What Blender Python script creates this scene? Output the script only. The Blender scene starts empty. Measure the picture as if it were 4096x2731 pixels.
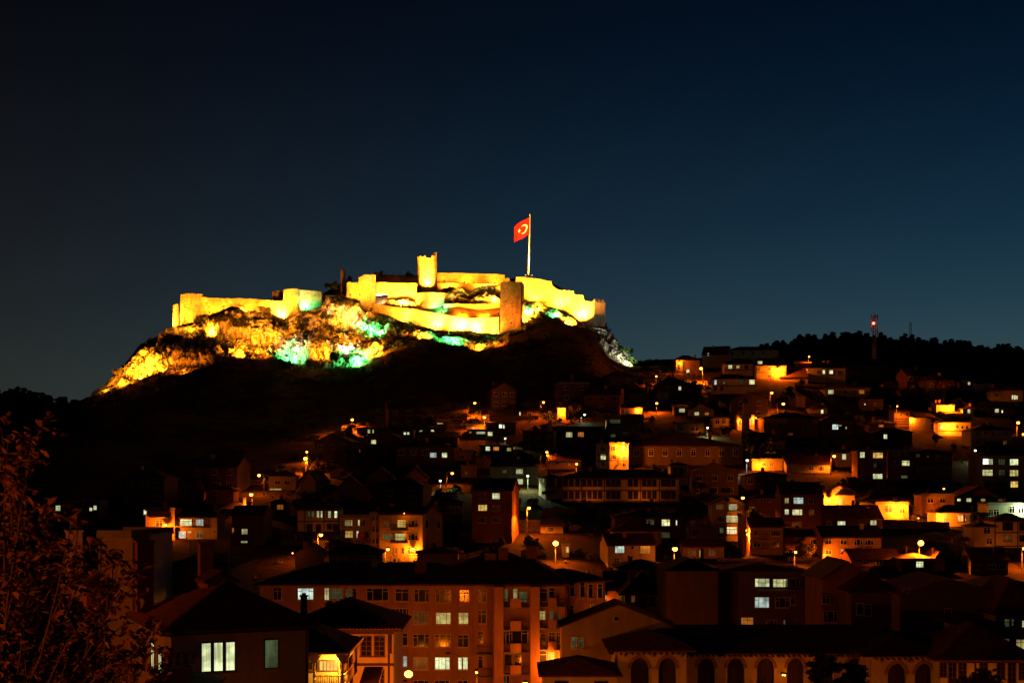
import bpy, math, random
import numpy as np
from mathutils import Vector, Matrix
from mathutils.bvhtree import BVHTree

random.seed(7)
RNG = np.random.default_rng(7)
scene = bpy.context.scene
COL = scene.collection
R = math.radians

# ------------------------------------------------------------------ camera, sky, exposure
ZC = 30.0                    # camera height above the valley datum
LENS = 50.0
FPX = 4096 * LENS / 36.0     # focal length in photo pixels
HPX, HPY = 2048.0, 1900.0    # eye level sits below the picture centre (shift lens)
cam_d = bpy.data.cameras.new('camera')
cam = bpy.data.objects.new('camera', cam_d)
COL.objects.link(cam)
cam.location = (0, 0, ZC)
cam.rotation_euler = (R(90), 0, 0)
cam_d.lens = LENS
cam_d.sensor_width = 36
cam_d.shift_y = (HPY - 2731 / 2) / 4096
cam_d.clip_start = 0.5
cam_d.clip_end = 6000
scene.camera = cam

world = bpy.data.worlds.new('World')
scene.world = world
world.use_nodes = True
wn, wl = world.node_tree.nodes, world.node_tree.links
wn.clear()
w_out = wn.new('ShaderNodeOutputWorld')
w_bg = wn.new('ShaderNodeBackground')
w_tc = wn.new('ShaderNodeTexCoord')
w_sep = wn.new('ShaderNodeSeparateXYZ')
wl.new(w_tc.outputs['Generated'], w_sep.inputs[0])
def sky_ramp(stops):
    r = wn.new('ShaderNodeValToRGB')
    r.color_ramp.interpolation = 'B_SPLINE'
    els = r.color_ramp.elements
    while len(els) < len(stops): els.new(0.5)
    for e, (p, c) in zip(els, stops):
        e.position = p; e.color = (*c, 1)
    wl.new(w_sep.outputs['Z'], r.inputs[0])
    return r
# dusk has left a blue afterglow low in the sky to the right; the left is greyer
dusk_side = sky_ramp([(0.0, (.050, .082, .090)), (.07, (.034, .070, .082)), (.115, (.0150, .0470, .0720)), (.17, (.0056, .0265, .0530)),
                      (.26, (.0005, .0078, .0225)), (.36, (.0002, .0030, .0100)), (1.0, (.0001, .0014, .0050))])
town_side = sky_ramp([(0.0, (.0260, .0280, .0220)), (.07, (.0180, .0200, .0170)), (.115, (.0125, .0132, .0130)), (.17, (.0092, .0086, .0088)),
                      (.26, (.0034, .0034, .0046)), (.36, (.0010, .0012, .0022)), (1.0, (.0004, .0007, .0016))])
w_dot = wn.new('ShaderNodeVectorMath'); w_dot.operation = 'DOT_PRODUCT'
w_dot.inputs[1].default_value = (.80, .60, 0)          # towards the afterglow
wl.new(w_tc.outputs['Generated'], w_dot.inputs[0])
w_mr = wn.new('ShaderNodeMapRange'); w_mr.interpolation_type = 'SMOOTHSTEP'
w_mr.inputs['From Min'].default_value = .12
w_mr.inputs['From Max'].default_value = .98
wl.new(w_dot.outputs['Value'], w_mr.inputs['Value'])
w_mix = wn.new('ShaderNodeMix'); w_mix.data_type = 'RGBA'
wl.new(w_mr.outputs[0], w_mix.inputs['Factor'])
wl.new(town_side.outputs[0], w_mix.inputs[6]); wl.new(dusk_side.outputs[0], w_mix.inputs[7])
w_away = wn.new('ShaderNodeMapRange')                  # the sky darkens steadily away from the afterglow
w_away.inputs['From Min'].default_value = -1.0; w_away.inputs['From Max'].default_value = .25
w_away.inputs['To Min'].default_value = .12; w_away.inputs['To Max'].default_value = 1.0
wl.new(w_dot.outputs['Value'], w_away.inputs['Value'])
wl.new(w_away.outputs[0], w_bg.inputs['Strength'])
wl.new(w_mix.outputs[2], w_bg.inputs['Color'])
wl.new(w_bg.outputs[0], w_out.inputs[0])

scene.view_settings.view_transform = 'Standard'
scene.view_settings.look = 'None'
scene.view_settings.exposure = 0.0
scene.view_settings.gamma = 1.0
scene.view_settings.use_curve_mapping = False
scene.cycles.use_light_tree = True
scene.cycles.max_bounces = 4
scene.cycles.diffuse_bounces = 2
scene.cycles.sample_clamp_indirect = 3.0
scene.cycles.use_denoising = True

# ------------------------------------------------------------------ photo regions -> photo pixels
REG = {'S': (0, 0, 1), 'Z1': (350, 800, 1100 / 2156), 'Z2': (1300, 800, 1300 / 2352), 'Z3': (1350, 1050, 750 / 2352),
       'R0': (2500, 1200, 1596 / 2352), 'R1': (1200, 1500, 1100 / 2300), 'R2': (2200, 1500, 1000 / 2091),
       'R3': (3100, 1500, 996 / 2082), 'R4': (1100, 2100, 1200 / 2352), 'R5': (2100, 2100, 1100 / 2352),
       'R6': (3100, 2100, 996 / 2352), 'RL': (0, 1500, 1500 / 1911), 'RF': (380, 2050, 880 / 2026),
       'RG': (1200, 2250, 700 / 2282)}
def PX(reg, x, y):
    a, b, s = REG[reg]
    return a + x * s, b + y * s
def at(px, py, Y):
    return Vector(((px - HPX) * Y / FPX, Y, ZC + (HPY - py) * Y / FPX))
def lin(x, pts):
    return float(np.interp(x, [p[0] for p in pts], [p[1] for p in pts]))

# ------------------------------------------------------------------ noise (numpy)
def _hash(ix, iy, iz, s=0):
    h = (ix * 374761393 + iy * 668265263 + iz * 2147483647 + s * 1274126177) & 0xFFFFFFFF
    h = ((h ^ (h >> 13)) * 1274126177) & 0xFFFFFFFF
    h = h ^ (h >> 16)
    h = (h * 2246822519) & 0xFFFFFFFF
    return ((h ^ (h >> 15)) & 0xFFFF) / 65535.0
def vnoise(P, s=0):
    i = np.floor(P).astype(np.int64); f = P - i
    f = f * f * (3 - 2 * f)
    out = 0
    for dx in (0, 1):
        for dy in (0, 1):
            for dz in (0, 1):
                w = (f[:, 0] if dx else 1 - f[:, 0]) * (f[:, 1] if dy else 1 - f[:, 1]) * (f[:, 2] if dz else 1 - f[:, 2])
                out = out + w * _hash(i[:, 0] + dx, i[:, 1] + dy, i[:, 2] + dz, s)
    return out
def fbm(P, o=4, s=0):
    a, t, out = 1.0, 0.0, 0
    for k in range(o):
        out = out + a * (vnoise(P * 2 ** k + 17.3 * k, s + k) - .5); t += a; a *= .5
    return out / t
def worley(P, s=0):
    i = np.floor(P).astype(np.int64)
    b1 = np.full(len(P), 9.0); b2 = b1.copy(); idv = np.zeros(len(P))
    for dx in (-1, 0, 1):
        for dy in (-1, 0, 1):
            for dz in (-1, 0, 1):
                c = i + np.array([dx, dy, dz])
                q = np.stack([_hash(c[:, 0], c[:, 1], c[:, 2], s + k) for k in (1, 2, 3)], 1)
                d = np.linalg.norm(c + q - P, axis=1)
                cid = _hash(c[:, 0], c[:, 1], c[:, 2], s + 9)
                m = d < b1
                b2 = np.where(m, b1, np.minimum(b2, d)); idv = np.where(m, cid, idv); b1 = np.where(m, d, b1)
    return b1, b2, idv

# ------------------------------------------------------------------ mesh builder
class MB:
    def __init__(s): s.v, s.f, s.m = [], [], []
    def add(s, vs, fs, mi=0):
        b = len(s.v); s.v += [tuple(v) for v in vs]
        s.f += [tuple(b + i for i in f) for f in fs]; s.m += [mi] * len(fs)
    def box(s, x0, x1, y0, y1, z0, z1, mi=0):
        s.add([(x0, y0, z0), (x1, y0, z0), (x1, y1, z0), (x0, y1, z0), (x0, y0, z1), (x1, y0, z1), (x1, y1, z1), (x0, y1, z1)],
              [(0, 3, 2, 1), (4, 5, 6, 7), (0, 1, 5, 4), (1, 2, 6, 5), (2, 3, 7, 6), (3, 0, 4, 7)], mi)
    def prism(s, poly, axis, a, b, mi=0):
        """poly: 2D points (counter-clockwise seen from -axis), extruded along axis 'x','y' or 'z' from a to b"""
        n = len(poly)
        def P(p, t): return (t, p[0], p[1]) if axis == 'x' else (p[0], t, p[1]) if axis == 'y' else (p[0], p[1], t)
        vs = [P(p, a) for p in poly] + [P(p, b) for p in poly]
        fs = [tuple(range(n)), tuple(range(2 * n - 1, n - 1, -1))] + [(i, i + n, (i + 1) % n + n, (i + 1) % n) for i in range(n)]
        s.add(vs, fs, mi)
    def tube(s, pts, radii, n=6, mi=0, cap=True):
        pts = [Vector(p) for p in pts]
        vs, fs = [], []
        for i, p in enumerate(pts):
            d = (pts[min(i + 1, len(pts) - 1)] - pts[max(i - 1, 0)])
            if d.length < 1e-6: d = Vector((0, 0, 1))
            d.normalize()
            u = d.cross(Vector((0.3, 1, 0.1))); u.normalize(); w = d.cross(u)
            r = radii[i] if isinstance(radii, (list, tuple)) else radii
            for k in range(n):
                a = 2 * math.pi * k / n
                vs.append(p + u * (r * math.cos(a)) + w * (r * math.sin(a)))
        for i in range(len(pts) - 1):
            for k in range(n):
                fs.append((i * n + k, i * n + (k + 1) % n, (i + 1) * n + (k + 1) % n, (i + 1) * n + k))
        if cap:
            fs.append(tuple(range(n - 1, -1, -1))); fs.append(tuple((len(pts) - 1) * n + k for k in range(n)))
        s.add(vs, fs, mi)
    def ball(s, c, r, n=8, m=5, mi=0, sq=1.0):
        vs = [(c[0], c[1], c[2] - r * sq)]
        for j in range(1, m):
            t = math.pi * j / m
            for k in range(n):
                a = 2 * math.pi * k / n
                vs.append((c[0] + r * math.sin(t) * math.cos(a), c[1] + r * math.sin(t) * math.sin(a), c[2] - r * sq * math.cos(t)))
        vs.append((c[0], c[1], c[2] + r * sq))
        fs = [(0, 1 + (k + 1) % n, 1 + k) for k in range(n)]
        for j in range(m - 2):
            for k in range(n):
                a, b = 1 + j * n + k, 1 + j * n + (k + 1) % n
                fs.append((a, b, b + n, a + n))
        L = len(vs) - 1; o = 1 + (m - 2) * n
        fs += [(o + k, o + (k + 1) % n, L) for k in range(n)]
        s.add(vs, fs, mi)
    def mesh(s, name, mats):
        me = bpy.data.meshes.new(name)
        me.from_pydata(s.v, [], s.f)
        for m in (mats if isinstance(mats, (list, tuple)) else [mats]): me.materials.append(m)
        if any(s.m): me.polygons.foreach_set('material_index', s.m)
        me.update()
        return me
    def build(s, name, mats, parent=None, loc=None):
        return put(name, s.mesh(name, mats), parent, loc)
def put(name, me, parent=None, loc=None):
    o = bpy.data.objects.new(name, me); COL.objects.link(o)
    if parent is not None: o.parent = parent
    if loc is not None: o.location = loc
    return o
def np_mesh(name, V, F, mat, smooth=False):
    me = bpy.data.meshes.new(name)
    V = np.asarray(V, np.float32); F = np.asarray(F, np.int32); k = F.shape[1]
    me.vertices.add(len(V)); me.vertices.foreach_set('co', V.ravel())
    me.loops.add(F.size); me.loops.foreach_set('vertex_index', F.ravel())
    me.polygons.add(len(F)); me.polygons.foreach_set('loop_start', np.arange(0, F.size, k, dtype=np.int32))
    me.polygons.foreach_set('use_smooth', np.full(len(F), smooth))
    me.update(calc_edges=True); me.materials.append(mat)
    return me
def tag(o, label=None, cat=None, group=None, kind=None):
    if label: o['label'] = label
    if cat: o['category'] = cat
    if group: o['group'] = group
    if kind: o['kind'] = kind
    return o
def empty(name, loc=(0, 0, 0), rz=0.0):
    o = bpy.data.objects.new(name, None); COL.objects.link(o)
    o.location = loc; o.rotation_euler = (0, 0, rz); o.empty_display_size = .3
    return o
def copy_tree(o, parent=None):
    c = o.copy(); COL.objects.link(c)
    if parent is not None: c.parent = parent
    for ch in list(o.children): copy_tree(ch, c)
    return c

# ------------------------------------------------------------------ materials
MATS = {}
def _mat(name):
    m = bpy.data.materials.new(name); m.use_nodes = True
    nt = m.node_tree; b = nt.nodes['Principled BSDF']
    return m, nt, nt.nodes, nt.links, b
def surf(name, c1, c2=None, scale=1.0, rough=.9, bump=0.0, bscale=None, detail=5, stretch=(1, 1, 1), bdist=.05, spec=.2, contrast=(.35, .65)):
    """two-tone noisy surface with fine relief"""
    if name in MATS: return MATS[name]
    m, nt, n, l, b = _mat(name)
    b.inputs['Roughness'].default_value = rough
    b.inputs['Specular IOR Level'].default_value = spec
    tc = n.new('ShaderNodeTexCoord'); mp = n.new('ShaderNodeMapping'); mp.inputs['Scale'].default_value = stretch
    l.new(tc.outputs['Object'], mp.inputs[0])
    nz = n.new('ShaderNodeTexNoise'); nz.inputs['Scale'].default_value = scale; nz.inputs['Detail'].default_value = detail
    nz.inputs['Roughness'].default_value = .65
    l.new(mp.outputs[0], nz.inputs['Vector'])
    rp = n.new('ShaderNodeValToRGB')
    c2 = c2 or tuple(x * .6 for x in c1)
    rp.color_ramp.elements[0].position = contrast[0]; rp.color_ramp.elements[0].color = (*c2, 1)
    rp.color_ramp.elements[1].position = contrast[1]; rp.color_ramp.elements[1].color = (*c1, 1)
    l.new(nz.outputs[0], rp.inputs[0]); l.new(rp.outputs[0], b.inputs['Base Color'])
    if bump:
        nb = n.new('ShaderNodeTexNoise'); nb.inputs['Scale'].default_value = bscale or scale * 6; nb.inputs['Detail'].default_value = 6
        l.new(mp.outputs[0], nb.inputs['Vector'])
        bp = n.new('ShaderNodeBump'); bp.inputs['Strength'].default_value = bump; bp.inputs['Distance'].default_value = bdist
        l.new(nb.outputs[0], bp.inputs['Height']); l.new(bp.outputs[0], b.inputs['Normal'])
    MATS[name] = m
    return m
def masonry(name, c1, c2, mortar, bw=.7, bh=.35):
    if name in MATS: return MATS[name]
    m, nt, n, l, b = _mat(name)
    b.inputs['Roughness'].default_value = .95; b.inputs['Specular IOR Level'].default_value = .1
    tc = n.new('ShaderNodeTexCoord')
    # courses follow height; position along the wall from x+y so both wall directions get stones
    sp = n.new('ShaderNodeSeparateXYZ'); l.new(tc.outputs['Object'], sp.inputs[0])
    ad = n.new('ShaderNodeMath'); ad.operation = 'ADD'; l.new(sp.outputs[0], ad.inputs[0]); l.new(sp.outputs[1], ad.inputs[1])
    cb = n.new('ShaderNodeCombineXYZ'); l.new(ad.outputs[0], cb.inputs[0]); l.new(sp.outputs[2], cb.inputs[1])
    nd = n.new('ShaderNodeTexNoise'); nd.inputs['Scale'].default_value = 1.6; l.new(tc.outputs['Object'], nd.inputs['Vector'])
    mx = n.new('ShaderNodeMix'); mx.data_type = 'VECTOR'; mx.inputs['Factor'].default_value = .12
    l.new(cb.outputs[0], mx.inputs[4]); l.new(nd.outputs[1], mx.inputs[5])
    br = n.new('ShaderNodeTexBrick'); br.inputs['Scale'].default_value = 1
    br.inputs['Brick Width'].default_value = bw; br.inputs['Row Height'].default_value = bh
    br.inputs['Mortar Size'].default_value = .045; br.inputs['Bias'].default_value = -.2
    br.inputs['Color1'].default_value = (*c1, 1); br.inputs['Color2'].default_value = (*c2, 1); br.inputs['Mortar'].default_value = (*mortar, 1)
    l.new(mx.outputs[1], br.inputs['Vector'])
    nz = n.new('ShaderNodeTexNoise'); nz.inputs['Scale'].default_value = .3; nz.inputs['Detail'].default_value = 9; nz.inputs['Roughness'].default_value = .7
    l.new(tc.outputs['Object'], nz.inputs['Vector'])
    rp = n.new('ShaderNodeValToRGB'); rp.color_ramp.elements[0].position = .32; rp.color_ramp.elements[0].color = (.30, .27, .22, 1)
    rp.color_ramp.elements[1].position = .62; rp.color_ramp.elements[1].color = (1, 1, 1, 1)
    l.new(nz.outputs[0], rp.inputs[0])
    mm = n.new('ShaderNodeMix'); mm.data_type = 'RGBA'; mm.blend_type = 'MULTIPLY'; mm.inputs['Factor'].default_value = .85
    l.new(br.outputs[0], mm.inputs[6]); l.new(rp.outputs[0], mm.inputs[7])
    ng = n.new('ShaderNodeTexNoise'); ng.inputs['Scale'].default_value = 2.1; ng.inputs['Detail'].default_value = 4; ng.inputs['Roughness'].default_value = .8
    l.new(tc.outputs['Object'], ng.inputs['Vector'])
    rg = n.new('ShaderNodeValToRGB'); rg.color_ramp.elements[0].position = .36; rg.color_ramp.elements[0].color = (.22, .19, .15, 1)
    rg.color_ramp.elements[1].position = .56; rg.color_ramp.elements[1].color = (1.15, 1.1, 1.05, 1)
    l.new(ng.outputs[0], rg.inputs[0])
    m3 = n.new('ShaderNodeMix'); m3.data_type = 'RGBA'; m3.blend_type = 'MULTIPLY'; m3.inputs['Factor'].default_value = .8
    l.new(mm.outputs[2], m3.inputs[6]); l.new(rg.outputs[0], m3.inputs[7]); l.new(m3.outputs[2], b.inputs['Base Color'])
    bp = n.new('ShaderNodeBump'); bp.inputs['Strength'].default_value = .9; bp.inputs['Distance'].default_value = .12
    l.new(br.outputs[0], bp.inputs['Height']); l.new(bp.outputs[0], b.inputs['Normal'])
    MATS[name] = m
    return m
def glow(name, c, s, curtain=0.0, bands=9.0):
    """a lit thing: lamp glass or the curtained inside of a window"""
    if name in MATS: return MATS[name]
    m, nt, n, l, b = _mat(name)
    b.inputs['Base Color'].default_value = (.02, .02, .02, 1)
    b.inputs['Roughness'].default_value = .3
    b.inputs['Emission Color'].default_value = (*c, 1)
    b.inputs['Emission Strength'].default_value = s
    if curtain:
        tc = n.new('ShaderNodeTexCoord'); oi = n.new('ShaderNodeObjectInfo')
        ad = n.new('ShaderNodeVectorMath'); ad.operation = 'ADD'
        ml = n.new('ShaderNodeMath'); ml.operation = 'MULTIPLY'; ml.inputs[1].default_value = 60
        l.new(oi.outputs['Random'], ml.inputs[0]); l.new(tc.outputs['Object'], ad.inputs[0]); l.new(ml.outputs[0], ad.inputs[1])
        mp = n.new('ShaderNodeMapping'); mp.inputs['Scale'].default_value = (bands, 1, .35); l.new(ad.outputs[0], mp.inputs[0])
        nz = n.new('ShaderNodeTexNoise'); nz.inputs['Scale'].default_value = 1; nz.inputs['Detail'].default_value = 3
        l.new(mp.outputs[0], nz.inputs['Vector'])
        mp2 = n.new('ShaderNodeMapping'); mp2.inputs['Scale'].default_value = (.9, 1, 1.3); l.new(ad.outputs[0], mp2.inputs[0])
        n2 = n.new('ShaderNodeTexNoise'); n2.inputs['Scale'].default_value = 1; l.new(mp2.outputs[0], n2.inputs['Vector'])
        r1 = n.new('ShaderNodeMapRange'); r1.inputs[1].default_value = .35; r1.inputs[2].default_value = .65
        r1.inputs[3].default_value = 1 - curtain; r1.inputs[4].default_value = 1.1
        l.new(nz.outputs[0], r1.inputs[0])
        r2 = n.new('ShaderNodeMapRange'); r2.inputs[1].default_value = .35; r2.inputs[2].default_value = .65
        r2.inputs[3].default_value = .55; r2.inputs[4].default_value = 1.25
        l.new(n2.outputs[0], r2.inputs[0])
        r3 = n.new('ShaderNodeMapRange'); r3.inputs[3].default_value = .5 * s; r3.inputs[4].default_value = 1.4 * s
        l.new(oi.outputs['Random'], r3.inputs[0])
        a = n.new('ShaderNodeMath'); a.operation = 'MULTIPLY'; l.new(r1.outputs[0], a.inputs[0]); l.new(r2.outputs[0], a.inputs[1])
        b2 = n.new('ShaderNodeMath'); b2.operation = 'MULTIPLY'; l.new(a.outputs[0], b2.inputs[0]); l.new(r3.outputs[0], b2.inputs[1])
        l.new(b2.outputs[0], b.inputs['Emission Strength'])
    MATS[name] = m
    return m
def plain(name, c, rough=.5, metal=0.0, spec=.4):
    if name in MATS: return MATS[name]
    m, nt, n, l, b = _mat(name)
    b.inputs['Base Color'].default_value = (*c, 1); b.inputs['Roughness'].default_value = rough
    b.inputs['Metallic'].default_value = metal; b.inputs['Specular IOR Level'].default_value = spec
    nz = n.new('ShaderNodeTexNoise'); nz.inputs['Scale'].default_value = 7
    mr = n.new('ShaderNodeMapRange'); mr.inputs[3].default_value = max(0, rough - .12); mr.inputs[4].default_value = min(1, rough + .12)
    l.new(nz.outputs[0], mr.inputs[0]); l.new(mr.outputs[0], b.inputs['Roughness'])
    MATS[name] = m
    return m
def leafy(name, c1, c2, trans=.25):
    if name in MATS: return MATS[name]
    m, nt, n, l, b = _mat(name)
    g = n.new('ShaderNodeNewGeometry'); rp = n.new('ShaderNodeValToRGB')
    rp.color_ramp.elements[0].color = (*c1, 1); rp.color_ramp.elements[1].color = (*c2, 1)
    l.new(g.outputs['Random Per Island'], rp.inputs[0]); l.new(rp.outputs[0], b.inputs['Base Color'])
    b.inputs['Roughness'].default_value = .65; b.inputs['Specular IOR Level'].default_value = .25
    tr = n.new('ShaderNodeBsdfTranslucent'); l.new(rp.outputs[0], tr.inputs[0])
    mx = n.new('ShaderNodeMixShader'); mx.inputs[0].default_value = trans
    l.new(b.outputs[0], mx.inputs[1]); l.new(tr.outputs[0], mx.inputs[2])
    l.new(mx.outputs[0], n['Material Output'].inputs[0])
    MATS[name] = m
    return m

PLASTER = {'white': (.62, .60, .55), 'cream': (.55, .46, .33), 'grey': (.33, .31, .29), 'ochre': (.46, .30, .16), 'pink': (.47, .27, .20),
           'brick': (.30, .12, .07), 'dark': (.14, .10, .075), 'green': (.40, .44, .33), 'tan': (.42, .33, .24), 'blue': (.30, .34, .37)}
def wallmat(k):
    c = PLASTER[k]
    return surf('plaster_' + k, c, tuple(x * .68 for x in c), .55, .92, .25, 7, stretch=(1, 1, .45), bdist=.03)
M_ROOF = [surf('roof_tiles_%d' % i, c, tuple(x * .5 for x in c), 1.3, .85, .8, 5, stretch=(1, 1, 1), bdist=.12)
          for i, c in enumerate([(.17, .065, .038), (.13, .06, .04), (.20, .085, .05), (.10, .055, .04)])]
M_SHEET = surf('roof_sheet_metal', (.16, .14, .13), (.08, .06, .05), 1.5, .6, .2, 9)
M_TILE = surf('fired_clay_tile', (.24, .085, .045), (.12, .05, .032), 2.4, .8, .2, 12)
M_FRAME = plain('white_window_frame', (.62, .60, .56), .45)
M_FRAMED = plain('brown_window_frame', (.10, .05, .028), .6)
M_TIMBER = surf('dark_timber', (.085, .042, .022), (.04, .02, .012), 3, .75, .3, 20, stretch=(6, 6, 1))
M_BRICK = surf('chimney_brick', (.30, .14, .085), (.19, .085, .055), 2.5, .9, .5, 9)
M_CHIMW = surf('chimney_plaster', (.50, .42, .33), (.32, .26, .2), 2.5, .9, .3, 9)
M_CONC = surf('concrete', (.30, .28, .26), (.2, .18, .17), 1.2, .9, .3, 8)
M_METAL = plain('grey_lamp_metal', (.07, .066, .06), .6, .3)
M_IRON = plain('dark_iron', (.03, .03, .032), .5, .5)
M_STONE = masonry('castle_masonry', (.56, .48, .36), (.42, .35, .25), (.22, .18, .12))
M_STONEW = masonry('rubble_wall_stone', (.42, .36, .28), (.30, .25, .19), (.17, .14, .1), .5, .28)
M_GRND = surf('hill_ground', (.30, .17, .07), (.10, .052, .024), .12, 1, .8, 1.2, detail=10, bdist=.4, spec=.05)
def town_soil_shade(m):
    # dry hill grass; town soil and asphalt with night shade darkened into the colour
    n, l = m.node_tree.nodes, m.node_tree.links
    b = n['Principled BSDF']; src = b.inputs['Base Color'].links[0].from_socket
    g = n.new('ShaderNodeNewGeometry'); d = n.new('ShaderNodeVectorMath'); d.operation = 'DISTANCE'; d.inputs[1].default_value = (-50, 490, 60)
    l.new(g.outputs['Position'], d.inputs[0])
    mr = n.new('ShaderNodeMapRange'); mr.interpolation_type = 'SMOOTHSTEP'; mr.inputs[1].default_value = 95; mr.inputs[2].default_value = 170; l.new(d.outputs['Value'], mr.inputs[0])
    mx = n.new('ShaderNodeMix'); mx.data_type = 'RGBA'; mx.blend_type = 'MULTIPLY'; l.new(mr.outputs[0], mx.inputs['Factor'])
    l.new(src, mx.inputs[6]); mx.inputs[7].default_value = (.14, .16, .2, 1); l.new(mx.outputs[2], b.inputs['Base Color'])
town_soil_shade(M_GRND)
M_BARK = surf('bark', (.09, .06, .04), (.045, .03, .02), 6, .9, .5, 20, stretch=(3, 3, .6))
PANE = {'w': glow('pane_cool_light', (.90, 1.0, .50), .95, .35), 'v': glow('pane_greenish_light', (1.0, .84, .26), .50, .5),
        'b': glow('pane_bluish_light', (.78, 1.0, .86), .85, .4),
        'y': glow('pane_yellow_light', (1.0, .62, .13), .95, .35), 'o': glow('pane_orange_light', (1.0, .30, .035), .70, .5),
        'g': glow('pane_dim_green_light', (.55, .75, .30), .075, .5), 'e': glow('pane_dim_orange_light', (1.0, .34, .08), .10, .5),
        'n': glow('pane_neutral_light', (1.0, .95, .42), .90, .45), 'd': plain('dark_window_glass', (.012, .011, .011), .12, 0, .6)}
PANE['p'] = glow('pane_bright_lamp_light', (.90, 1.0, .78), 2.4, .3)

# ------------------------------------------------------------------ the land
FOOT = [(370, 1580, 482), (503, 1537, 478), (641, 1501, 474), (784, 1465, 472), (860, 1450, 471), (972, 1447, 470), (1085, 1424, 472), (1166, 1480, 468),
        (1227, 1482, 467), (1319, 1480, 466), (1427, 1460, 467), (1532, 1410, 471), (1560, 1382, 474), (1687, 1355, 476), (1808, 1374, 474),
        (1908, 1399, 472), (1985, 1384, 473), (2018, 1388, 473), (2036, 1342, 478), (2085, 1328, 482), (2140, 1300, 485), (2184, 1284, 487), (2234, 1279, 488),
        (2273, 1306, 488), (2345, 1312, 490), (2380, 1335, 490), (2396, 1372, 489), (2433, 1422, 488), (2500, 1459, 486), (2530, 1462, 486)]
TOP = [(370, 1577, 484), (447, 1517, 487), (513, 1438, 490), (554, 1387, 492), (595, 1361, 493), (636, 1341, 493), (682, 1315, 494), (712, 1306, 494),
       (766, 1290, 495), (835, 1260, 496), (926, 1226, 495), (972, 1230, 496), (988, 1246, 496), (1064, 1240, 496), (1105, 1262, 495), (1140, 1282, 494),
       (1192, 1252, 494), (1284, 1230, 494), (1310, 1190, 494), (1360, 1184, 495), (1427, 1198, 496), (1455, 1235, 497), (1500, 1250, 496), (1554, 1260, 493),
       (1610, 1287, 490), (1709, 1308, 488), (1742, 1322, 487), (1886, 1322, 485), (1908, 1331, 485), (2002, 1336, 484), (2030, 1322, 486), (2085, 1310, 487),
       (2100, 1215, 500), (2129, 1200, 502), (2184, 1222, 502), (2267, 1244, 502), (2345, 1304, 500), (2375, 1308, 500), (2420, 1316, 498), (2439, 1331, 496),
       (2472, 1369, 494), (2516, 1425, 491), (2530, 1452, 489)]
MOUND = [(250, 1640), (370, 1600), (600, 1420), (712, 1300), (800, 1240), (1133, 1212), (1290, 1180), (1330, 1146), (1365, 1128), (1435, 1128), (1500, 1094),
         (1560, 1095), (1662, 1100), (1750, 1104), (1850, 1106), (1894, 1130), (2000, 1124), (2045, 1106), (2065, 1104), (2130, 1105), (2200, 1122),
         (2300, 1180), (2380, 1236), (2430, 1330), (2520, 1462), (2600, 1480)]
zof = lambda py, Y: (HPY - py) * Y / FPX
NEAR = [(-60, -1.0), (0, -1.8), (18, -5.6), (60, -14), (90, -21), (125, -25), (192, -26.2), (235, -14), (306, -5.6), (368, 6.0)]
def P3(pts, px, k): return lin(px, [(p[0], p[k]) for p in pts])
FAR_L = {-900: (18, 24, 60), 0: (18, 24, 52.5), 230: (20, 24, 44.5), 420: (25, 25, 36), 1000: (30, 30, 30), 2500: (34, 42, 40)}
COLS = []
def far_part(px):
    ks = sorted(FAR_L)
    return [float(np.interp(px, ks, [FAR_L[k][i] for k in ks])) for i in range(3)]
for px in (-1500, -900, 0, 150):
    f = far_part(px)
    COLS.append((px, [(430, 9), (480, 14), (560, 15), (620, f[0]), (700, f[1]), (900, f[2]), (1200, f[2] - 20)]))
COLS.append((260, [(430, 12), (482, zof(1622, 482)), (520, 20), (620, 20), (700, 24), (900, 44), (1200, 30)]))
for px in list(range(370, 2520, 45)) + [2525]:
    yf, yt, mp = P3(FOOT, px, 2), P3(TOP, px, 2), lin(px, MOUND)
    zf, zt = zof(P3(FOOT, px, 1), yf), zof(P3(TOP, px, 1), yt)
    f = far_part(px)
    zm = zof(mp, 538)
    COLS.append((px, [(430, 21.0 + (zf - 37) * .25), (yf - 2, zf - .8), (yf, zf + .1), (yf + 6, zf - .5), (yt, min(zf + .35 * (zt - zf), zt - 2.5)), (yt + 14, (zt + zm) / 2 - 3),
                      (538, zm), (565, zm - 3), (640, max(18, f[0])), (700, f[1]), (900, f[2]), (1200, f[2] - 10)]))
COLS.append((2600, [(430, 21), (480, zof(1472, 480)), (530, zof(1452, 530)), (600, zof(1440, 600)), (800, 60), (1200, 40)]))
COLS.append((2900, [(430, 22), (476, zof(1486, 476)), (530, zof(1452, 530)), (600, zof(1428, 600)), (800, 65.5), (1200, 50)]))
COLS.append((3050, [(430, 22), (476, zof(1490, 476)), (530, zof(1462, 530)), (600, zof(1428, 600)), (800, 70), (1200, 50)]))
COLS.append((3200, [(430, 21), (476, zof(1500, 476)), (530, zof(1465, 530)), (620, zof(1425, 620)), (800, zof(1362, 800)), (1000, 82), (1300, 60)]))
COLS.append((3480, [(430, 20), (476, zof(1518, 476)), (530, zof(1470, 530)), (640, zof(1422, 640)), (800, zof(1345, 800)), (1000, 84), (1300, 60)]))
COLS.append((3800, [(430, 19.5), (476, zof(1530, 476)), (530, zof(1490, 530)), (640, zof(1450, 640)), (800, zof(1376, 800)), (1000, 80), (1300, 60)]))
COLS.append((4100, [(430, 19.5), (476, zof(1535, 476)), (530, zof(1500, 530)), (640, zof(1470, 640)), (800, zof(1404, 800)), (1000, 74), (1300, 60)]))
COLS.append((5000, [(430, 19), (476, 30), (530, 37), (640, 46), (800, 66), (1000, 70), (1300, 60)]))
COLS.append((6000, [(430, 19), (476, 30), (530, 37), (640, 46), (800, 66), (1000, 70), (1300, 60)]))
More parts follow.
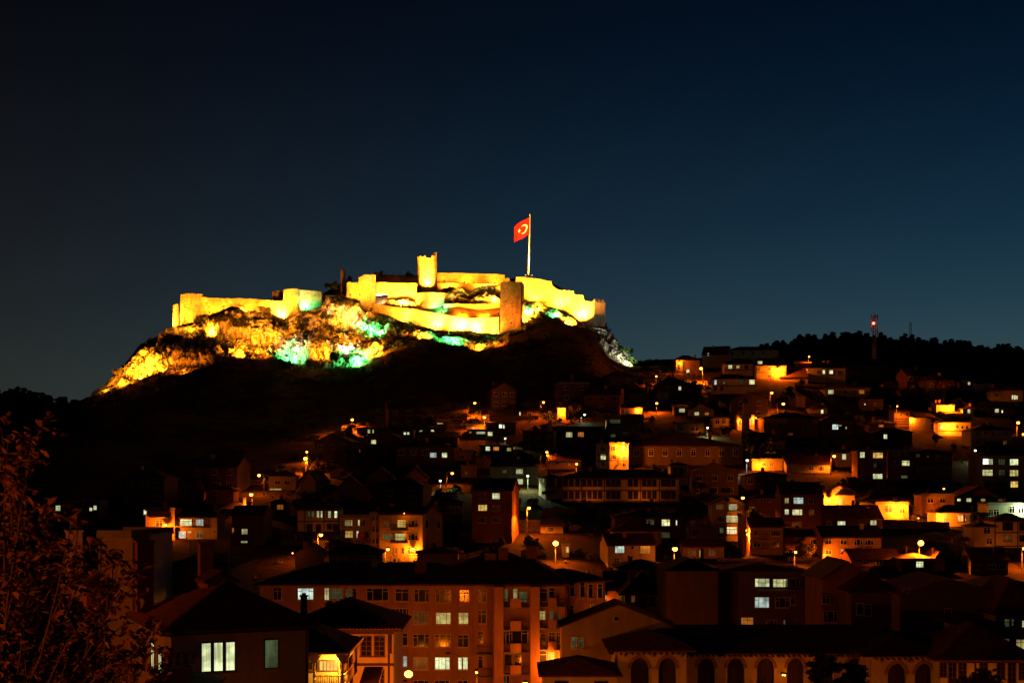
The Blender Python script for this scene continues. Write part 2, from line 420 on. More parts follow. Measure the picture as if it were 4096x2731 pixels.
YS = np.concatenate([np.arange(-60, 460, 4.0), np.arange(460, 545, 1.0), np.arange(545, 1320, 6.0)])
TAB = np.stack([np.interp(YS, [p[0] for p in NEAR + c], [p[1] for p in NEAR + c]) for _, c in COLS])     # (cols, ys)
UC = np.array([(c[0] - HPX) / FPX for c in COLS])
def terr(x, y):
    x = np.atleast_1d(np.asarray(x, float)); y = np.atleast_1d(np.asarray(y, float))
    u = np.clip(x / np.maximum(y, 25.0), UC[0], UC[-1] - 1e-6)
    i = np.clip(np.searchsorted(UC, u, 'right') - 1, 0, len(UC) - 2)
    t = (u - UC[i]) / (UC[i + 1] - UC[i])
    yy = np.clip(y, YS[0], YS[-1] - 1e-3)
    j = np.clip(np.searchsorted(YS, yy, 'right') - 1, 0, len(YS) - 2)
    s = (yy - YS[j]) / (YS[j + 1] - YS[j])
    z = (TAB[i, j] * (1 - t) + TAB[i + 1, j] * t) * (1 - s) + (TAB[i, j + 1] * (1 - t) + TAB[i + 1, j + 1] * t) * s
    P = np.stack([x / 22, y / 22, np.zeros_like(x)], 1)
    amp = np.clip((y - 330) / 90, 0.05, 1) * 1.3
    return z + ZC + fbm(P, 3, 5) * amp
def gz(x, y): return float(terr(x, y)[0])
def ground_y(px, py, y0=40.0, y1=900.0):
    """distance at which the ground is seen at photo pixel px, py"""
    ys = np.arange(y0, y1, 1.0)
    z = terr((px - HPX) * ys / FPX, ys) - ZC
    k = np.nonzero(HPY - z * FPX / ys <= py)[0]
    return float(ys[k[0]]) if len(k) else y1
gx = np.concatenate([np.arange(-760, -330, 8.0), np.arange(-330, 330, 3.0), np.arange(330, 761, 8.0)])
gy = np.concatenate([np.arange(-60, 330, 6.0), np.arange(330, 545, 2.5), np.arange(545, 1310, 9.0)])
GX, GY = np.meshgrid(gx, gy)
GZ = terr(GX.ravel(), GY.ravel())
idx = np.arange(GX.size).reshape(GX.shape)
F = np.stack([idx[:-1, :-1], idx[:-1, 1:], idx[1:, 1:], idx[1:, :-1]], -1).reshape(-1, 4)
terrain_v = np.stack([GX.ravel(), GY.ravel(), GZ], 1)
o = put('ground', np_mesh('ground', terrain_v, F, M_GRND, True)); tag(o, kind='structure')
# a wide skirt so the land reaches the horizon
far = MB()
far.add([(-6000, -900, -30), (6000, -900, -30), (6000, 5200, -30), (-6000, 5200, -30)], [(0, 1, 2, 3)])
tag(far.build('plain', M_GRND), kind='structure')

# ------------------------------------------------------------------ castle rock
def rock_mat(name='castle_rock_limestone', mossy=.55):
    m, nt, n, l, b = _mat(name)
    b.inputs['Roughness'].default_value = .95; b.inputs['Specular IOR Level'].default_value = .1
    tc = n.new('ShaderNodeTexCoord')
    nz = n.new('ShaderNodeTexNoise'); nz.inputs['Scale'].default_value = .8; nz.inputs['Detail'].default_value = 9; nz.inputs['Roughness'].default_value = .7
    mp = n.new('ShaderNodeMapping'); mp.inputs['Scale'].default_value = (1, 1, .45)
    l.new(tc.outputs['Object'], mp.inputs[0]); l.new(mp.outputs[0], nz.inputs['Vector'])
    rp = n.new('ShaderNodeValToRGB')
    rp.color_ramp.elements[0].position = .33; rp.color_ramp.elements[0].color = (.10, .08, .055, 1)
    rp.color_ramp.elements[1].position = .58; rp.color_ramp.elements[1].color = (.50, .42, .31, 1)
    l.new(nz.outputs[0], rp.inputs[0])
    # grass and lichen on the flatter ledges
    g = n.new('ShaderNodeNewGeometry'); sp = n.new('ShaderNodeSeparateXYZ'); l.new(g.outputs['Normal'], sp.inputs[0])
    n2 = n.new('ShaderNodeTexNoise'); n2.inputs['Scale'].default_value = .22; n2.inputs['Detail'].default_value = 5; l.new(tc.outputs['Object'], n2.inputs['Vector'])
    ad = n.new('ShaderNodeMath'); ad.operation = 'ADD'; l.new(sp.outputs[2], ad.inputs[0]); l.new(n2.outputs[0], ad.inputs[1])
    mr = n.new('ShaderNodeMapRange'); mr.inputs[1].default_value = .5 + mossy; mr.inputs[2].default_value = .7 + mossy; l.new(ad.outputs[0], mr.inputs[0])
    mx = n.new('ShaderNodeMix'); mx.data_type = 'RGBA'; l.new(mr.outputs[0], mx.inputs['Factor'])
    l.new(rp.outputs[0], mx.inputs[6]); mx.inputs[7].default_value = (.075, .075, .03, 1)
    l.new(mx.outputs[2], b.inputs['Base Color'])
    nb = n.new('ShaderNodeTexNoise'); nb.inputs['Scale'].default_value = 1.7; nb.inputs['Detail'].default_value = 8; l.new(mp.outputs[0], nb.inputs['Vector'])
    bp = n.new('ShaderNodeBump'); bp.inputs['Strength'].default_value = 1; bp.inputs['Distance'].default_value = .5
    l.new(nb.outputs[0], bp.inputs['Height']); l.new(bp.outputs[0], b.inputs['Normal'])
    MATS[name] = m
    return m
M_ROCK = rock_mat()
def rock_shell(foot, top, pxs, nv, seed, amp=1.0):
    S, V = np.meshgrid(pxs, np.linspace(-.12, 1, nv))
    s = S.ravel(); v = V.ravel()
    fy = np.interp(s, [p[0] for p in foot], [p[2] for p in foot]); fp = np.interp(s, [p[0] for p in foot], [p[1] for p in foot])
    ty = np.interp(s, [p[0] for p in top], [p[2] for p in top]); tp = np.interp(s, [p[0] for p in top], [p[1] for p in top])
    zf = (HPY - fp) * fy / FPX; zt = (HPY - tp) * ty / FPX
    # cliffs: steep in the middle, ledges between
    prof = v + .10 * np.sin(v * 6.283 * 1.5 + s * .011) * (v > 0) * (v < 1)
    Y = fy + (ty - fy) * np.clip(prof, -.2, 1); Z = zf + (zt - zf) * v + ZC
    X = (s - HPX) / FPX * Y
    P = np.stack([X, Y, Z], 1)
    h = np.abs(zt - zf)
    k = np.clip(h / 9.0, .12, 1) * amp
    edge = np.clip(np.minimum((1 - v) * 7, 1), 0.12, 1) * np.clip((v + .12) * 6, 0, 1)
    w1, w2, cid = worley(P * np.array([.26, .2, .17]), seed)
    v1, v2, vid = worley(P * np.array([.75, .6, .55]) + fbm(P * .5, 2, seed + 3)[:, None], seed + 20)
    d = fbm(P * np.array([.085, .085, .06]), 4, seed) * 7.5 + (cid - .5) * 2.4 + np.minimum(w2 - w1, .3) * 3.2 + (vid - .5) * .9 + np.minimum(v2 - v1, .25) * 1.3
    d += fbm(P * 1.3, 3, seed + 7) * .8
    d = d * k * edge
    dirv = np.array([0, -.86, .5])
    P = P + d[:, None] * dirv + (np.stack([fbm(P * .4, 2, seed + 11), np.zeros(len(P)), np.zeros(len(P))], 1) * 1.6) * (k * edge)[:, None]
    i = np.arange(S.size).reshape(S.shape)
    F = np.stack([i[:-1, :-1], i[:-1, 1:], i[1:, 1:], i[1:, :-1]], -1).reshape(-1, 4)
    return P, F
Pk, Fk = rock_shell(FOOT, TOP, np.arange(370, 2531, 4.0), 84, 3)
o = put('castle_rock', np_mesh('castle_rock', Pk, Fk, M_ROCK)); tag(o, 'pale limestone crag carrying the castle, floodlit yellow and green', kind='structure')
# boulders of the inner ward
FOOT2 = [(1755, 1205, 503), (1780, 1212, 503), (1850, 1212, 503), (1920, 1212, 503), (2000, 1214, 503)]
TOP2 = [(1755, 1170, 509), (1775, 1152, 510), (1812, 1146, 510), (1850, 1158, 510), (1880, 1178, 508), (1900, 1150, 511), (1945, 1142, 511), (2000, 1140, 511)]
P2, F2 = rock_shell(FOOT2, TOP2, np.arange(1755, 2001, 4.0), 26, 31, 1.0)
o = put('boulder_bank', np_mesh('boulder_bank', P2, F2, M_ROCK)); tag(o, kind='structure')
FOOT3 = [(1545, 1226, 501.5), (1600, 1236, 501.5), (1665, 1240, 501.5)]
TOP3 = [(1545, 1190, 505.5), (1580, 1182, 505.5), (1620, 1186, 505.5), (1665, 1196, 505.5)]
P3_, F3_ = rock_shell(FOOT3, TOP3, np.arange(1545, 1666, 4.0), 20, 41, .8)
o = put('boulder_bank', np_mesh('boulder_bank', P3_, F3_, M_ROCK)); tag(o, kind='structure')

# ------------------------------------------------------------------ castle walls and towers
CG = 'walls and towers of the hilltop castle'
CASTLE_MESH = []
def castle_wall(name, label, pts, Y, thick=1.6, jag=.35, seed=0, mat=None, sink=3.0, flip=False, hole=None, cat='castle wall'):
    """pts: (px, py_top, py_bottom); Y: one distance or one per point. A thick masonry wall with an uneven crest."""
    mat = mat or M_STONE
    n = len(pts); Yl = Y if isinstance(Y, (list, tuple)) else [Y] * n
    xs, ys, zt, zb = [], [], [], []
    for (px, a, b), y in zip(pts, Yl):
        xs.append((px - HPX) * y / FPX); ys.append(y); zt.append(zof(a, y) + ZC); zb.append(zof(b, y) + ZC - sink)
    t = np.concatenate([[0], np.cumsum(np.hypot(np.diff(xs), np.diff(ys)))])
    L = t[-1]; k = max(2, int(L / .8) + 1)
    tt = np.unique(np.concatenate([np.linspace(0, L, k), t, np.clip(t[1:-1] + .05, 0, L)]))
    X, Yy, T, B = (np.interp(tt, t, q) for q in (xs, ys, zt, zb))
    jz = fbm(np.stack([X * .9, Yy, np.full_like(X, seed * 3.1)], 1), 3, seed) * jag * 2.4
    T = T + jz
    dx, dy = np.gradient(X), np.gradient(Yy); ln = np.hypot(dx, dy); nx, ny = -dy / ln, dx / ln
    s = -1 if flip else 1
    nv = 9
    V, Fc = [], []
    for i in range(len(tt)):
        for j in range(nv):
            f = j / (nv - 1); z = B[i] + (T[i] - B[i]) * f
            bat = (1 - f) * .04 * (T[i] - B[i])
            V.append((X[i] - nx[i] * bat * s, Yy[i] - ny[i] * bat * s, z))
        for j in range(2):
            V.append((X[i] + nx[i] * thick * s, Yy[i] + ny[i] * thick * s, T[i] - .15 if j == 0 else B[i]))
    V = np.array(V); m = nv + 2
    rel = fbm(V * .9, 3, seed + 50) * .35
    fr = (np.arange(len(V)) % m) < nv - 1
    V[:, 1] -= np.where(fr, rel, 0)
    for i in range(len(tt) - 1):
        for j in range(m):
            a, b = i * m + j, i * m + (j + 1) % m
            Fc.append((a, a + m, b + m, b))
    V = V.tolist()
    caps = [tuple(range(m)), tuple(range(len(tt) * m - 1, (len(tt) - 1) * m - 1, -1))]
    c = Vector((float(np.mean(X)), float(np.mean(Yy)), float(np.min(B))))
    mb = MB(); mb.add([(v[0] - c.x, v[1] - c.y, v[2] - c.z) for v in V], Fc + caps)
    o = mb.build(name, mat, loc=c); tag(o, label, cat, CG, 'thing')
    CASTLE_MESH.append(o)
    return o
def round_tower(label, px0, px1, py_top, py_bot, Y, batter=.06, jag=.5, seed=0, mat=None, sink=3.0, gap=None, cat='castle tower', name='castle_tower', n=40, a0=0, a1=360):
    mat = mat or M_STONE
    r = (px1 - px0) / 2 * Y / FPX; cx = ((px0 + px1) / 2 - HPX) * Y / FPX; cy = Y + r
    zt, zb = zof(py_top, Y) + ZC, zof(py_bot, Y) + ZC - sink
    ang = np.linspace(0, 2 * math.pi, n, endpoint=False)
    jz = fbm(np.stack([np.cos(ang) * r * .9, np.sin(ang) * r * .9, np.full(n, seed * 1.7)], 1), 3, seed) * jag * 2.4
    if gap:                                   # part of the rim broken away
        for a, w, dz in gap:
            dd = np.abs((ang - R(a) + math.pi) % (2 * math.pi) - math.pi); jz = jz - np.where(dd < R(w), dz, 0)
    nv = 14; V, Fc = [], []
    for j in range(nv):
        f = j / (nv - 1)
        for k in range(n):
            z = zb + (zt + jz[k] - zb) * f; rr = r * (1 + batter * (1 - f))
            V.append((math.cos(ang[k]) * rr, math.sin(ang[k]) * rr, z))
    for f, zz in ((1, 0), (1, -2.2)):
        for k in range(n): V.append((math.cos(ang[k]) * (r - 1.1), math.sin(ang[k]) * (r - 1.1), zt + jz[k] + zz))
    V = np.array(V)
    rel = fbm((V + np.array([cx, cy, 0])) * .9, 3, seed + 60) * .3
    rel[nv * n:] = 0
    V[:, 0] *= 1 + rel / r; V[:, 1] *= 1 + rel / r
    for j in range(nv + 1):
        for k in range(n): Fc.append((j * n + k, j * n + (k + 1) % n, (j + 1) * n + (k + 1) % n, (j + 1) * n + k))
    Fc.append(tuple((nv + 1) * n + k for k in range(n)))
    V[:, 2] -= zb
    mb = MB(); mb.add(V.tolist(), Fc)
    o = mb.build(name, mat, loc=(cx, cy, zb)); tag(o, label, cat, CG, 'thing'); CASTLE_MESH.append(o)
    return o
def block_tower(label, px0, px1, py_top, py_bot, Y, yaw=0, depth=None, batter=.05, jag=.4, seed=0, mat=None, sink=3.0, cat='castle tower', name='castle_tower', tops=None):
    """four-sided tower; yaw turns it so that a side shows; px0..px1 is the front face"""
    mat = mat or M_STONE
    w = (px1 - px0) * Y / FPX / max(.5, math.cos(yaw)); d = depth or w
    cx = ((px0 + px1) / 2 - HPX) * Y / FPX
    zt, zb = zof(py_top, Y) + ZC, zof(py_bot, Y) + ZC - sink
    ring = []
    m = 9
    for k in range(m): ring.append((-w / 2 + w * k / m, 0))
    for k in range(m): ring.append((w / 2, d * k / m))
    for k in range(m): ring.append((w / 2 - w * k / m, d))
    for k in range(m): ring.append((-w / 2, d - d * k / m))
    n = len(ring); rg = np.array(ring)
    jz = fbm(np.stack([rg[:, 0] * .9, rg[:, 1] * .9, np.full(n, seed * 1.3)], 1), 3, seed) * jag * 2.4
    if tops: jz = jz + np.array([np.interp(x / w + .5, [t[0] for t in tops], [t[1] for t in tops]) for x, _ in ring])
    nv = 12; V, Fc = [], []
    for j in range(nv):
        f = j / (nv - 1)
        for k in range(n):
            sx = 1 + batter * (1 - f)
            V.append((rg[k, 0] * sx, (rg[k, 1] - d / 2) * sx + d / 2, zb + (zt + jz[k] - zb) * f))
    V = np.array(V)
    rel = fbm((V + np.array([cx, Y, 0])) * .9, 3, seed + 70) * .35
    V[:, 0] += np.sign(V[:, 0]) * rel * .5; V[:, 1] -= rel * .6
    for j in range(nv - 1):
        for k in range(n): Fc.append((j * n + k, j * n + (k + 1) % n, (j + 1) * n + (k + 1) % n, (j + 1) * n + k))
    V = V.tolist(); top0 = (nv - 1) * n
    for k in range(n): V.append((rg[k, 0] * .86, (rg[k, 1] - d / 2) * .86 + d / 2, zt + jz[k] - .3))
    for k in range(n): Fc.append((top0 + k, top0 + (k + 1) % n, nv * n + (k + 1) % n, nv * n + k))
    Fc.append(tuple(nv * n + k for k in range(n)))
    mb = MB(); mb.add([(v[0], v[1], v[2] - zb) for v in V], Fc)
    o = mb.build(name, mat, loc=(cx, Y, zb)); o.rotation_euler.z = yaw; tag(o, label, cat, CG, 'thing'); CASTLE_MESH.append(o)
    return o

round_tower('leaning round corner tower at the far left end of the castle', 712, 806, 1173, 1300, 498, .07, .45, 1)
castle_wall('castle_wall', 'thin brightly edged wall stub left of the leaning corner tower', [(692, 1222, 1316), (703, 1216, 1316), (713, 1214, 1312)], [500, 500, 501], 1.2, .5, 2)
castle_wall('castle_wall', 'long yellow curtain wall between the corner tower and the green lit bastion',
            [(790, 1188, 1275), (806, 1189, 1275), (886, 1193, 1262), (988, 1194, 1258), (1064, 1200, 1262), (1140, 1206, 1290)], [500, 500, 499.5, 499, 498, 497.5], 1.6, .1, 3)
block_tower('bastion with a plain yellow left face above the crag', 1133, 1192, 1156, 1258, 495.5, R(-16), 6, .06, .12, 4, cat='castle bastion', name='castle_bastion')
castle_wall('castle_bastion', 'wall of the bastion with a green floodlight at its foot', [(1191, 1158, 1258), (1240, 1162, 1250), (1286, 1166, 1240)], [496, 497.2, 498.5], 2.2, .12, 5, cat='castle bastion')
castle_wall('castle_wall', 'unlit dark wall block behind the bastion', [(1090, 1164, 1215), (1110, 1162, 1215), (1138, 1162, 1215)], 506, 4, .1, 6)
castle_wall('castle_wall', 'low parapet wall running from the bastion to the gate tower', [(1284, 1177, 1225), (1340, 1183, 1222), (1427, 1192, 1225)], [500, 501, 502], 1.2, .1, 7)
block_tower('square gate tower left of the bright gate, smooth left half', 1388, 1437, 1129, 1235, 502, R(-8), 6, .03, .12, 8)
block_tower('ragged half ruined upper tower beside the bright gate', 1435, 1501, 1104, 1230, 501.5, R(4), 6, .03, .9, 9, tops=[(0, -.6), (.15, .2), (.5, .1), (.8, .9), (1, .6)])
castle_wall('castle_wall', 'yellow wall between the gate and the tall keep', [(1551, 1130, 1232), (1600, 1131, 1236), (1668, 1133, 1240)], 506, 1.6, .1, 10)
castle_wall('castle_wall', 'wall above the bright gate opening', [(1499, 1129, 1173), (1525, 1129, 1175), (1553, 1130, 1176)], 506, 1.6, .1, 11, sink=0)
# the gate passage: a pale plastered back and jambs behind the opening
castle_wall('castle_gate', 'white lit gate passage in the castle wall', [(1499, 1174, 1214), (1553, 1174, 1216)], 511, 1.0, .02, 12, mat=surf('pale_plaster', (.7, .68, .62), (.6, .58, .5), 1, .9), cat='castle gate')
round_tower('tall round keep with a broken rim, brightest tower', 1668, 1745, 1022, 1170, 509, .05, .35, 13, gap=[(285, 16, 1.0), (-12, 14, -1.4), (250, 8, .5)])
round_tower('squat round bastion under the tall keep, green lit at right', 1659, 1790, 1168, 1250, 500.5, .06, .2, 14, cat='castle bastion', name='castle_bastion')
castle_wall('castle_wall', 'long sloping ramp wall in front, white hot in its middle',
            [(1490, 1212, 1262), (1554, 1224, 1272), (1659, 1236, 1300), (1786, 1260, 1330), (1880, 1274, 1336), (1940, 1271, 1340), (1996, 1268, 1345)], [501, 498.5, 494, 490.5, 488.5, 488, 487.5], 1.6, .12, 15)
castle_wall('castle_wall', 'highest back wall, right of the keep', [(1742, 1091, 1160), (1850, 1092, 1160), (1950, 1095, 1160), (2019, 1099, 1160)], 531, 1.6, .12, 16)
castle_wall('castle_wall', 'short stepped wall end behind the red brown front tower', [(2017, 1112, 1160), (2040, 1113, 1160)], 528, 3, .1, 17)
castle_wall('castle_wall', 'yellow wall above the dark boulders', [(1742, 1131, 1200), (1820, 1133, 1200), (1900, 1135, 1200), (2000, 1137, 1200)], 514, 1.5, .15, 18)
castle_wall('castle_wall', 'middle wall below the dark boulders', [(1775, 1212, 1290), (1792, 1214, 1290), (1900, 1216, 1290), (2000, 1213, 1290)], 500, 1.6, .15, 19)
block_tower('big red brown front tower with a dark top', 2003, 2083, 1126, 1335, 486, R(-10), 7, .055, .3, 20, mat=masonry('red_masonry', (.34, .20, .11), (.24, .13, .07), (.12, .07, .05)))
castle_wall('castle_wall', 'stepped yellow wall descending right of the front tower',
            [(2064, 1108, 1215), (2100, 1109, 1208), (2150, 1115, 1215), (2206, 1126, 1235), (2208, 1143, 1235), (2229, 1157, 1240), (2232, 1161, 1245), (2295, 1163, 1262), (2297, 1178, 1262),
             (2333, 1181, 1290), (2335, 1192, 1295), (2339, 1204, 1300), (2376, 1206, 1315)],
            [506, 506, 505.7, 505.3, 505.3, 505, 505, 504.2, 504.2, 503.5, 503.5, 503.5, 503], 1.8, .1, 21)
t = block_tower('grey end tower at the right end of the castle', 2376, 2422, 1208, 1318, 502.5, R(14), 5, .05, .25, 22)
mb = MB()
for dx in (-1.6, -.2, 1.3):
    mb = MB(); mb.box(dx - .35, dx + .35, .3, .9, 0, .9)
    mb.build('merlon', M_STONE, t, (0, 0, zof(1208, 502.5) - zof(1318, 502.5) + 3))
# dark ruins on the mound
block_tower('tall dark ruined stump standing on the mound, left of the gate tower', 1364, 1381, 1075, 1160, 514, R(10), 1.6, .18, .5, 23, cat='ruin', name='ruined_wall_stump', tops=[(0, -.5), (.5, .5), (1, -.2)])
block_tower('short dark pointed ruin right beside the tall stump', 1384, 1403, 1108, 1160, 514, R(-10), 1.6, .2, .4, 24, cat='ruin', name='ruined_wall_stump', tops=[(0, -1.4), (.6, .9), (1, -.3)])

# fence along the dark mound
fr = empty('post_fence', (0, 0, 0)); fy = 526
fpx = [1305, 1330, 1352, 1436, 1448, 1500, 1523, 1545, 1574, 1601]
fz = [(1150, 1128)] * 3 + [(1125, 1104)] * 2 + [(1098, 1086), (1097, 1084), (1100, 1086), (1105, 1090), (1107, 1088)]
fr.location = at(1450, 1120, fy)
for px, (b, a) in zip(fpx, fz):
    p0, p1 = at(px, b + 12, fy) - fr.location, at(px, a, fy) - fr.location
    mb = MB(); mb.tube([p0, p1], .09, 5); mb.build('fence_post', M_IRON, fr)
tag(fr, 'thin dark post fence along the mound behind the castle wall', 'fence')

# ------------------------------------------------------------------ flag
def flag_mesh(W, H, nx=22, ny=12, amp=.35, droop=.55):
    def S(u, v):      # u from the hoist to the fly, v up
        return Vector((-W * u * .86, amp * math.sin(u * 6.0 + v * 1.1) * u ** .6 * 1.2, H * v - droop * H * u - .06 * H * math.sin(u * 5 + v * 2) * u))
    mb = MB(); vs = [S(i / nx, j / ny) for i in range(nx + 1) for j in range(ny + 1)]
    vs2 = [v + Vector((0, .03, 0)) for v in vs]
    q = [(i * (ny + 1) + j, (i + 1) * (ny + 1) + j, (i + 1) * (ny + 1) + j + 1, i * (ny + 1) + j + 1) for i in range(nx) for j in range(ny)]
    mb.add(vs, q); mb.add(vs2, [f[::-1] for f in q])
    cr = MB(); cx, cy = .36, .5; k = W / H
    ring = []
    n = 26
    for i in range(n + 1):
        a = R(42) + R(276) * i / n
        ring.append(((cx * k + .25 * math.cos(a)) / k, cy + .25 * math.sin(a)))
    inn = []
    for i in range(n + 1):
        a = R(58) + R(244) * i / n
        inn.append(((cx * k + .055 + .20 * math.cos(a)) / k, cy + .20 * math.sin(a)))
    for off in (-.02, .05):
        vs = [S(u, v) + Vector((0, off, 0)) for u, v in ring + inn]
        cr.add(vs, [(i, i + 1, n + 2 + i, n + 1 + i) for i in range(n)])
    st = MB()
    pts = []
    for i in range(10):
        a = math.pi + R(36) * i; rr = .125 if i % 2 == 0 else .05
        pts.append(((cx * k + .33 + rr * math.cos(a)) / k, cy + rr * math.sin(a)))
    for off in (-.02, .05):
        vs = [S(u, v) + Vector((0, off, 0)) for u, v in [((cx * k + .33) / k, cy)] + pts]
        st.add(vs, [(0, 1 + i, 1 + (i + 1) % 10) for i in range(10)])
    return mb, cr, st
M_RED = surf('red_flag_cloth', (.62, .012, .012), (.5, .01, .01), 2, .8)
M_WHITE = plain('white_cloth', (.75, .74, .7), .8)
M_POLE = plain('white_painted_steel', (.72, .72, .70), .4)
pb, pt = at(2114, 1106, 508), at(2120, 858, 508)
pole = empty('flagpole', pb)
H_ = pt.z - pb.z
mb = MB(); mb.tube([(0, 0, -4), (0, 0, 0), (.25, 0, H_ * .5), (.5, 0, H_)], [.36, .34, .24, .14], 10); mb.build('pole', M_POLE, pole)
mb = MB(); mb.ball((.5, 0, H_ + .1), .25, 8, 6); mb.build('finial', M_METAL, pole)
mb = MB(); mb.box(-.9, .9, -.9, .9, -1.5, .15); mb.build('plinth', M_CONC, pole)
tag(pole, 'tall white flagpole lit from its base on the castle summit', 'flagpole')
a, c, s_ = flag_mesh(6.3, 6.0)
fl = a.build('flag', M_RED, loc=at(2117.5, 936, 507.7)); c.build('crescent', M_WHITE, fl); s_.build('star', M_WHITE, fl)
tag(fl, 'big red flag with white crescent and star flying on the castle flagpole', 'flag')

# ------------------------------------------------------------------ town houses
FRAME_CACHE = {}
def window_meshes(w, h, style, fmat):
    key = (round(w, 1), round(h, 1), style, fmat.name)
    if key in FRAME_CACHE: return FRAME_CACHE[key]
    w, h = max(.2, key[0]), max(.2, key[1])
    b = min(.075, w * .12); mb = MB()
    y0, y1 = -.075, .0
    mb.box(-w / 2 - b, w / 2 + b, y0, y1, h / 2, h / 2 + b); mb.box(-w / 2 - b, w / 2 + b, y0, y1, -h / 2 - b, -h / 2)
    mb.box(-w / 2 - b, -w / 2, y0, y1, -h / 2, h / 2); mb.box(w / 2, w / 2 + b, y0, y1, -h / 2, h / 2)
    t = min(.06, w * .08)
    def v(x, za=-h / 2, zb=h / 2): mb.box(x - t / 2, x + t / 2, y0 + .012, y1, za, zb)
    def hz(z, xa=-w / 2, xb=w / 2): mb.box(xa, xb, y0 + .02, y1, z - t / 2, z + t / 2)
    if style == 'three':
        v(-w * .23); v(w * .23); hz(h * .24, -w / 2, -w * .23 - t / 2); hz(h * .24, w * .23 + t / 2, w / 2)
    elif style == 'threeT':
        v(-w * .17); v(w * .17); hz(h * .22)
    elif style == 'two':
        v(0); hz(h * .22)
    elif style == 'sash':          # timber sash with small panes
        v(0); hz(0); hz(h * .25); hz(-h * .25)
    elif style == 'tri':           # three tall lights, wide dark posts
        mb.box(-w * .235, -w * .13, y0, y1, -h / 2, h / 2); mb.box(w * .13, w * .235, y0, y1, -h / 2, h / 2)
    elif style == 'strip':
        for k in range(1, 5): v(-w / 2 + w * k / 5)
    elif style == 'one':
        hz(h * .25)
    if style != 'strip' and style != 'none' and h > .7:
        mb.box(-w / 2 - b - .06, w / 2 + b + .06, y0 - .09, y1, -h / 2 - b - .07, -h / 2 - b - .005)      # sill
    fm = mb.mesh('window_frame', fmat)
    pm = {}
    FRAME_CACHE[key] = (fm, pm, w, h)
    return FRAME_CACHE[key]
def pane_mesh(pm, w, h, k):
    if k not in pm:
        mb = MB(); mb.box(-w / 2 + .004, w / 2 - .004, -.03, -.01, -h / 2 + .004, h / 2 - .004); pm[k] = mb.mesh('pane', PANE[k])
    return pm[k]
def add_window(parent, loc, w, h, k, style=None, fmat=None, rz=0.0):
    fmat = fmat or M_FRAME
    if k == 'w': k = random.choice('wwwwnnb')
    if style is None: style = 'three' if w > 1.15 * h and w > 1.2 else 'two' if w > .62 * h else 'one'
    if h < .55 and style not in ('strip', 'none'): style = 'none'
    fm, pm, w, h = window_meshes(w, h, style, fmat)
    f = put('window', fm, parent, loc); f.rotation_euler.z = rz
    put('pane', pane_mesh(pm, w, h, k), f)
    return f
HOUSES = {}
def parse(wins):
    out = []
    for s in wins.split(';'):
        s = s.strip()
        if not s: continue
        k = s[0]; st = None; body = s[1:]
        if '/' in body: body, st = body.split('/')
        out.append((k, *[float(q) for q in body.split(',')], st))
    return out
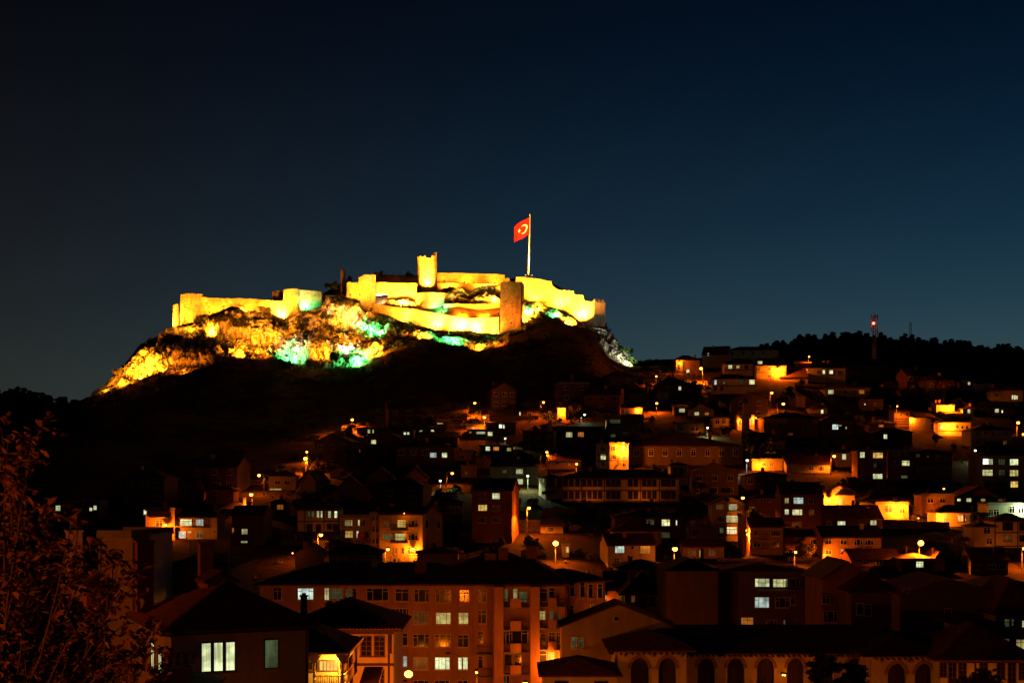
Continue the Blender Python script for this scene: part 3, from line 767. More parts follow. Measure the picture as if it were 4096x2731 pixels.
def house(label, reg, x0, x1, yr, ye, yb, roof='hip', col='white', wins='', yaw=0, Y=None, depth=None, name='house', cat='house', rm=None,
          frame=None, chim=(), balc=(), bands=(), posts=(), over=.45, grid=None, group=None, rise=None, base=None, y_off=0.0, sidewins=''):
    """a house whose front spans x0..x1 in a photo region; yr, ye, yb: ridge, eave and foot heights there"""
    (p0, pe), (p1, pr), (_, pbot) = PX(reg, x0, ye), PX(reg, x1, yr), PX(reg, 0, yb)
    pc = (p0 + p1) / 2; yaw = R(yaw)
    if Y is None: Y = ground_y(pc, pbot)
    Y += y_off
    Xc = (pc - HPX) * Y / FPX; ca, sa = math.cos(yaw), math.sin(yaw)
    def lx(px): u = (px - HPX) / FPX; return (u * Y - Xc) / (ca - u * sa)
    t0, t1 = lx(p0), lx(p1); w = t1 - t0; tm = (t0 + t1) / 2
    ox, oy = Xc + tm * ca, Y + tm * sa
    d = depth or min(max(w * .75, 5.5), 10.5)
    zE = zof(pe, Y) + ZC
    cor = [(ox + a * ca - b * sa, oy + a * sa + b * ca) for a in (-w / 2, w / 2) for b in (0, d)]
    zg = min(gz(x, y) for x, y in cor) - .4
    if base is not None: zg = base
    if zg > zE - 2.2: zg = zE - 2.4
    t = empty(name, (ox, oy, zg), yaw)
    H = zE - zg
    wm = wallmat(col); rm = rm or M_ROOF[len(HOUSES) % 4]
    ridge_y = d / 2 if roof in ('hip', 'side') else 0
    zr = zof(pr, Y + ridge_y * ca) + ZC - zg
    rs = min(max(zr - H, .9), .42 * (d if roof != 'front' else w) + .6) if rise is None else rise
    o = over; th = .16
    mb = MB()
    if roof == 'front':
        mb.prism([(-w / 2, 0), (w / 2, 0), (w / 2, H), (0, H + rs), (-w / 2, H)], 'y', 0, d)
    elif roof == 'side':
        mb.prism([(0, 0), (d, 0), (d, H), (d / 2, H + rs), (0, H)], 'x', -w / 2, w / 2)
    elif roof == 'mono':
        mb.prism([(0, 0), (d, 0), (d, H + rs), (0, H)], 'x', -w / 2, w / 2)
    else:
        mb.box(-w / 2, w / 2, 0, d, 0, H)
    body = mb.build('wall', wm, t)
    mb = MB()
    if roof == 'front':
        sl = math.hypot(w / 2, rs); nx, nz = rs / sl, (w / 2) / sl; e = o / (w / 2)
        for s in (-1, 1):
            a = (s * (w / 2 + o), H - rs * e + .01); b_ = (0, H + rs + .01)
            poly = [a, b_, (0, H + rs + .01 + th / nz), (a[0] + s * nx * th * .3, a[1] + nz * th)]
            mb.prism(poly if s < 0 else poly[::-1], 'y', -o, d + o)
    elif roof == 'side':
        nz = (d / 2) / math.hypot(d / 2, rs); e = o / (d / 2)
        for s in (-1, 1):
            ya = d / 2 + s * (d / 2 + o); a = (ya, H - rs * e + .01); b_ = (d / 2, H + rs + .01)
            poly = [a, b_, (d / 2, H + rs + .01 + th / nz), (ya, a[1] + th)]
            mb.prism(poly if s < 0 else poly[::-1], 'x', -w / 2 - .25, w / 2 + .25)
    elif roof == 'mono':
        mb.prism([(-o, H - rs * o / d + .01), (d + o, H + rs + rs * o / d + .01), (d + o, H + rs + rs * o / d + .01 + th), (-o, H - rs * o / d + .01 + th)], 'x', -w / 2 - .25, w / 2 + .25)
    elif roof == 'hip':
        W, D = w / 2 + o, d + o; b0, b1 = H + .005, H + .14
        ins = min(d / 2 + o, W - .05) if w >= d else W - .05
        if w >= d: ra, rb = (-W + ins, d / 2), (W - ins, d / 2)
        else: ra, rb = (0, w / 2), (0, d - w / 2)
        vs = [(-W, -o, b0), (W, -o, b0), (W, D, b0), (-W, D, b0), (-W, -o, b1), (W, -o, b1), (W, D, b1), (-W, D, b1), (ra[0], ra[1], H + rs), (rb[0], rb[1], H + rs)]
        fs = [(3, 2, 1, 0), (0, 1, 5, 4), (1, 2, 6, 5), (2, 3, 7, 6), (3, 0, 4, 7)]
        fs += [(4, 5, 9, 8), (6, 7, 8, 9), (5, 6, 9), (7, 4, 8)] if w >= d else [(4, 5, 8), (5, 6, 9, 8), (6, 7, 9), (7, 4, 8, 9)]
        mb.add(vs, fs)
    else:
        mb.box(-w / 2 - .12, w / 2 + .12, -.12, d + .12, H + .003, H + .25)
        mb.box(-w / 2 - .1, w / 2 + .1, -.1, .08, H + .25, H + .55); mb.box(-w / 2 - .1, w / 2 + .1, d - .08, d + .1, H + .25, H + .55)
    rf = mb.build('roof', rm if roof != 'flat' else M_CONC, t)
    def P(reg_x, reg_y):      # photo point on the facade -> local x, z and metres per photo pixel
        px, py = PX(reg, reg_x, reg_y)
        lxx = lx(px); yq = Y + lxx * sa
        return lxx - tm, (HPY - py) * yq / FPX + ZC - zg, yq / FPX
    s_reg = REG[reg][2]
    fm = frame or (M_FRAMED if col == 'white' and len(HOUSES) % 3 == 0 else M_FRAME)
    done = []
    for k, x, y, ww, hh, st in parse(wins):
        X, Z, m = P(x, y)
        add_window(t, (X, 0, Z), ww * s_reg * m / ca, hh * s_reg * m, k, st, fm)
        done.append((X, Z))
    if grid:
        nx_, ny_, gw, gh = grid
        for i in range(nx_):
            for j in range(ny_):
                X = -w / 2 + w * (i + .5) / nx_; Z = H - .55 - gh / 2 - j * 2.75
                if Z < 1.2 or any(abs(X - a) < gw * .9 + .35 and abs(Z - b) < gh * .95 for a, b in done): continue
                add_window(t, (X, 0, Z), gw, gh, 'd', None, fm)
    for side, sx, f0, zt_, ww, hh, k in (parse_side(sidewins) if sidewins else ()):
        add_window(t, (sx * w / 2, d * f0, H - zt_), ww, hh, k, None, fm, rz=R(90) * sx)
    rnd = random.Random(sum(map(ord, label)))
    if not chim and roof != 'mono' and Y > 200 and rnd.random() < .75:      # most roofs carry a chimney
        for q in range(1 + (w > 12)):
            cxx = w * rnd.uniform(-.36, .36); cwm = rnd.uniform(.55, .8); cy = d * rnd.uniform(.3, .6); zt_ = H + rs * (.75 if roof != 'flat' else .3) + rnd.uniform(.6, 1.1)
            mb = MB(); mb.box(cxx - cwm / 2, cxx + cwm / 2, cy, cy + cwm * .8, H - .1, zt_)
            mb.box(cxx - cwm / 2 - .07, cxx + cwm / 2 + .07, cy - .07, cy + cwm * .8 + .07, zt_, zt_ + .12)
            mb.build('chimney', M_BRICK if rnd.random() < .6 else M_CHIMW, rf)
    if cat in ('house', 'apartment block') and Y > 200 and rnd.random() < .45:
        dx_ = w * rnd.uniform(-.42, .42)
        mb = MB(); mb.tube([(dx_, d * .25, H - .1), (dx_, d * .25, H + rs * .5 + 1.5)], .03, 4)
        for q in range(4): mb.tube([(dx_ - .45, d * .25, H + rs * .5 + 1.45 - .12 * q), (dx_ + .45, d * .25, H + rs * .5 + 1.45 - .12 * q)], .015, 3)
        mb.build('tv_antenna', M_IRON, t)
    if cat in ('house', 'apartment block') and roof != 'mono' and H > 4 and rnd.random() < .6:
        dx_ = -w / 2 + .15 if rnd.random() < .5 else w / 2 - .15
        mb = MB(); mb.tube([(dx_, -.06, .2), (dx_, -.06, H - .1), (dx_, -over * .8, H + .02)], .05, 5); mb.build('drainpipe', M_METAL, t)
    for x, yt, cw in chim:
        X, Z, m = P(x, yt)
        cwm = cw * s_reg * m; X = min(max(X, -w / 2 + cwm), w / 2 - cwm)
        z0 = H - .1; zt_ = max(Z, H + rs * .4 + .9)
        mb = MB(); cy = d * .38
        mb.box(X - cwm / 2, X + cwm / 2, cy, cy + cwm * .8, z0, zt_)
        mb.box(X - cwm / 2 - .08, X + cwm / 2 + .08, cy - .08, cy + cwm * .8 + .08, zt_, zt_ + .12)
        mb.box(X - cwm / 2 + .1, X + cwm / 2 - .1, cy + .1, cy + cwm * .8 - .1, zt_ + .12, zt_ + .3)
        mb.build('chimney', M_BRICK if len(HOUSES) % 2 else M_CHIMW, rf)
    for x0_, x1_, yf in balc:
        Xa, Z, m = P(x0_, yf); Xb, _, _ = P(x1_, yf)
        bo = empty('balcony', (0, 0, 0)); bo.parent = t
        mb = MB(); mb.box(Xa, Xb, -1.1, .02, Z - .16, Z); mb.build('slab', M_CONC, bo)
        mb = MB(); mb.box(Xa, Xb, -1.1, -1.04, Z + .88, Z + .95)
        mb.box(Xa, Xa + .05, -1.04, 0, Z + .88, Z + .95); mb.box(Xb - .05, Xb, -1.04, 0, Z + .88, Z + .95)
        n = max(3, int((Xb - Xa) / .16))
        for i in range(n + 1):
            xx = Xa + (Xb - Xa - .03) * i / n; mb.box(xx, xx + .03, -1.085, -1.055, Z, Z + .88)
        mb.build('railing', M_IRON, bo)
    for yb_ in bands:
        _, Z, _ = P(x0, yb_)
        mb = MB(); mb.box(-w / 2 - .03, w / 2 + .03, -.06, .02, Z - .11, Z + .11); mb.build('timber_beam', M_TIMBER, t)
    for xp in posts:
        X, _, _ = P(xp, ye)
        mb = MB(); mb.box(X - .09, X + .09, -.055, .02, 0, H - .02); mb.build('timber_post', M_TIMBER, t)
    tag(t, label, cat, group)
    HOUSES[label] = dict(o=t, w=w, d=d, H=H, rs=rs, P=P, Y=Y, body=body, roof=rf, ca=ca, sa=sa)
    return t
def garden_wall(label, reg, x0, x1, yt, yb, Y=None, th=.5, mat=None, name='garden_wall', cat='wall', yt1=None, yaw=0):
    (p0, a), (p1, b) = PX(reg, x0, yt), PX(reg, x1, yb)
    pc = (p0 + p1) / 2
    if Y is None: Y = ground_y(pc, b)
    a1 = PX(reg, x1, yt1)[1] if yt1 is not None else a
    X0, X1 = (p0 - HPX) * Y / FPX, (p1 - HPX) * Y / FPX
    zb = min(zof(b, Y) + ZC, gz(X0, Y), gz(X1, Y)) - .6
    n = max(2, int((X1 - X0) / .8)); V, Fc = [], []
    for i in range(n + 1):
        f = i / n; x = X0 + (X1 - X0) * f - (X0 + X1) / 2
        z = zof(a + (a1 - a) * f, Y) + ZC - zb + random.uniform(-.07, .07)
        V += [(x, 0, 0), (x, random.uniform(-.03, .03), z), (x, th, z), (x, th, 0)]
    for i in range(n):
        for j in range(4): k = (j + 1) % 4; Fc.append((i * 4 + j, (i + 1) * 4 + j, (i + 1) * 4 + k, i * 4 + k))
    Fc += [(3, 2, 1, 0), (n * 4, n * 4 + 1, n * 4 + 2, n * 4 + 3)]
    mb = MB(); mb.add([(x, y, z) for x, y, z in V], [f[::-1] for f in Fc])
    o = mb.build(name, mat or M_STONEW, loc=((X0 + X1) / 2, Y, zb)); o.rotation_euler.z = R(yaw)
    tag(o, label, cat, None, 'thing')
    return o
TG = 'houses of the hillside town'
def H(label, *a, **k):
    k.setdefault('group', TG); return house(label, *a, **k)

# ---- ridge and upper right hill
H('dark gabled house on the skyline with one tiny lit window', 'R0', 455, 605, 276, 318, 400, 'side', 'cream', 'w491,321,7,16', yaw=-20, chim=[(507, 268, 8)])
H('long low dark building on the skyline right of the gabled house', 'R0', 608, 905, 274, 296, 370, 'hip', 'grey', grid=(5, 1, 1.0, 1.2))
H('corner house beside the bright lamp near the ridge, orange lit end panels', 'R0', 298, 440, 325, 356, 432, 'hip', 'ochre', 'e316,388,18,50/one;e346,386,14,48/one;w371,419,18,20', yaw=8, chim=[(425, 322, 10)])
H('house with one bright and one dim window right of the bright ridge lamp', 'R0', 588, 755, 345, 378, 445, 'hip', 'white', 'w620,394,22,20;v665,394,18,16;d715,394,20,18', bands=[412])
H('upper house with a single wide lit window above the brightest yellow house', 'R0', 778, 944, 335, 352, 400, 'flat', 'cream', 'w796,368,26,16;d850,370,24,18;d905,370,24,18')
H('brightest yellow lit house near the ridge with a lamp on its wall', 'R0', 772, 950, 378, 396, 470, 'flat', 'cream', 'e850,408,22,16;e790,408,16,16;e853,448,20,22;e905,418,16,20', bands=[426])
H('low shed with a sloping orange lit roof near the ridge', 'R0', 915, 1078, 412, 452, 482, 'mono', 'tan', '', yaw=-14, rise=3.2)
H('pale house with a dark hip roof and two lit windows right of the sloping shed', 'R0', 1078, 1300, 368, 402, 492, 'hip', 'white', 'w1172,424,12,20;w1215,424,20,20;d1138,424,12,16;d1265,426,18,20', bands=[444], posts=[1192])
H('orange tinted house under the lamp above the sloping shed', 'R0', 1000, 1096, 352, 372, 405, 'mono', 'pink', '', yaw=-8)
H('wide dark house with four windows, the right one brightest, left of the lane lamps', 'R0', 514, 765, 436, 466, 556, 'hip', 'white', 'w533,485,14,26;b584,488,6,6;g689,481,26,22;w748,483,30,26;d533,522,12,20;d570,522,12,20', bands=[505])
H('dark hip roofed house with a single window left of the wide dark house', 'R0', 180, 395, 460, 500, 562, 'hip', 'dark', 'w323,520,16,20;d250,520,16,18')
H('small dim white house below the single window house', 'R0', 188, 256, 540, 549, 592, 'flat', 'white', 'd225,560,20,14')
H('dim reddish house at the edge of the bare slope', 'R0', 20, 122, 520, 551, 592, 'hip', 'pink', 'd75,566,14,18;d100,566,10,18')
H('dim gable high on the bare slope above the reddish house', 'R0', 5, 90, 497, 520, 560, 'front', 'brick', '')
H('low house with a white and a warm window under the radio mast', 'R0', 1180, 1445, 494, 520, 572, 'hip', 'grey', 'w1213,541,32,22;o1395,541,30,22;d1300,541,26,20')
H('tiny dim gabled hut right below the radio mast', 'R0', 1526, 1610, 474, 494, 522, 'front', 'tan', 'd1556,500,10,10')
H('dark gabled roof right of the tiny hut', 'R0', 1625, 1730, 508, 535, 570, 'front', 'dark', '')
H('dark house with one tiny bright round window', 'R0', 1395, 1522, 566, 586, 652, 'hip', 'dark', 'b1414,614,8,8/none;d1470,615,16,14', bands=[632])
H('narrow reddish house beside the lane of the lamp pair', 'R0', 1008, 1062, 568, 578, 632, 'flat', 'pink', 'd1035,595,14,16')
H('low lit house with sloping roof right of the lane lamp pair', 'R0', 1082, 1192, 625, 637, 668, 'hip', 'cream', 'w1162,657,14,22')
H('orange lit upright house with two small windows, upper right', 'R0', 1988, 2062, 470, 483, 538, 'flat', 'pink', 'w2028,490,12,18;b2054,495,6,8')
H('white walled long house right of the orange upright house', 'R0', 2062, 2232, 462, 494, 548, 'hip', 'white', 'd2190,508,16,30', chim=[(2130, 458, 9)], bands=[540])
H('dark timbered house with three narrow lit windows at the right edge', 'R0', 2155, 2345, 500, 535, 600, 'hip', 'grey', 'w2285,573,9,24/none;w2298,573,9,24/none;w2310,573,8,20/none;d2190,560,16,20')
H('dark house with a bright and a small window, right edge above the orange house', 'R0', 2135, 2300, 606, 632, 682, 'hip', 'dark', 'w2192,652,22,20;w2223,656,8,14')
H('dim gabled house behind the glowing hillside houses', 'R0', 1940, 2010, 580, 612, 640, 'front', 'tan', 'd1973,598,8,8')
H('glowing yellow house on the right hill, left one of the lit pair', 'R0', 1835, 1942, 604, 618, 678, 'mono', 'cream', '', chim=[(1866, 600, 12), (1840, 598, 10)], rise=1.4)
H('lit house with one bright window, right one of the glowing pair', 'R0', 1992, 2056, 628, 640, 692, 'hip', 'cream', 'w2027,655,14,22', yaw=-10)
H('low roofed porch house in front of the glowing pair', 'R0', 1890, 1996, 655, 672, 700, 'mono', 'tan', 'd1930,684,16,12')
H('timber clad house lit orange behind the thin tall lamp', 'R0', 1585, 1680, 640, 656, 748, 'mono', 'ochre', 'd1627,672,12,18;d1663,672,12,18', bands=[700, 715, 730])
garden_wall('bright yellow yard wall with tree shadow right of the timber clad house', 'R0', 1676, 1805, 690, 768, yt1=700)
H('house with a floodlit yellow porch and dark square windows, right hill', 'R0', 1846, 2040, 686, 722, 802, 'hip', 'cream', 'w1860,745,6,22/none;w1868,745,6,22/none;p1900,735,6,8/none;d1957,745,16,20;d1988,748,12,20;d2015,748,12,20', yaw=-6, bands=[770])
H('long two storey orange lit house at the right edge', 'R0', 2040, 2277, 735, 768, 882, 'hip', 'cream', 'd2080,785,20,22;d2122,787,18,22;d2170,787,18,22;d2240,787,18,22;d2078,837,20,24;d2123,835,14,18;e2240,840,20,20')
H('dark house cut by the right edge under the lamps', 'R0', 2278, 2400, 800, 818, 880, 'flat', 'pink', 'd2320,835,16,18')
H('dark house with a wide lit window and a slit beside it, right hill', 'R0', 1160, 1372, 680, 716, 802, 'hip', 'dark', 'w1239,747,34,28;v1268,739,14,5/none;w1303,753,6,12/none', yaw=5)
H('dark house with one orange glowing opening, right hill', 'R0', 1440, 1592, 706, 728, 790, 'hip', 'dark', 'o1508,741,28,12/none')
H('dark broad roofed house with one small square lit window', 'R0', 1480, 1692, 752, 782, 862, 'hip', 'dark', 'w1535,804,20,24')
H('dark apartment house behind the minaret with faint windows', 'R0', 820, 1142, 664, 698, 812, 'hip', 'brick', 'd852,740,24,26;d918,738,30,26;e975,790,28,14/none;d1060,740,26,26')
H('dark low house with one white window left of the gabled pair', 'R0', 290, 376, 620, 632, 684, 'mono', 'dark', 'w336,650,32,20')
H('gabled house with one white and one orange window, upper middle', 'R0', 378, 522, 614, 648, 688, 'front', 'white', 'w423,669,24,18;o482,669,22,14')
H('house with lit orange bay behind the minaret, pale wall', 'R0', 660, 762, 672, 688, 800, 'flat', 'cream', 'e678,720,14,30/none;y745,715,16,36/one;e680,790,16,26/none', y_off=6)

# ---- upper middle
H('narrow tall house glowing bright yellow, upper middle', 'R2', 58, 130, 250, 272, 392, 'side', 'cream', 'e92,300,14,24', yaw=-12, depth=6)
H('small orange lit roof beside the narrow yellow house', 'R2', 84, 236, 380, 400, 425, 'side', 'cream', '', yaw=6)
H('long low house with orange left part and dark windows, upper middle', 'R2', 450, 706, 240, 276, 334, 'hip', 'pink', 'd480,305,34,34;d558,305,26,34;e640,308,36,30', chim=[(430, 258, 14)])
H('short house end glowing bright yellow at the right of the long low house', 'R2', 704, 772, 272, 284, 336, 'flat', 'cream', 'y740,302,40,30')
H('gabled house tinted green by the white lamp, two storeys with balcony', 'R2', 474, 612, 328, 362, 524, 'front', 'green', 'g545,386,84,32/strip;d525,446,34,34;d580,452,44,34;d627,455,28,34;g527,506,40,24/none', bands=[410, 426])
H('dark wing right of the green tinted gabled house', 'R2', 612, 782, 330, 366, 480, 'side', 'dark', 'd690,446,40,36;d745,420,26,40')
H('dark long roofed house with a white and a warm window, upper middle', 'R2', 20, 458, 400, 432, 545, 'side', 'dark', 'w160,498,50,40;o258,496,48,36;d345,498,40,36')
H('dark house with small gabled bay beside a greenish lamp', 'R2', 1060, 1292, 385, 404, 484, 'hip', 'grey', 'd1100,445,30,40;d1195,445,28,44;d1230,445,28,44')
H('faint pale house left of the minaret', 'R2', 1366, 1562, 335, 360, 440, 'hip', 'tan', 'd1400,385,34,44;d1455,385,30,44;d1520,385,30,44')
H('three storey house floodlit orange with flat roof, centre of town', 'R2', 396, 500, 560, 584, 788, 'flat', 'cream', 'd442,612,36,34;w445,684,42,42;d440,745,36,32', bands=[668, 714])
H('projecting bay of the orange floodlit house under a wide roof slab', 'R2', 500, 656, 548, 582, 788, 'flat', 'cream', 'e525,614,42,38;y622,616,40,38;e532,684,44,36;y626,690,36,32;d620,745,28,26', yaw=6, over=.9, y_off=-2.5, cat='house bay', name='house')
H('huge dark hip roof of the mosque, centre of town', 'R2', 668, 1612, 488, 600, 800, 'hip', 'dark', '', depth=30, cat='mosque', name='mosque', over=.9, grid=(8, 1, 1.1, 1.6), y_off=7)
H('pale timber framed house right of the mosque front with two dark windows', 'R2', 1008, 1150, 738, 756, 905, 'hip', 'white', 'd1050,798,30,52/sash;d1095,798,30,52/sash', bands=[845], frame=M_FRAMED, y_off=-3)
H('long traditional house of white panels between dark timbers, centre', 'R2', 100, 1088, 788, 862, 1058, 'hip', 'white',
  ';'.join('d%d,%d,32,60/sash' % (x, y) for y in (897, 1002) for x in (130, 180, 230, 285, 330, 375, 418, 487, 530, 572, 672, 718, 788, 830, 872, 947, 988, 1032)),
  bands=[868, 964, 1050], posts=[104, 262, 456, 758, 915, 1084], frame=M_FRAMED, depth=11, over=.8)
H('left wing of the long traditional house with sashed windows', 'R1', 2052, 2180, 835, 862, 1050, 'hip', 'white', 'd2082,895,26,62/sash;d2112,895,26,62/sash;d2168,895,26,62/sash;v2033,880,10,30/none', yaw=14, frame=M_FRAMED, bands=[935], y_off=1)
H('low house with an orange lit end wall left of the bright three storey house', 'R2', -10, 262, 668, 716, 785, 'side', 'pink', 'd60,735,24,24;d160,745,20,20', yaw=6)
H('orange lit yard building behind the pines', 'R2', 1690, 1945, 700, 716, 800, 'flat', 'ochre', 'e1790,745,30,30;e1850,745,30,30')
H('dark roofed house right of the pines', 'R3', 95, 462, 674, 736, 822, 'side', 'grey', 'd303,778,40,34;d385,780,44,34')
H('small lit gable house behind the lamp with slanted arm', 'R3', 505, 678, 618, 646, 772, 'side', 'cream', 'w577,682,30,44;d657,676,24,34')
H('apartment house with one white, one yellow and one lower lit window', 'R3', 690, 934, 620, 642, 905, 'flat', 'brick', 'w730,666,38,42;y860,670,80,42;g835,755,24,36;d880,755,40,36;w858,845,76,40;d735,842,34,40', balc=[(770, 925, 775)])
H('dark apartment house with one window lit behind a balcony', 'R3', 960, 1180, 616, 640, 885, 'flat', 'dark', 'w1092,735,62,40;d1020,652,50,38;d1100,655,34,36;d1010,735,40,38', balc=[(1050, 1140, 762)])
H('very dark house right of the balcony apartment with pinprick lights', 'R3', 1180, 1480, 618, 648, 890, 'hip', 'dark', 'e1195,672,30,22;e1278,680,10,10/none;g1080,850,50,20/none', grid=(4, 2, 1.3, 1.2))
H('apartment block with three lit storeys at the right edge', 'R3', 1712, 2110, 632, 672, 955, 'hip', 'cream', 'p1765,722,52,46;w1803,724,34,44/two;w1998,726,66,50;w1777,815,82,48;v1998,818,66,50;y2000,912,60,50;g1895,725,52,44;g1895,815,52,46;d1780,905,66,48;d1895,908,52,48', balc=[(1735, 1920, 748), (1735, 1920, 842)], cat='apartment block', name='apartment_block', grid=None, bands=[])
H('gabled house floodlit yellow with an attic balcony, right of centre', 'R3', 410, 665, 928, 988, 1094, 'front', 'cream', 'y530,963,18,18/none;y545,1057,42,44;d652,1066,26,44/none', balc=[(500, 662, 1000)])
H('apartment house with cool lit windows on two floors and a faintly lit one', 'R3', 50, 386, 900, 986, 1290, 'side', 'brick', 'v98,1048,32,42;b195,1048,80,48;w98,1142,32,40;w186,1145,78,44;e305,1145,40,40;e180,1245,80,36;d300,1050,40,40;d98,1245,32,40', balc=[(140, 240, 1076)])
H('low dark house with two lit windows under a chimney, lower right', 'R3', 380, 896, 1092, 1196, 1265, 'side', 'dark', 'w555,1236,60,30;w822,1232,50,36;d450,1236,40,30', chim=[(570, 1200, 34), (812, 1195, 28)])
H('building with a glowing orange wall behind a bare tree', 'R3', 842, 1116, 1058, 1080, 1210, 'flat', 'cream', 'g950,1118,64,56;e1062,1130,40,44')
garden_wall('long retaining wall lit orange below the bare tree', 'R3', 900, 1460, 1206, 1288, yt1=1228)
H('dark wide roofed house above the glowing orange wall', 'R3', 712, 1168, 988, 1062, 1110, 'hip', 'white', '', y_off=3)
H('dim stuccoed house right of the bare tree', 'R3', 1228, 1500, 984, 1012, 1185, 'flat', 'pink', 'd1300,1045,44,36;d1400,1045,40,36')
H('large dark gabled house with a row of four small lit windows', 'R3', 1500, 1912, 930, 1028, 1066, 'front', 'brick', 'w1538,1042,28,20/none;w1620,1043,38,26;v1738,1043,34,20;g1882,1045,30,22')
H('low tiled house lit orange with a porch, lower right', 'R3', 1346, 1642, 1082, 1152, 1268, 'hip', 'cream', 'y1425,1200,40,50;y1550,1195,44,50;e1610,1195,28,50', chim=[(1350, 1098, 12)])
H('pale house with greenish light on its front at the right edge', 'R3', 1780, 2120, 1062, 1088, 1212, 'flat', 'green', 'd1980,1122,44,54;d2056,1122,44,54;d1805,1150,32,50;d1850,1146,44,50')
H('small white house corner beside the greenish pale house', 'R3', 1630, 1782, 1160, 1170, 1240, 'flat', 'white', 'd1680,1190,40,40;d1730,1190,30,40')
H('white timber framed house with an orange lit lower window, right edge', 'R3', 1836, 2130, 1150, 1226, 1445, 'hip', 'white', 'd1945,1262,82,62;e1945,1362,62,50;d2075,1262,60,62;d2075,1362,60,50', bands=[1222, 1315, 1428], posts=[1840, 2030], frame=M_FRAMED)
H('smaller pale house left of the white timber framed house', 'R3', 1662, 1836, 1242, 1270, 1442, 'hip', 'cream', 'd1772,1298,54,48;d1790,1390,44,48')
H('dark terraced house with a flower hedge in front, lower right', 'R3', 75, 394, 1302, 1350, 1492, 'side', 'brick', 'd190,1385,40,40;d330,1390,60,40;d310,1475,90,36;d130,1478,70,40')
H('orange lit two storey house with one bright lower window, lower right', 'R3', 396, 888, 1266, 1352, 1536, 'side', 'pink', 'd447,1388,46,38;d573,1390,50,38;d697,1395,64,44;d787,1397,64,42;e447,1473,46,44;w574,1478,46,44', posts=[398])
H('low dark roof in front of the big glaring lamp', 'R3', 636, 1040, 1456, 1530, 1600, 'side', 'brick', 'd760,1560,50,44;d870,1560,50,44', yaw=3)
H('small shed with an orange lit gable right of the glaring lamp', 'R6', 1494, 1604, 258, 330, 448, 'front', 'ochre', '', chim=[(1528, 225, 12)])
H('dark house with a single greenish window under the glaring lamp', 'R6', 1190, 1494, 270, 318, 450, 'hip', 'dark', 'w1367,369,64,50/threeT')
H('dark gabled house at the right behind the dim roofs', 'R6', 1850, 2200, 215, 320, 480, 'side', 'dark', 'd1900,390,60,50;d2050,385,60,50;d2150,385,60,50')

# ---- middle and left of town
H('low house under the highest left lamp with two white windows', 'R1', 478, 652, 414, 440, 492, 'hip', 'dark', 'w577,469,18,26/two;w616,469,18,26/two;g545,466,12,16/none')
H('big dark gabled house with one window and a tiny warm one', 'R1', 470, 905, 456, 562, 660, 'front', 'brick', 'w616,558,40,34;o492,633,20,22')
H('pale narrow house end with a pair of white windows', 'R1', 850, 948, 440, 466, 575, 'flat', 'white', 'w877,487,17,20/two;w905,487,17,20/two')
H('long faint house on the bare slope with dark windows', 'R1', 890, 1398, 290, 326, 372, 'side', 'brick', 'd1000,348,34,28;d1090,348,34,28;d1180,348,34,28;d1268,348,34,28;d1330,350,34,28')
H('house with an orange edged roof line and three outlined windows', 'R1', 980, 1318, 482, 518, 600, 'side', 'brick', 'e1055,584,56,18/none;e1122,584,46,18/none;e1228,584,50,18/none', over=.7)
H('low dark house showing two slivers of lit window above the roof line', 'R1', 990, 1210, 420, 448, 478, 'hip', 'dark', 'w1012,466,24,12/none;w1110,464,26,12/none')
H('dark roof with a thin lit window under its ridge', 'R1', 1130, 1240, 372, 392, 430, 'mono', 'dark', 'v1172,404,44,10/none')
H('dark broad house with two white windows side by side, left of centre', 'R1', 800, 1292, 545, 604, 765, 'hip', 'dark', 'w1114,668,50,38;w1209,668,42,38', grid=(5, 1, 1.6, 1.3))
H('house with a strip of five little lit windows and one larger', 'R1', 1408, 1622, 452, 468, 512, 'flat', 'cream', 'w1512,482,72,20/strip;w1590,490,36,32;o1424,478,20,12/none')
H('low house with an orange lit roof front under the second lamp', 'R1', 1392, 1560, 404, 424, 458, 'flat', 'ochre', 'w1447,443,24,12/none;g1492,442,16,10/none')
H('house with a white porch lamp and a curtained window', 'R1', 1560, 1802, 384, 402, 500, 'hip', 'pink', 'd1595,427,44,26;p1676,428,20,32/none;w1704,430,14,30/one', bands=[446])
H('dark roof with a slim slanted lit skylight', 'R1', 1590, 1992, 294, 342, 390, 'side', 'dark', 'w1840,322,9,26/none;d1920,325,30,26')
H('dark house with a white, an orange and a dim window in a row', 'R1', 1510, 1782, 560, 590, 668, 'hip', 'dark', 'w1571,614,36,32/two;o1640,614,46,28;v1748,620,34,26')
H('dim house between the windowed roofs, left of the white and orange pair', 'R1', 1302, 1440, 622, 642, 720, 'flat', 'pink', 'd1355,685,42,30')
H('small reddish lit house with a flat terrace, middle of town', 'R1', 1470, 1588, 690, 708, 790, 'flat', 'pink', 'd1560,740,24,30')
H('orange lit low front beside the reddish terrace house', 'R1', 1346, 1472, 756, 770, 856, 'flat', 'ochre', 'e1390,820,20,26')
H('dark house with two lit windows stacked one above the other', 'R1', 1588, 1992, 702, 770, 925, 'hip', 'dark', 'w1836,805,54,38;w1836,890,54,40;g1710,805,30,20/none', balc=[(1800, 1872, 828)])
H('tall dark red apartment house with a white and a warm window', 'R1', 1440, 1772, 870, 962, 1410, 'side', 'brick', 'w1640,1010,62,48/threeT;y1528,1108,72,48;d1525,1010,60,44;d1640,1108,62,44;d1525,1210,60,44;d1640,1210,62,44', yaw=-7, depth=11)
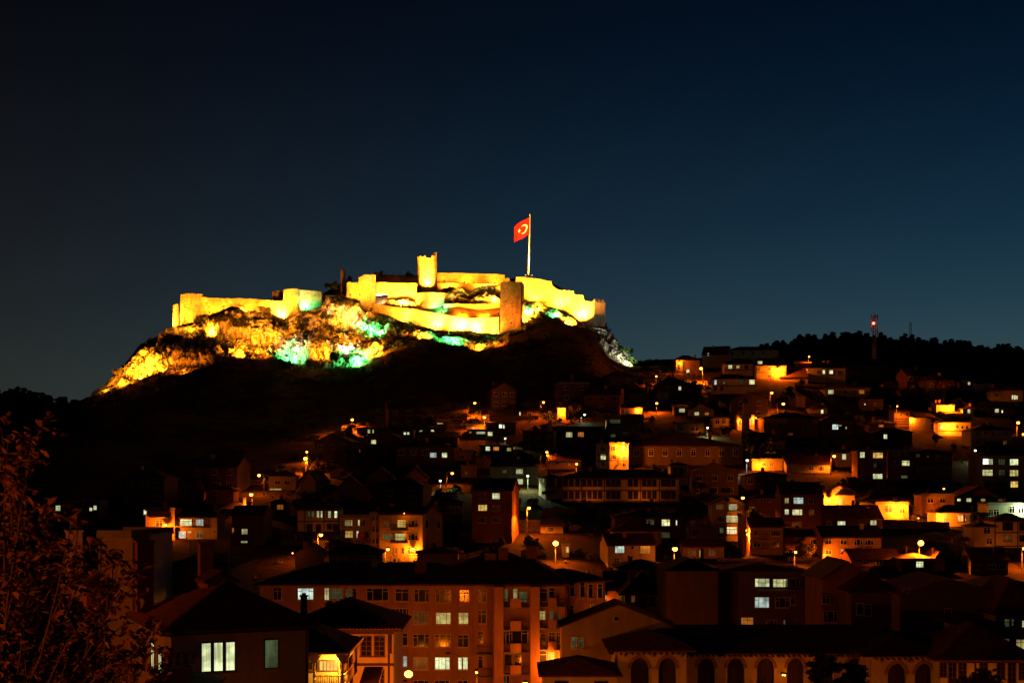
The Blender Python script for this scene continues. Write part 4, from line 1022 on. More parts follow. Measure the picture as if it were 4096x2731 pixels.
H('traditional house with four lit slim windows on its upper floor', 'R1', -20, 330, 1050, 1122, 1310, 'hip', 'white', 'g75,1162,20,50/one;g107,1162,20,50/one;w151,1162,20,54/one;w181,1162,14,54/one;w247,1164,24,56/one;w300,1164,24,56/one;d80,1275,44,60;d155,1275,40,60;d245,1266,36,44;d298,1272,36,50',
  bands=[1128, 1222], posts=[40, 200, 326], frame=M_FRAMED, name='house')
H('house with a small red flag hung on its front, left of the apartment block', 'R1', 336, 588, 1155, 1192, 1425, 'flat', 'cream', 'v407,1235,60,48;v493,1233,12,48/one;d525,1235,44,48;y410,1330,60,50;b482,1330,16,50/one', balc=[(350, 430, 1262), (470, 580, 1385)])
H('apartment block with a bright orange balcony window and bare climbing tree', 'R1', 664, 1034, 1108, 1162, 1560, 'side', 'cream', 'e738,1240,62,56;y850,1240,68,60/threeT;g735,1350,76,44;v838,1352,80,58;d945,1350,76,52;e805,1465,24,46/none;e862,1468,20,46/none;e942,1466,74,52;d945,1242,70,52', balc=[(760, 905, 1290), (760, 905, 1395)], cat='apartment block', name='apartment_block')
H('recessed stair wing left of the climbing tree apartment block', 'R1', 588, 664, 1140, 1172, 1560, 'flat', 'tan', 'd615,1190,20,44/one;d645,1190,20,44/one;d615,1286,20,44/one;d645,1286,20,44/one;d615,1385,20,44/one;d645,1385,20,44/one', y_off=2)
H('gabled side wing right of the climbing tree apartment block', 'R1', 1040, 1196, 1090, 1170, 1500, 'front', 'tan', 'd1058,1245,26,60;d1160,1250,26,60', yaw=12, y_off=3)
H('low yard house glowing yellow under a hooded lamp, left town', 'R1', 112, 292, 1330, 1372, 1482, 'side', 'cream', 'd255,1412,36,24')
H('black hip roofed house in front of the glowing yard house', 'R1', 240, 686, 1408, 1486, 1620, 'hip', 'dark', '', yaw=4, grid=(6, 1, .9, 1.5), Y=208)
H('dark little gable at the left of the black hip roof', 'R1', -40, 200, 1425, 1500, 1590, 'front', 'dark', '', Y=214)
H('long low dark roof right of the black hip roof', 'R1', 980, 1320, 1450, 1490, 1530, 'hip', 'cream', '', Y=222)
H('orange lit gable end beside the two lane lamps', 'R1', -4, 130, 788, 880, 985, 'front', 'tan', 'd30,822,12,18/none;d28,888,12,18/none', yaw=-8, depth=11)
H('pale cottage with two dark windows in its gable, left of centre', 'R1', 252, 408, 768, 806, 864, 'front', 'cream', 'd343,822,16,34;d364,822,16,34')
H('large dark house gable above the apartment block', 'R1', 262, 572, 850, 985, 1080, 'front', 'brick', 'd465,1020,40,34', y_off=2)
H('dark reddish gable left of the greenish lamp', 'R1', 880, 1060, 768, 850, 900, 'front', 'brick', '')
H('dark house with faint gable between the left apartment and lamps', 'R1', 560, 780, 770, 852, 960, 'front', 'brick', '')
H('dark plain house before the two greenish lamps', 'R1', 1090, 1360, 1010, 1070, 1240, 'hip', 'dark', '', grid=(4, 2, 1.3, 1.3))
garden_wall('stone yard wall lit yellow under the hooded lamp, centre', 'R1', 1822, 2010, 1208, 1306)
H('shed roof beside the lit stone yard wall', 'R1', 2012, 2200, 1240, 1258, 1320, 'mono', 'tan', 'd2090,1290,60,36/none')
H('house corner lit yellow right of the wide glare lamp above the apartment roof', 'R2', 108, 158, 1410, 1428, 1520, 'flat', 'cream', 'v145,1458,24,46')

# ---- centre right, lower
H('house with a lit window and a slit window left of the gabled apartment', 'R2', 540, 1100, 1130, 1190, 1375, 'hip', 'dark', 'w968,1232,66,50;g838,1228,60,40;w1058,1234,10,44/none;g968,1335,64,40', chim=[(700, 1165, 14), (843, 1250, 24)])
H('dark house with an orange eaves line and lit right end', 'R2', 524, 932, 1218, 1306, 1425, 'hip', 'ochre', 'd560,1325,30,20/none;d760,1340,60,50;d905,1345,24,50', chim=[(842, 1235, 24)])
H('gable sided house with one blue white and one golden window', 'R2', 484, 880, 1330, 1416, 1600, 'side', 'cream', 'b582,1453,74,60;o796,1456,80,60;d692,1440,22,22/none;d558,1560,40,50', yaw=9)
H('low house with bright framed windows and door behind the lamp', 'R2', 1116, 1456, 1372, 1432, 1535, 'side', 'ochre', 'e1188,1482,58,46;y1262,1490,24,54/one;e1357,1484,58,44')
H('gabled apartment house with three lit floors and balconies', 'R2', 1356, 1642, 1016, 1078, 1395, 'front', 'cream', 'w1530,1103,66,46;e1422,1100,60,44;w1526,1202,98,54;w1520,1298,80,54;v1608,1203,10,50/none;g1435,1298,30,40;d1425,1202,60,44;d1482,1040,36,26/none', balc=[(1480, 1590, 1130), (1476, 1590, 1232), (1476, 1576, 1328)])
H('low pinkish house left of the gabled apartment foot', 'R2', 1160, 1360, 1262, 1282, 1405, 'flat', 'pink', 'd1215,1310,36,40')
H('three storey orange house with a dark balcony beside the bright alley', 'R2', 1672, 1950, 1196, 1266, 1505, 'side', 'pink', 'd1722,1318,30,40;d1868,1318,34,44;d1906,1318,34,44;d1730,1412,56,46;d1885,1412,60,46', balc=[(1740, 1820, 1372), (1740, 1820, 1450)], yaw=-3)
H('tall narrow house wall glowing at the bright alley', 'R2', 1614, 1640, 1170, 1186, 1530, 'flat', 'pink', '', y_off=3)
H('dark lean roofed house below the pines', 'R2', 1632, 1980, 806, 842, 960, 'hip', 'dark', '', grid=(4, 1, 1.2, 1.2))
H('plain dark house under the long traditional house', 'R2', 560, 1060, 1085, 1108, 1180, 'hip', 'dark', '', grid=(5, 1, 1.0, 1.0), y_off=4)
H('dark house with a chimney right of the gabled apartment', 'R2', 1700, 1925, 1010, 1032, 1190, 'hip', 'brick', 'd1760,1042,30,30;d1830,1045,30,30')
garden_wall('low yellow lit yard wall at the foot of the terraced house', 'R3', 108, 392, 1514, 1560, yt1=1530, mat=M_STONEW)
garden_wall('orange lit lane wall left of the three storey orange house', 'R3', -480, -100, 1528, 1560)

# ---- left edge of town
H('low house whose roof is lit orange by a lamp, left edge of town', 'RL', 1195, 1332, 520, 546, 562, 'mono', 'ochre', '', rise=1.2)
H('flat fronted dim house between two left lamps', 'RL', 1368, 1508, 484, 516, 588, 'hip', 'tan', 'd1415,546,26,20;d1463,546,26,22;v1405,581,58,7/none')
H('house lit orange by a lamp on its wall, left edge', 'RL', 742, 890, 662, 690, 840, 'flat', 'ochre', 'w740,697,13,22/one;e812,755,34,32;y812,820,34,30', balc=[(770, 860, 722)])
H('dark hip roofed house with three lit windows, left town', 'RL', 890, 1112, 672, 728, 838, 'hip', 'grey', 'w948,750,56,32;b1018,750,38,32;w929,812,34,32;w967,800,14,8/none;g1018,813,34,32;e1097,793,18,26', balc=[(900, 985, 768)])
H('dark house with a lit window over a strip of light, left town', 'RL', 1182, 1342, 668, 712, 868, 'side', 'dark', 'w1247,796,30,26/strip;w1245,849,32,8/strip;o1188,790,8,24/none', yaw=-6)
H('far dark building with three cold windows, left edge', 'RL', 280, 502, 632, 650, 745, 'flat', 'dark', 'w296,677,24,26/two;w463,683,12,16/none;w485,675,16,20/none')
H('small house with an orange window left of the traditional house', 'RL', 1380, 1462, 630, 652, 735, 'hip', 'dark', 'o1428,672,30,24')
H('dim low houses row under the left hill, leftmost roof', 'RL', 895, 1040, 556, 590, 640, 'front', 'brick', '', chim=[(1016, 552, 12)])
H('dim low house right of the leftmost roof under the left hill', 'RL', 1050, 1190, 556, 585, 660, 'hip', 'brick', 'd1100,600,20,20', chim=[(1112, 568, 12)])
H('dark house with a dim lit porch right of the left lamps', 'RL', 1130, 1250, 640, 684, 712, 'hip', 'dark', 'e1215,700,60,10/none')

# ---- dark houses filling the gaps of the town
LAMP_SPOTS = [('R3', 1220, 1403), ('R1', 2138, 1405), ('R2', 1045, 1452), ('R1', 45, 697), ('R1', 57, 642), ('R1', 437, 372), ('R1', 1462, 233), ('R1', 1543, 353), ('R1', 2036, 227), ('R1', 1273, 820), ('R1', 1173, 882), ('R1', 1905, 842), ('R1', 1716, 529), ('R1', 2065, 643), ('R1', 1915, 1110), ('R1', 175, 1335), ('R1', 735, 1455), ('R2', 290, 330), ('R2', 893, 235), ('R2', 1318, 440), ('R2', 223, 742), ('R2', 1855, 148), ('R2', 1952, 240), ('R2', 1650, 712), ('R2', 1613, 1025), ('R0', 448, 403), ('R0', 185, 449), ('R0', 1085, 333), ('R0', 1605, 625), ('R0', 2318, 722), ('R0', 2349, 790), ('R3', 495, 677), ('R3', 1675, 629), ('R3', 172, 1478), ('RL', 1320, 510), ('RL', 1280, 608), ('RG', 1415, 1447), ('R6', 2352, 218), ('R0', 905, 405), ('R0', 322, 366), ('R0', 1912, 738), ('R0', 1918, 622), ('R0', 1690, 700), ('R2', 96, 288), ('R2', 738, 290), ('R2', 618, 600), ('R2', 614, 566), ('R2', 1722, 357), ('R2', 1585, 375), ('R2', 1762, 742), ('R3', 460, 1040), ('R3', 1040, 1100), ('R3', 1200, 1195), ('R3', 1390, 1186), ('R2', 1640, 1297), ('R2', 1654, 1330), ('R1', 942, 1450), ('RL', 843, 762), ('R3', 2090, 1098), ('R3', 410, 1500), ('R4', 2215, 1075)]
def note_screen(h):
    o, w, H_, rs = h['o'], h['w'], h['H'], h['rs']; x, y, z = o.location
    m = FPX / max(y, 1)
    return (HPX + (x - w / 2) * m, HPX + (x + w / 2) * m, HPY - (z + H_ + rs - ZC) * m, HPY - (z - ZC) * m, y)
def fill_gaps():
    rng = random.Random(12)
    boxes = [note_screen(h) for h in HOUSES.values()]
    lit = [PX(rg, x, y) for rg, x, y in LAMP_SPOTS]
    for h in HOUSES.values():
        o = h['o']; ca_, sa_ = math.cos(o.rotation_euler.z), math.sin(o.rotation_euler.z)
        for ch in o.children:
            if ch.name.startswith('window'):
                q = ch.location; X, Y_, Z = o.location.x + q.x * ca_ - q.y * sa_, o.location.y + q.x * sa_ + q.y * ca_, o.location.z + q.z
                lit.append((HPX + X / Y_ * FPX, HPY - (Z - ZC) / Y_ * FPX))
    made = 0
    global LIT
    LIT = lit
    for tries in range(6000):
        py = rng.uniform(1560, 2230); px = rng.uniform(lin(py, [(1560, 2450), (1700, 1650), (1900, 1150), (2050, 420), (2230, 300)]), 4090)
        Y = ground_y(px, py); m = FPX / Y
        w = rng.uniform(7, 11) * m; hh = rng.uniform(4.6, 6.4) * m
        a, b, c_, d_ = px - w / 2, px + w / 2, py - hh - 2 * m, py
        bad = False
        for (p, q, r_, s_, yy) in boxes:
            ox = min(b, q) - max(a, p); oy = min(d_, s_) - max(c_, r_)
            if ox > 0 and oy > 0 and ox * oy > .16 * (b - a) * (d_ - c_): bad = True; break
        if bad: continue
        if any(a - 14 < u < b + 14 and c_ - 28 < v < d_ for u, v in lit): continue
        n0 = len(HOUSES)
        lab = 'dark filler %d' % n0
        k = rng.choice(['hip', 'side', 'hip', 'front', 'flat'])
        H(lab, 'S', a, b, c_, c_ + 2 * m, py, k, rng.choice(['dark', 'dark', 'brick', 'dark']), yaw=rng.uniform(-14, 14), group='unlit houses filling the town', grid=(rng.choice([2, 3, 3]), 2, 1.1, 1.2), depth=rng.uniform(6, 8),
          chim=[(a + (b - a) * rng.uniform(.25, .75), c_ - .6 * m, .8 * m)] if rng.random() < .6 else ())
        near = min((h for l, h in HOUSES.items() if 'filler' not in l), key=lambda h: (h['o'].location - HOUSES[lab]['o'].location).length)
        words = near['o']['label'].split(',')[0].split()[:8]
        while words[-1] in ('a', 'an', 'the', 'with', 'of', 'and', 'one', 'two', 'in', 'by', 'its', 'on', 'lit', 'single', 'tiny', 'wide', 'under', 'at', 'right', 'left', 'behind', 'bright', 'three', 'dark', 'white', 'upper', 'from', 'beside'): words.pop()
        sd = 'left of' if HOUSES[lab]['o'].location.x < near['o'].location.x else 'right of'
        HOUSES[lab]['o']['label'] = 'unlit %s house %s the ' % ({'hip': 'hip roofed', 'side': 'saddle roofed', 'front': 'gable fronted', 'flat': 'flat roofed'}[k], sd) + ' '.join(words)
        boxes.append((a, b, c_, d_, Y)); made += 1
        if made >= 70: break
    print('filler houses', made)
fill_gaps()

# ------------------------------------------------------------------ foreground buildings
def tile_field(a0, a1, b0, b1, parent, nmax=0, tw=.26, tl=.36, mat=None, name='roof_tile', lift=.03):
    """barrel tiles on the roof plane between the eaves line a0-a1 and the ridge line b0-b1 (local points);
    up to nmax tiles nearest the eaves become parts, the rest one joined part"""
    mat = mat or M_TILE
    a0, a1, b0, b1 = map(Vector, (a0, a1, b0, b1))
    up = ((b0 + b1) / 2 - (a0 + a1) / 2); nrm = (a1 - a0).cross(up).normalized()
    if nrm.z < 0: nrm = -nrm
    eave = (a1 - a0).normalized(); rise = nrm.cross(eave).normalized()
    if rise.z < 0: rise = -rise
    height = (b0 - a0).dot(rise); nrow = max(1, int(height / (tl * .86)))
    mb = MB()
    prof = [(-.5, 0.0), (-.3, .36), (0, .52), (.3, .36), (.5, 0)]
    for x, z in prof: mb.v.append((x * tw, 0, z * tw * .8))
    for x, z in prof: mb.v.append((x * tw * .85, tl, z * tw * .8 - .02))
    mb.f += [(i, i + 1, i + 6, i + 5) for i in range(4)] + [(0, 4, 3, 2, 1)]; mb.m += [0] * 5
    tile = mb.mesh(name, mat)
    rest = MB(); cnt = 0
    for r in range(nrow):
        f = (r + .02) / nrow
        p0, p1 = a0 + (b0 - a0) * f, a1 + (b1 - a1) * f
        L_ = (p1 - p0).dot(eave); n = int(L_ / tw)
        for i in range(n):
            p = p0 + eave * ((i + .5) * L_ / n) + nrm * (lift + random.uniform(-.012, .012))
            M = Matrix((eave, rise, nrm)).transposed().to_4x4(); M.translation = p
            M = M @ Matrix.Rotation(random.uniform(-.04, .04), 4, 'Z')
            if cnt < nmax:
                o = put(name, tile, parent); o.matrix_local = M; cnt += 1
            else:
                b = len(rest.v); rest.v += [tuple(M @ v.co) for v in tile.vertices]
                rest.f += [tuple(b + k for k in q.vertices) for q in tile.polygons]; rest.m += [0] * len(tile.polygons)
    if rest.v:
        o = rest.build('roof_tiles', mat, parent); tag(o, kind='stuff')
def hip_points(h, o=.45):
    w, d, H_, rs = h['w'], h['d'], h['H'], h['rs']
    W, D = w / 2 + o, d + o; z = H_ + .14
    ins = min(d / 2 + o, W - .05) if w >= d else W - .05
    if w >= d: ra, rb = (-W + ins, d / 2, H_ + rs), (W - ins, d / 2, H_ + rs)
    else: ra, rb = (0, w / 2, H_ + rs), (0, d - w / 2, H_ + rs)
    return (-W, -o, z), (W, -o, z), (W, D, z), (-W, D, z), ra, rb
FG = 'buildings in the dark foreground'
# the corner house with the three curtained window lights, lower left
lab = 'dark house with a hip roof and a three part curtained window, lower left'
t = house(lab, 'RL', 872, 1572, 1052, 1306, 1700, 'hip', 'tan', 'w1112,1433,150,146/tri;g1383,1418,60,140/none', yaw=24, Y=87, depth=11.5, frame=M_FRAMED, over=.75, rise=2.7, base=ZC - 21, group=FG)
h = HOUSES[lab]
q = hip_points(h, .75)
tile_field(q[3], q[0], q[4] if h['w'] < h['d'] else q[4], q[4], h['roof'], 230)
tile_field(q[0], q[1], q[4], q[5], h['roof'], 60)
# ridge and hip caps
mb = MB()
for a, b in ((q[0], q[4]), (q[1], q[5]), (q[4], q[5])):
    a, b = Vector(a), Vector(b); n = int((b - a).length / .4)
    for i in range(n):
        p = a + (b - a) * (i / n) + Vector((0, 0, .06)); p2 = a + (b - a) * ((i + 1.15) / n) + Vector((0, 0, .05))
        mb.tube([p, p2], [.16, .13], 6)
tag(mb.build('ridge_tiles', M_TILE, h['roof']), kind='stuff')
for f0, k in ((.30, 'w'), (.52, 'w'), (.8, 'd')):
    add_window(t, (-h['w'] / 2, h['d'] * f0, h['H'] - 1.9), 1.1, 1.5, k, 'two', M_FRAMED, rz=-R(90))
def chimney_on(parent, x, y, z0, z1, sx, sy, mat, pots=0):
    mb = MB(); mb.box(x - sx / 2, x + sx / 2, y - sy / 2, y + sy / 2, z0, z1)
    mb.box(x - sx / 2 - .09, x + sx / 2 + .09, y - sy / 2 - .09, y + sy / 2 + .09, z1, z1 + .12)
    for i in range(pots):
        px_ = x - sx / 2 + sx * (i + .5) / pots
        mb.tube([(px_, y, z1 + .12), (px_, y, z1 + .75)], [.13, .11], 8)
    return mb.build('chimney', mat, parent)
def local_of(t, p): return Matrix.Rotation(-t.rotation_euler.z, 3, 'Z') @ (Vector(p) - t.location)
for (x, yt, yb, w_, Y_, mat) in ((735, 850, 1110, 1.05, 93, surf('red_brick', (.26, .07, .045), (.18, .05, .035), 3, .9, .5, 10)), (378, 797, 1060, 1.0, 99, M_CHIMW), (1048, 862, 985, .9, 97, M_BRICK)):
    p0 = local_of(t, at(*PX('RL', x, yb), Y_)); p1 = local_of(t, at(*PX('RL', x, yt), Y_))
    chimney_on(h['roof'], p0.x, p0.y, p0.z - 1.2, p1.z, w_, w_, mat)
# dormers
for (x, y0, y1, w_, Y_) in ((508, 1010, 1150, 1.7, 95), (1130, 1010, 1120, 1.8, 91.5)):
    p0 = local_of(t, at(*PX('RL', x, y1), Y_)); p1 = local_of(t, at(*PX('RL', x, y0), Y_))
    d = empty('dormer', p0); d.parent = t
    hh = p1.z - p0.z
    mb = MB(); mb.prism([(-w_ / 2, -1), (w_ / 2, -1), (w_ / 2, hh * .65), (0, hh), (-w_ / 2, hh * .65)], 'y', 0, 2.6); mb.build('dormer_wall', wallmat('brick'), d)
    mb = MB(); mb.box(-w_ * .3, w_ * .3, -.05, .02, -.1, hh * .55); mb.build('shutter', M_TIMBER, d)
    mb = MB()
    for s in (-1, 1):
        pl = [(s * (w_ / 2 + .25), hh * .55), (0, hh + .02), (0, hh + .18), (s * (w_ / 2 + .25), hh * .7)]
        mb.prism(pl if s < 0 else pl[::-1], 'y', -.25, 2.8)
    mb.build('dormer_roof', M_ROOF[1], d)
# rooftop bits behind: pale stair box, antenna frame, dish
house('flat roofed block with a pale plastered side behind the dark house, lower left', 'RL', 502, 762, 800, 828, 1400, 'flat', 'tan', '', Y=104, depth=7, base=ZC - 22, group=FG)
house('dark roof block with lit eaves line behind the chimneys, lower left', 'RL', 836, 1180, 930, 978, 1400, 'hip', 'dark', '', Y=112, depth=9, base=ZC - 24, group=FG)
def dish(label, reg, x, y, Y, r):
    p = at(*PX(reg, x, y), Y); o = empty('satellite_dish', p, R(30))
    mb = MB(); rings = 5; n = 16; vs = [(0, .25 * r, 0)]
    for j in range(1, rings + 1):
        f = j / rings
        for k in range(n): a = 2 * math.pi * k / n; vs.append((r * f * math.cos(a), .25 * r * (1 - f * f) - .0, r * f * math.sin(a)))
    fs = [(0, 1 + k, 1 + (k + 1) % n) for k in range(n)]
    for j in range(rings - 1):
        for k in range(n): a, b = 1 + j * n + k, 1 + j * n + (k + 1) % n; fs.append((a, b, b + n, a + n)[::-1])
    mb.add(vs, fs); b0 = len(mb.v); mb.add([(x_, y_ + .02, z_) for x_, y_, z_ in vs], [f[::-1] for f in fs])
    mb.build('dish', plain('dish_paint', (.10, .10, .10), .6), o)
    mb = MB(); mb.tube([(0, .2, -.1), (0, .35, -r - .9)], .04, 6); mb.tube([(0, .1, -r * .9), (0, -.7 * r, -.1)], .02, 5); mb.build('mount', M_IRON, o)
    tag(o, label, 'satellite dish')
dish('dark satellite dish on the roof behind the dark foreground house', 'RL', 580, 930, 97, .62)
def tv_antenna(label, p, hgt):
    o = empty('tv_antenna', p)
    mb = MB(); mb.tube([(0, 0, -.5), (0, 0, hgt)], .03, 5); mb.build('mast', M_IRON, o)
    mb = MB(); mb.tube([(-.5, 0, hgt - .1), (.5, 0, hgt - .1)], .02, 4)
    for k in range(6): mb.tube([(-.45 + .18 * k, -.35 + .02 * k, hgt - .1), (-.45 + .18 * k, .35 - .02 * k, hgt - .1)], .012, 4)
    mb.build('aerial', M_IRON, o)
    tag(o, label, 'antenna')
tv_antenna('thin tv antenna behind the chimneys of the dark foreground house', at(*PX('RL', 970, 975), 99), 1.9)
tv_antenna('taller tv antenna right of the second chimney, lower left', at(*PX('RL', 1168, 985), 97), 2.6)
# small chimney stack with three pots just in front of the wall
st = empty('chimney_stack', at(*PX('RL', 910, 1490), 80))
mb = MB(); mb.box(-.72, .72, -.4, .4, -4.5, 0); mb.build('stack', M_BRICK, st)
mb = MB(); mb.box(-.85, .85, -.5, .5, .003, .12); mb.build('cap', M_CONC, st)
for dx in (-.48, 0, .48):
    mb = MB(); mb.tube([(dx, 0, .12), (dx, 0, .95)], [.17, .14], 8); mb.build('chimney_pot', M_TILE, st)
tag(st, 'dark chimney stack with three pots left of the three part window', 'chimney')
house('low roof below the three pot chimney stack, bottom left', 'RL', 700, 1010, 1585, 1620, 1720, 'hip', 'dark', '', Y=79, depth=5, base=ZC - 20, group=FG)

# timber framed house lit yellow, with balcony house in front
lab = 'timber framed house lit yellow with two tall dark windows, lower centre'
house(lab, 'R4', 120, 930, 560, 826, 1400, 'hip', 'cream', 'd716,945,74,150/sash;d820,945,76,152/sash;d905,920,22,150/sash;d745,1200,76,140/sash;d820,1200,62,140/sash;d300,940,70,120/sash', Y=121, depth=10.5, frame=M_FRAMED,
      bands=[1090, 842], posts=[525, 893], over=.75, base=ZC - 27, rise=2.4, chim=[(575, 648, 38), (378, 722, 52), (125, 590, 50)], group=FG)
h = HOUSES[lab]; q = hip_points(h, .75)
tile_field(q[0], q[1], q[4], q[5], h['roof'], 0, .3, .42)
lab = 'house corner with a carved wooden balcony lit yellow from inside, lower centre'
Yb = 106
t = house(lab, 'R4', 20, 512, 850, 1006, 1500, 'hip', 'cream', 'y420,1098,142,76/strip;d296,1085,70,84/two;d520,1060,24,130/none', Y=Yb, depth=8.5, frame=M_FRAMED, over=.5, base=ZC - 25, rise=1.7, group=FG)
h = HOUSES[lab]
P = h['P']
xa, zt_, m = P(318, 1005); xb, _, _ = P(560, 1005); _, zr, _ = P(318, 1160); _, zf, _ = P(318, 1232)
yd = -1.6; yb_ = 7.4; sx = 0.0
bal = empty('balcony', (0, 0, 0)); bal.parent = t
xL, xR = xa, xb
mb = MB(); mb.box(xL, xR, yd, 0, zf - .2, zf); mb.box(h['w'] / 2 + .02, xR, .001, yb_, zf - .2, zf); mb.build('balcony_floor', M_TIMBER, bal)
MW = surf('pale_timber', (.52, .40, .26), (.36, .27, .17), 2, .8, .2, 12, stretch=(4, 4, 1))
mb = MB(); mb.box(xL, xR, yd, yd + .09, zr, zr + .08); mb.box(xR - .09, xR, yd + .09, yb_, zr, zr + .08)
mb.box(xL, xR, yd, yd + .07, zf + .05, zf + .11); mb.box(xR - .07, xR, yd + .07, yb_, zf + .05, zf + .11); mb.build('handrail', MW, bal)
mb = MB(); mb.tube([(0, 0, 0), (0, 0, .15), (0, 0, .4), (0, 0, zr - zf - .1)], [.025, .045, .028, .03], 6); bm_ = mb.mesh('baluster', MW)
n = 14
for i in range(n): put('baluster', bm_, bal, (xL + (xR - xL) * (i + .5) / n, yd + .04, zf + .1))
for i in range(30): put('baluster', bm_, bal, (xR - .045, yd + .2 + (yb_ - yd - .3) * i / 29, zf + .1))
mb = MB(); mb.box(-.07, .07, -.07, .07, 0, zt_ - zf + .35)
for s in (-1, 1): mb.prism([(s * .07, zt_ - zf - .55), (s * .5, zt_ - zf + .02), (s * .5, zt_ - zf + .12), (s * .07, zt_ - zf + .12)][::s], 'y', -.05, .05)
pm_ = mb.mesh('balcony_post', MW)
for x, y in ((xL + .1, yd + .08), (xR - .08, yd + .08), (xR - .08, yd + 3.0), (xR - .08, yd + 6.0), (xR - .08, yb_ - .1)): put('balcony_post', pm_, bal, (x, y, zf))
# the porch roof over the balcony: one sheet continuing the main slope
mb = MB()
W_ = h['w'] / 2
zt2 = zt_ + .36
mb.add([(xL - .5, yd - .45, zt2), (xR + .45, yd - .45, zt2), (xR + .45, yb_ + .4, zt2), (W_ - 4.2, 4.2, h['H'] + h['rs'] - .1), (xL - .5, 4.2, h['H'] + h['rs'] - .1),
        (xL - .5, yd - .45, zt2 - .14), (xR + .45, yd - .45, zt2 - .14), (xR + .45, yb_ + .4, zt2 - .14), (W_ - 4.2, 4.2, h['H'] + h['rs'] - .5), (xL - .5, 4.2, h['H'] + h['rs'] - .5)],
       [(0, 1, 3, 4), (1, 2, 3), (9, 8, 6, 5), (8, 7, 6), (0, 5, 6, 1), (1, 6, 7, 2), (4, 9, 5, 0), (2, 7, 8, 3), (3, 8, 9, 4)])
mb.build('balcony_roof', M_ROOF[0], t)
mb = MB(); mb.box(xL - .5, xR + .45, yd - .5, yd - .452, zt2 - .16, zt2 + .02); mb.box(xR + .452, xR + .5, yd - .5, yb_ + .4, zt2 - .16, zt2 + .02); mb.build('fascia', MW, t)
plp = t.matrix_world
WARM = []
WARM.append((t, Vector((xL + 1.8, yd + .55, zt_ - .25))))
# small tiled lean-to beside the balcony
house('small lean to roof with pale tiles beside the lit balcony', 'R4', 690, 792, 1158, 1240, 1400, 'mono', 'cream', '', Y=112, depth=3.2, base=ZC - 27, rise=.6, rm=M_TILE, group=FG)

# the long apartment block
lab = 'long orange lit apartment block with white framed windows, lower centre'
wins = ('d20,535,60,90;w240,537,116,86;w406,537,36,90/two;g480,535,90,80;g578,540,38,86/two;d625,540,24,86/one;d805,540,165,90;d995,545,100,90;d1153,550,115,95;d1320,552,115,95;d1485,552,75,95;d1620,550,70,90;'
        'd820,705,130,80;d988,708,138,112/strip;e1148,722,115,95;v1320,728,112,88;v1477,728,72,88;d1618,715,70,100;'
        'd990,892,90,90;d1145,900,115,95;d1315,903,115,95;d1474,905,76,95;w988,1065,94,80;e1143,1080,112,95;w1312,1080,112,90;w1473,1080,72,90;d1145,1262,112,92;d1310,1262,112,92;d1473,1262,72,90;d990,1250,90,90;'
        'd1612,880,40,90/one;d1612,1070,34,90/one')
ap = house(lab, 'R4', -120, 1700, 300, 470, 1500, 'hip', 'pink', wins, Y=170, depth=14, base=ZC - 28, rise=2.3, over=.9, cat='apartment block', name='apartment_block',
           chim=[(745, 310, 50)], balc=[(1585, 1705, 1000), (1590, 1705, 1178)], group=FG)
h = HOUSES[lab]; P = h['P']
for a, b, dep in ((1065, 1225, .55), (1235, 1415, .3)):       # shallow bays and pilaster strips
    pass
for x in (1062, 1222, 1415, 1575):
    X, _, _ = P(x, 480); mb = MB(); mb.box(X - .28, X + .28, -.22, .01, 0, h['H'] - .01); mb.build('pilaster', wallmat('pink'), ap)
for yy in (620, 800, 985, 1160):
    _, Z, _ = P(1200, yy); Xa, _, _ = P(930, yy); Xb, _, _ = P(1062, yy)
    mb = MB(); mb.box(Xa, Xb, -.14, .01, Z - .1, Z + .1); mb.build('string_course', wallmat('pink'), ap)
lab2 = 'right part of the orange apartment block with stacked balconies'
bl = house(lab2, 'R4', 1702, 2285, 300, 474, 1500, 'hip', 'pink', 'g1812,545,24,90/none;v1885,540,30,85/one;g1945,560,60,80/none;d1895,872,165,108;d1815,880,40,90/one;d1905,1040,50,110/one;d1830,1040,50,110;d2105,545,50,90/one;d2170,540,40,100/one;'
           'v2095,705,44,68;g2168,700,24,80/one;g2230,715,22,50/none;d2100,890,40,80/one;d2170,880,46,80/two;d2225,880,36,80/two;e2095,1040,66,110;y2165,1040,40,90/one;d1815,1200,40,90;p1735,1215,24,60/none;g1785,1215,60,60/none', Y=169, depth=13, base=ZC - 28, rise=3.2, over=.9,
           cat='apartment block', name='apartment_block', balc=[(1795, 1985, 635), (1795, 1985, 810), (1795, 1985, 985), (1795, 1985, 1155), (2078, 2266, 630), (2078, 2266, 798), (2078, 2266, 965)], group=FG)
h = HOUSES[lab2]; P = h['P']
for x in (1756, 2038):
    X, _, _ = P(x, 480); mb = MB(); mb.box(X - .55, X + .55, -1.5, .01, 0, h['H'] - .01); mb.build('pier', wallmat('pink'), bl)
Xa, _, _ = P(1062, 480); Xb, _, _ = P(2300, 480)
hz_ = h['H'] + .16; ry_ = 6.5
mb = MB(); mb.add([(Xa, -.9, hz_), (Xb, -.9, hz_), (Xb, 14, hz_), (Xa, 14, hz_), (Xa, -.9, hz_ + .1), (Xb, -.9, hz_ + .1), (Xb, 14, hz_ + .1), (Xa, 14, hz_ + .1), (Xa + 11, ry_, hz_ + 3.9), (Xb - 8, ry_, hz_ + 3.9)],
                  [(3, 2, 1, 0), (0, 1, 5, 4), (1, 2, 6, 5), (2, 3, 7, 6), (3, 0, 4, 7), (4, 5, 9, 8), (6, 7, 8, 9), (5, 6, 9), (7, 4, 8)])
ur = mb.build('upper_roof', M_ROOF[1], bl)
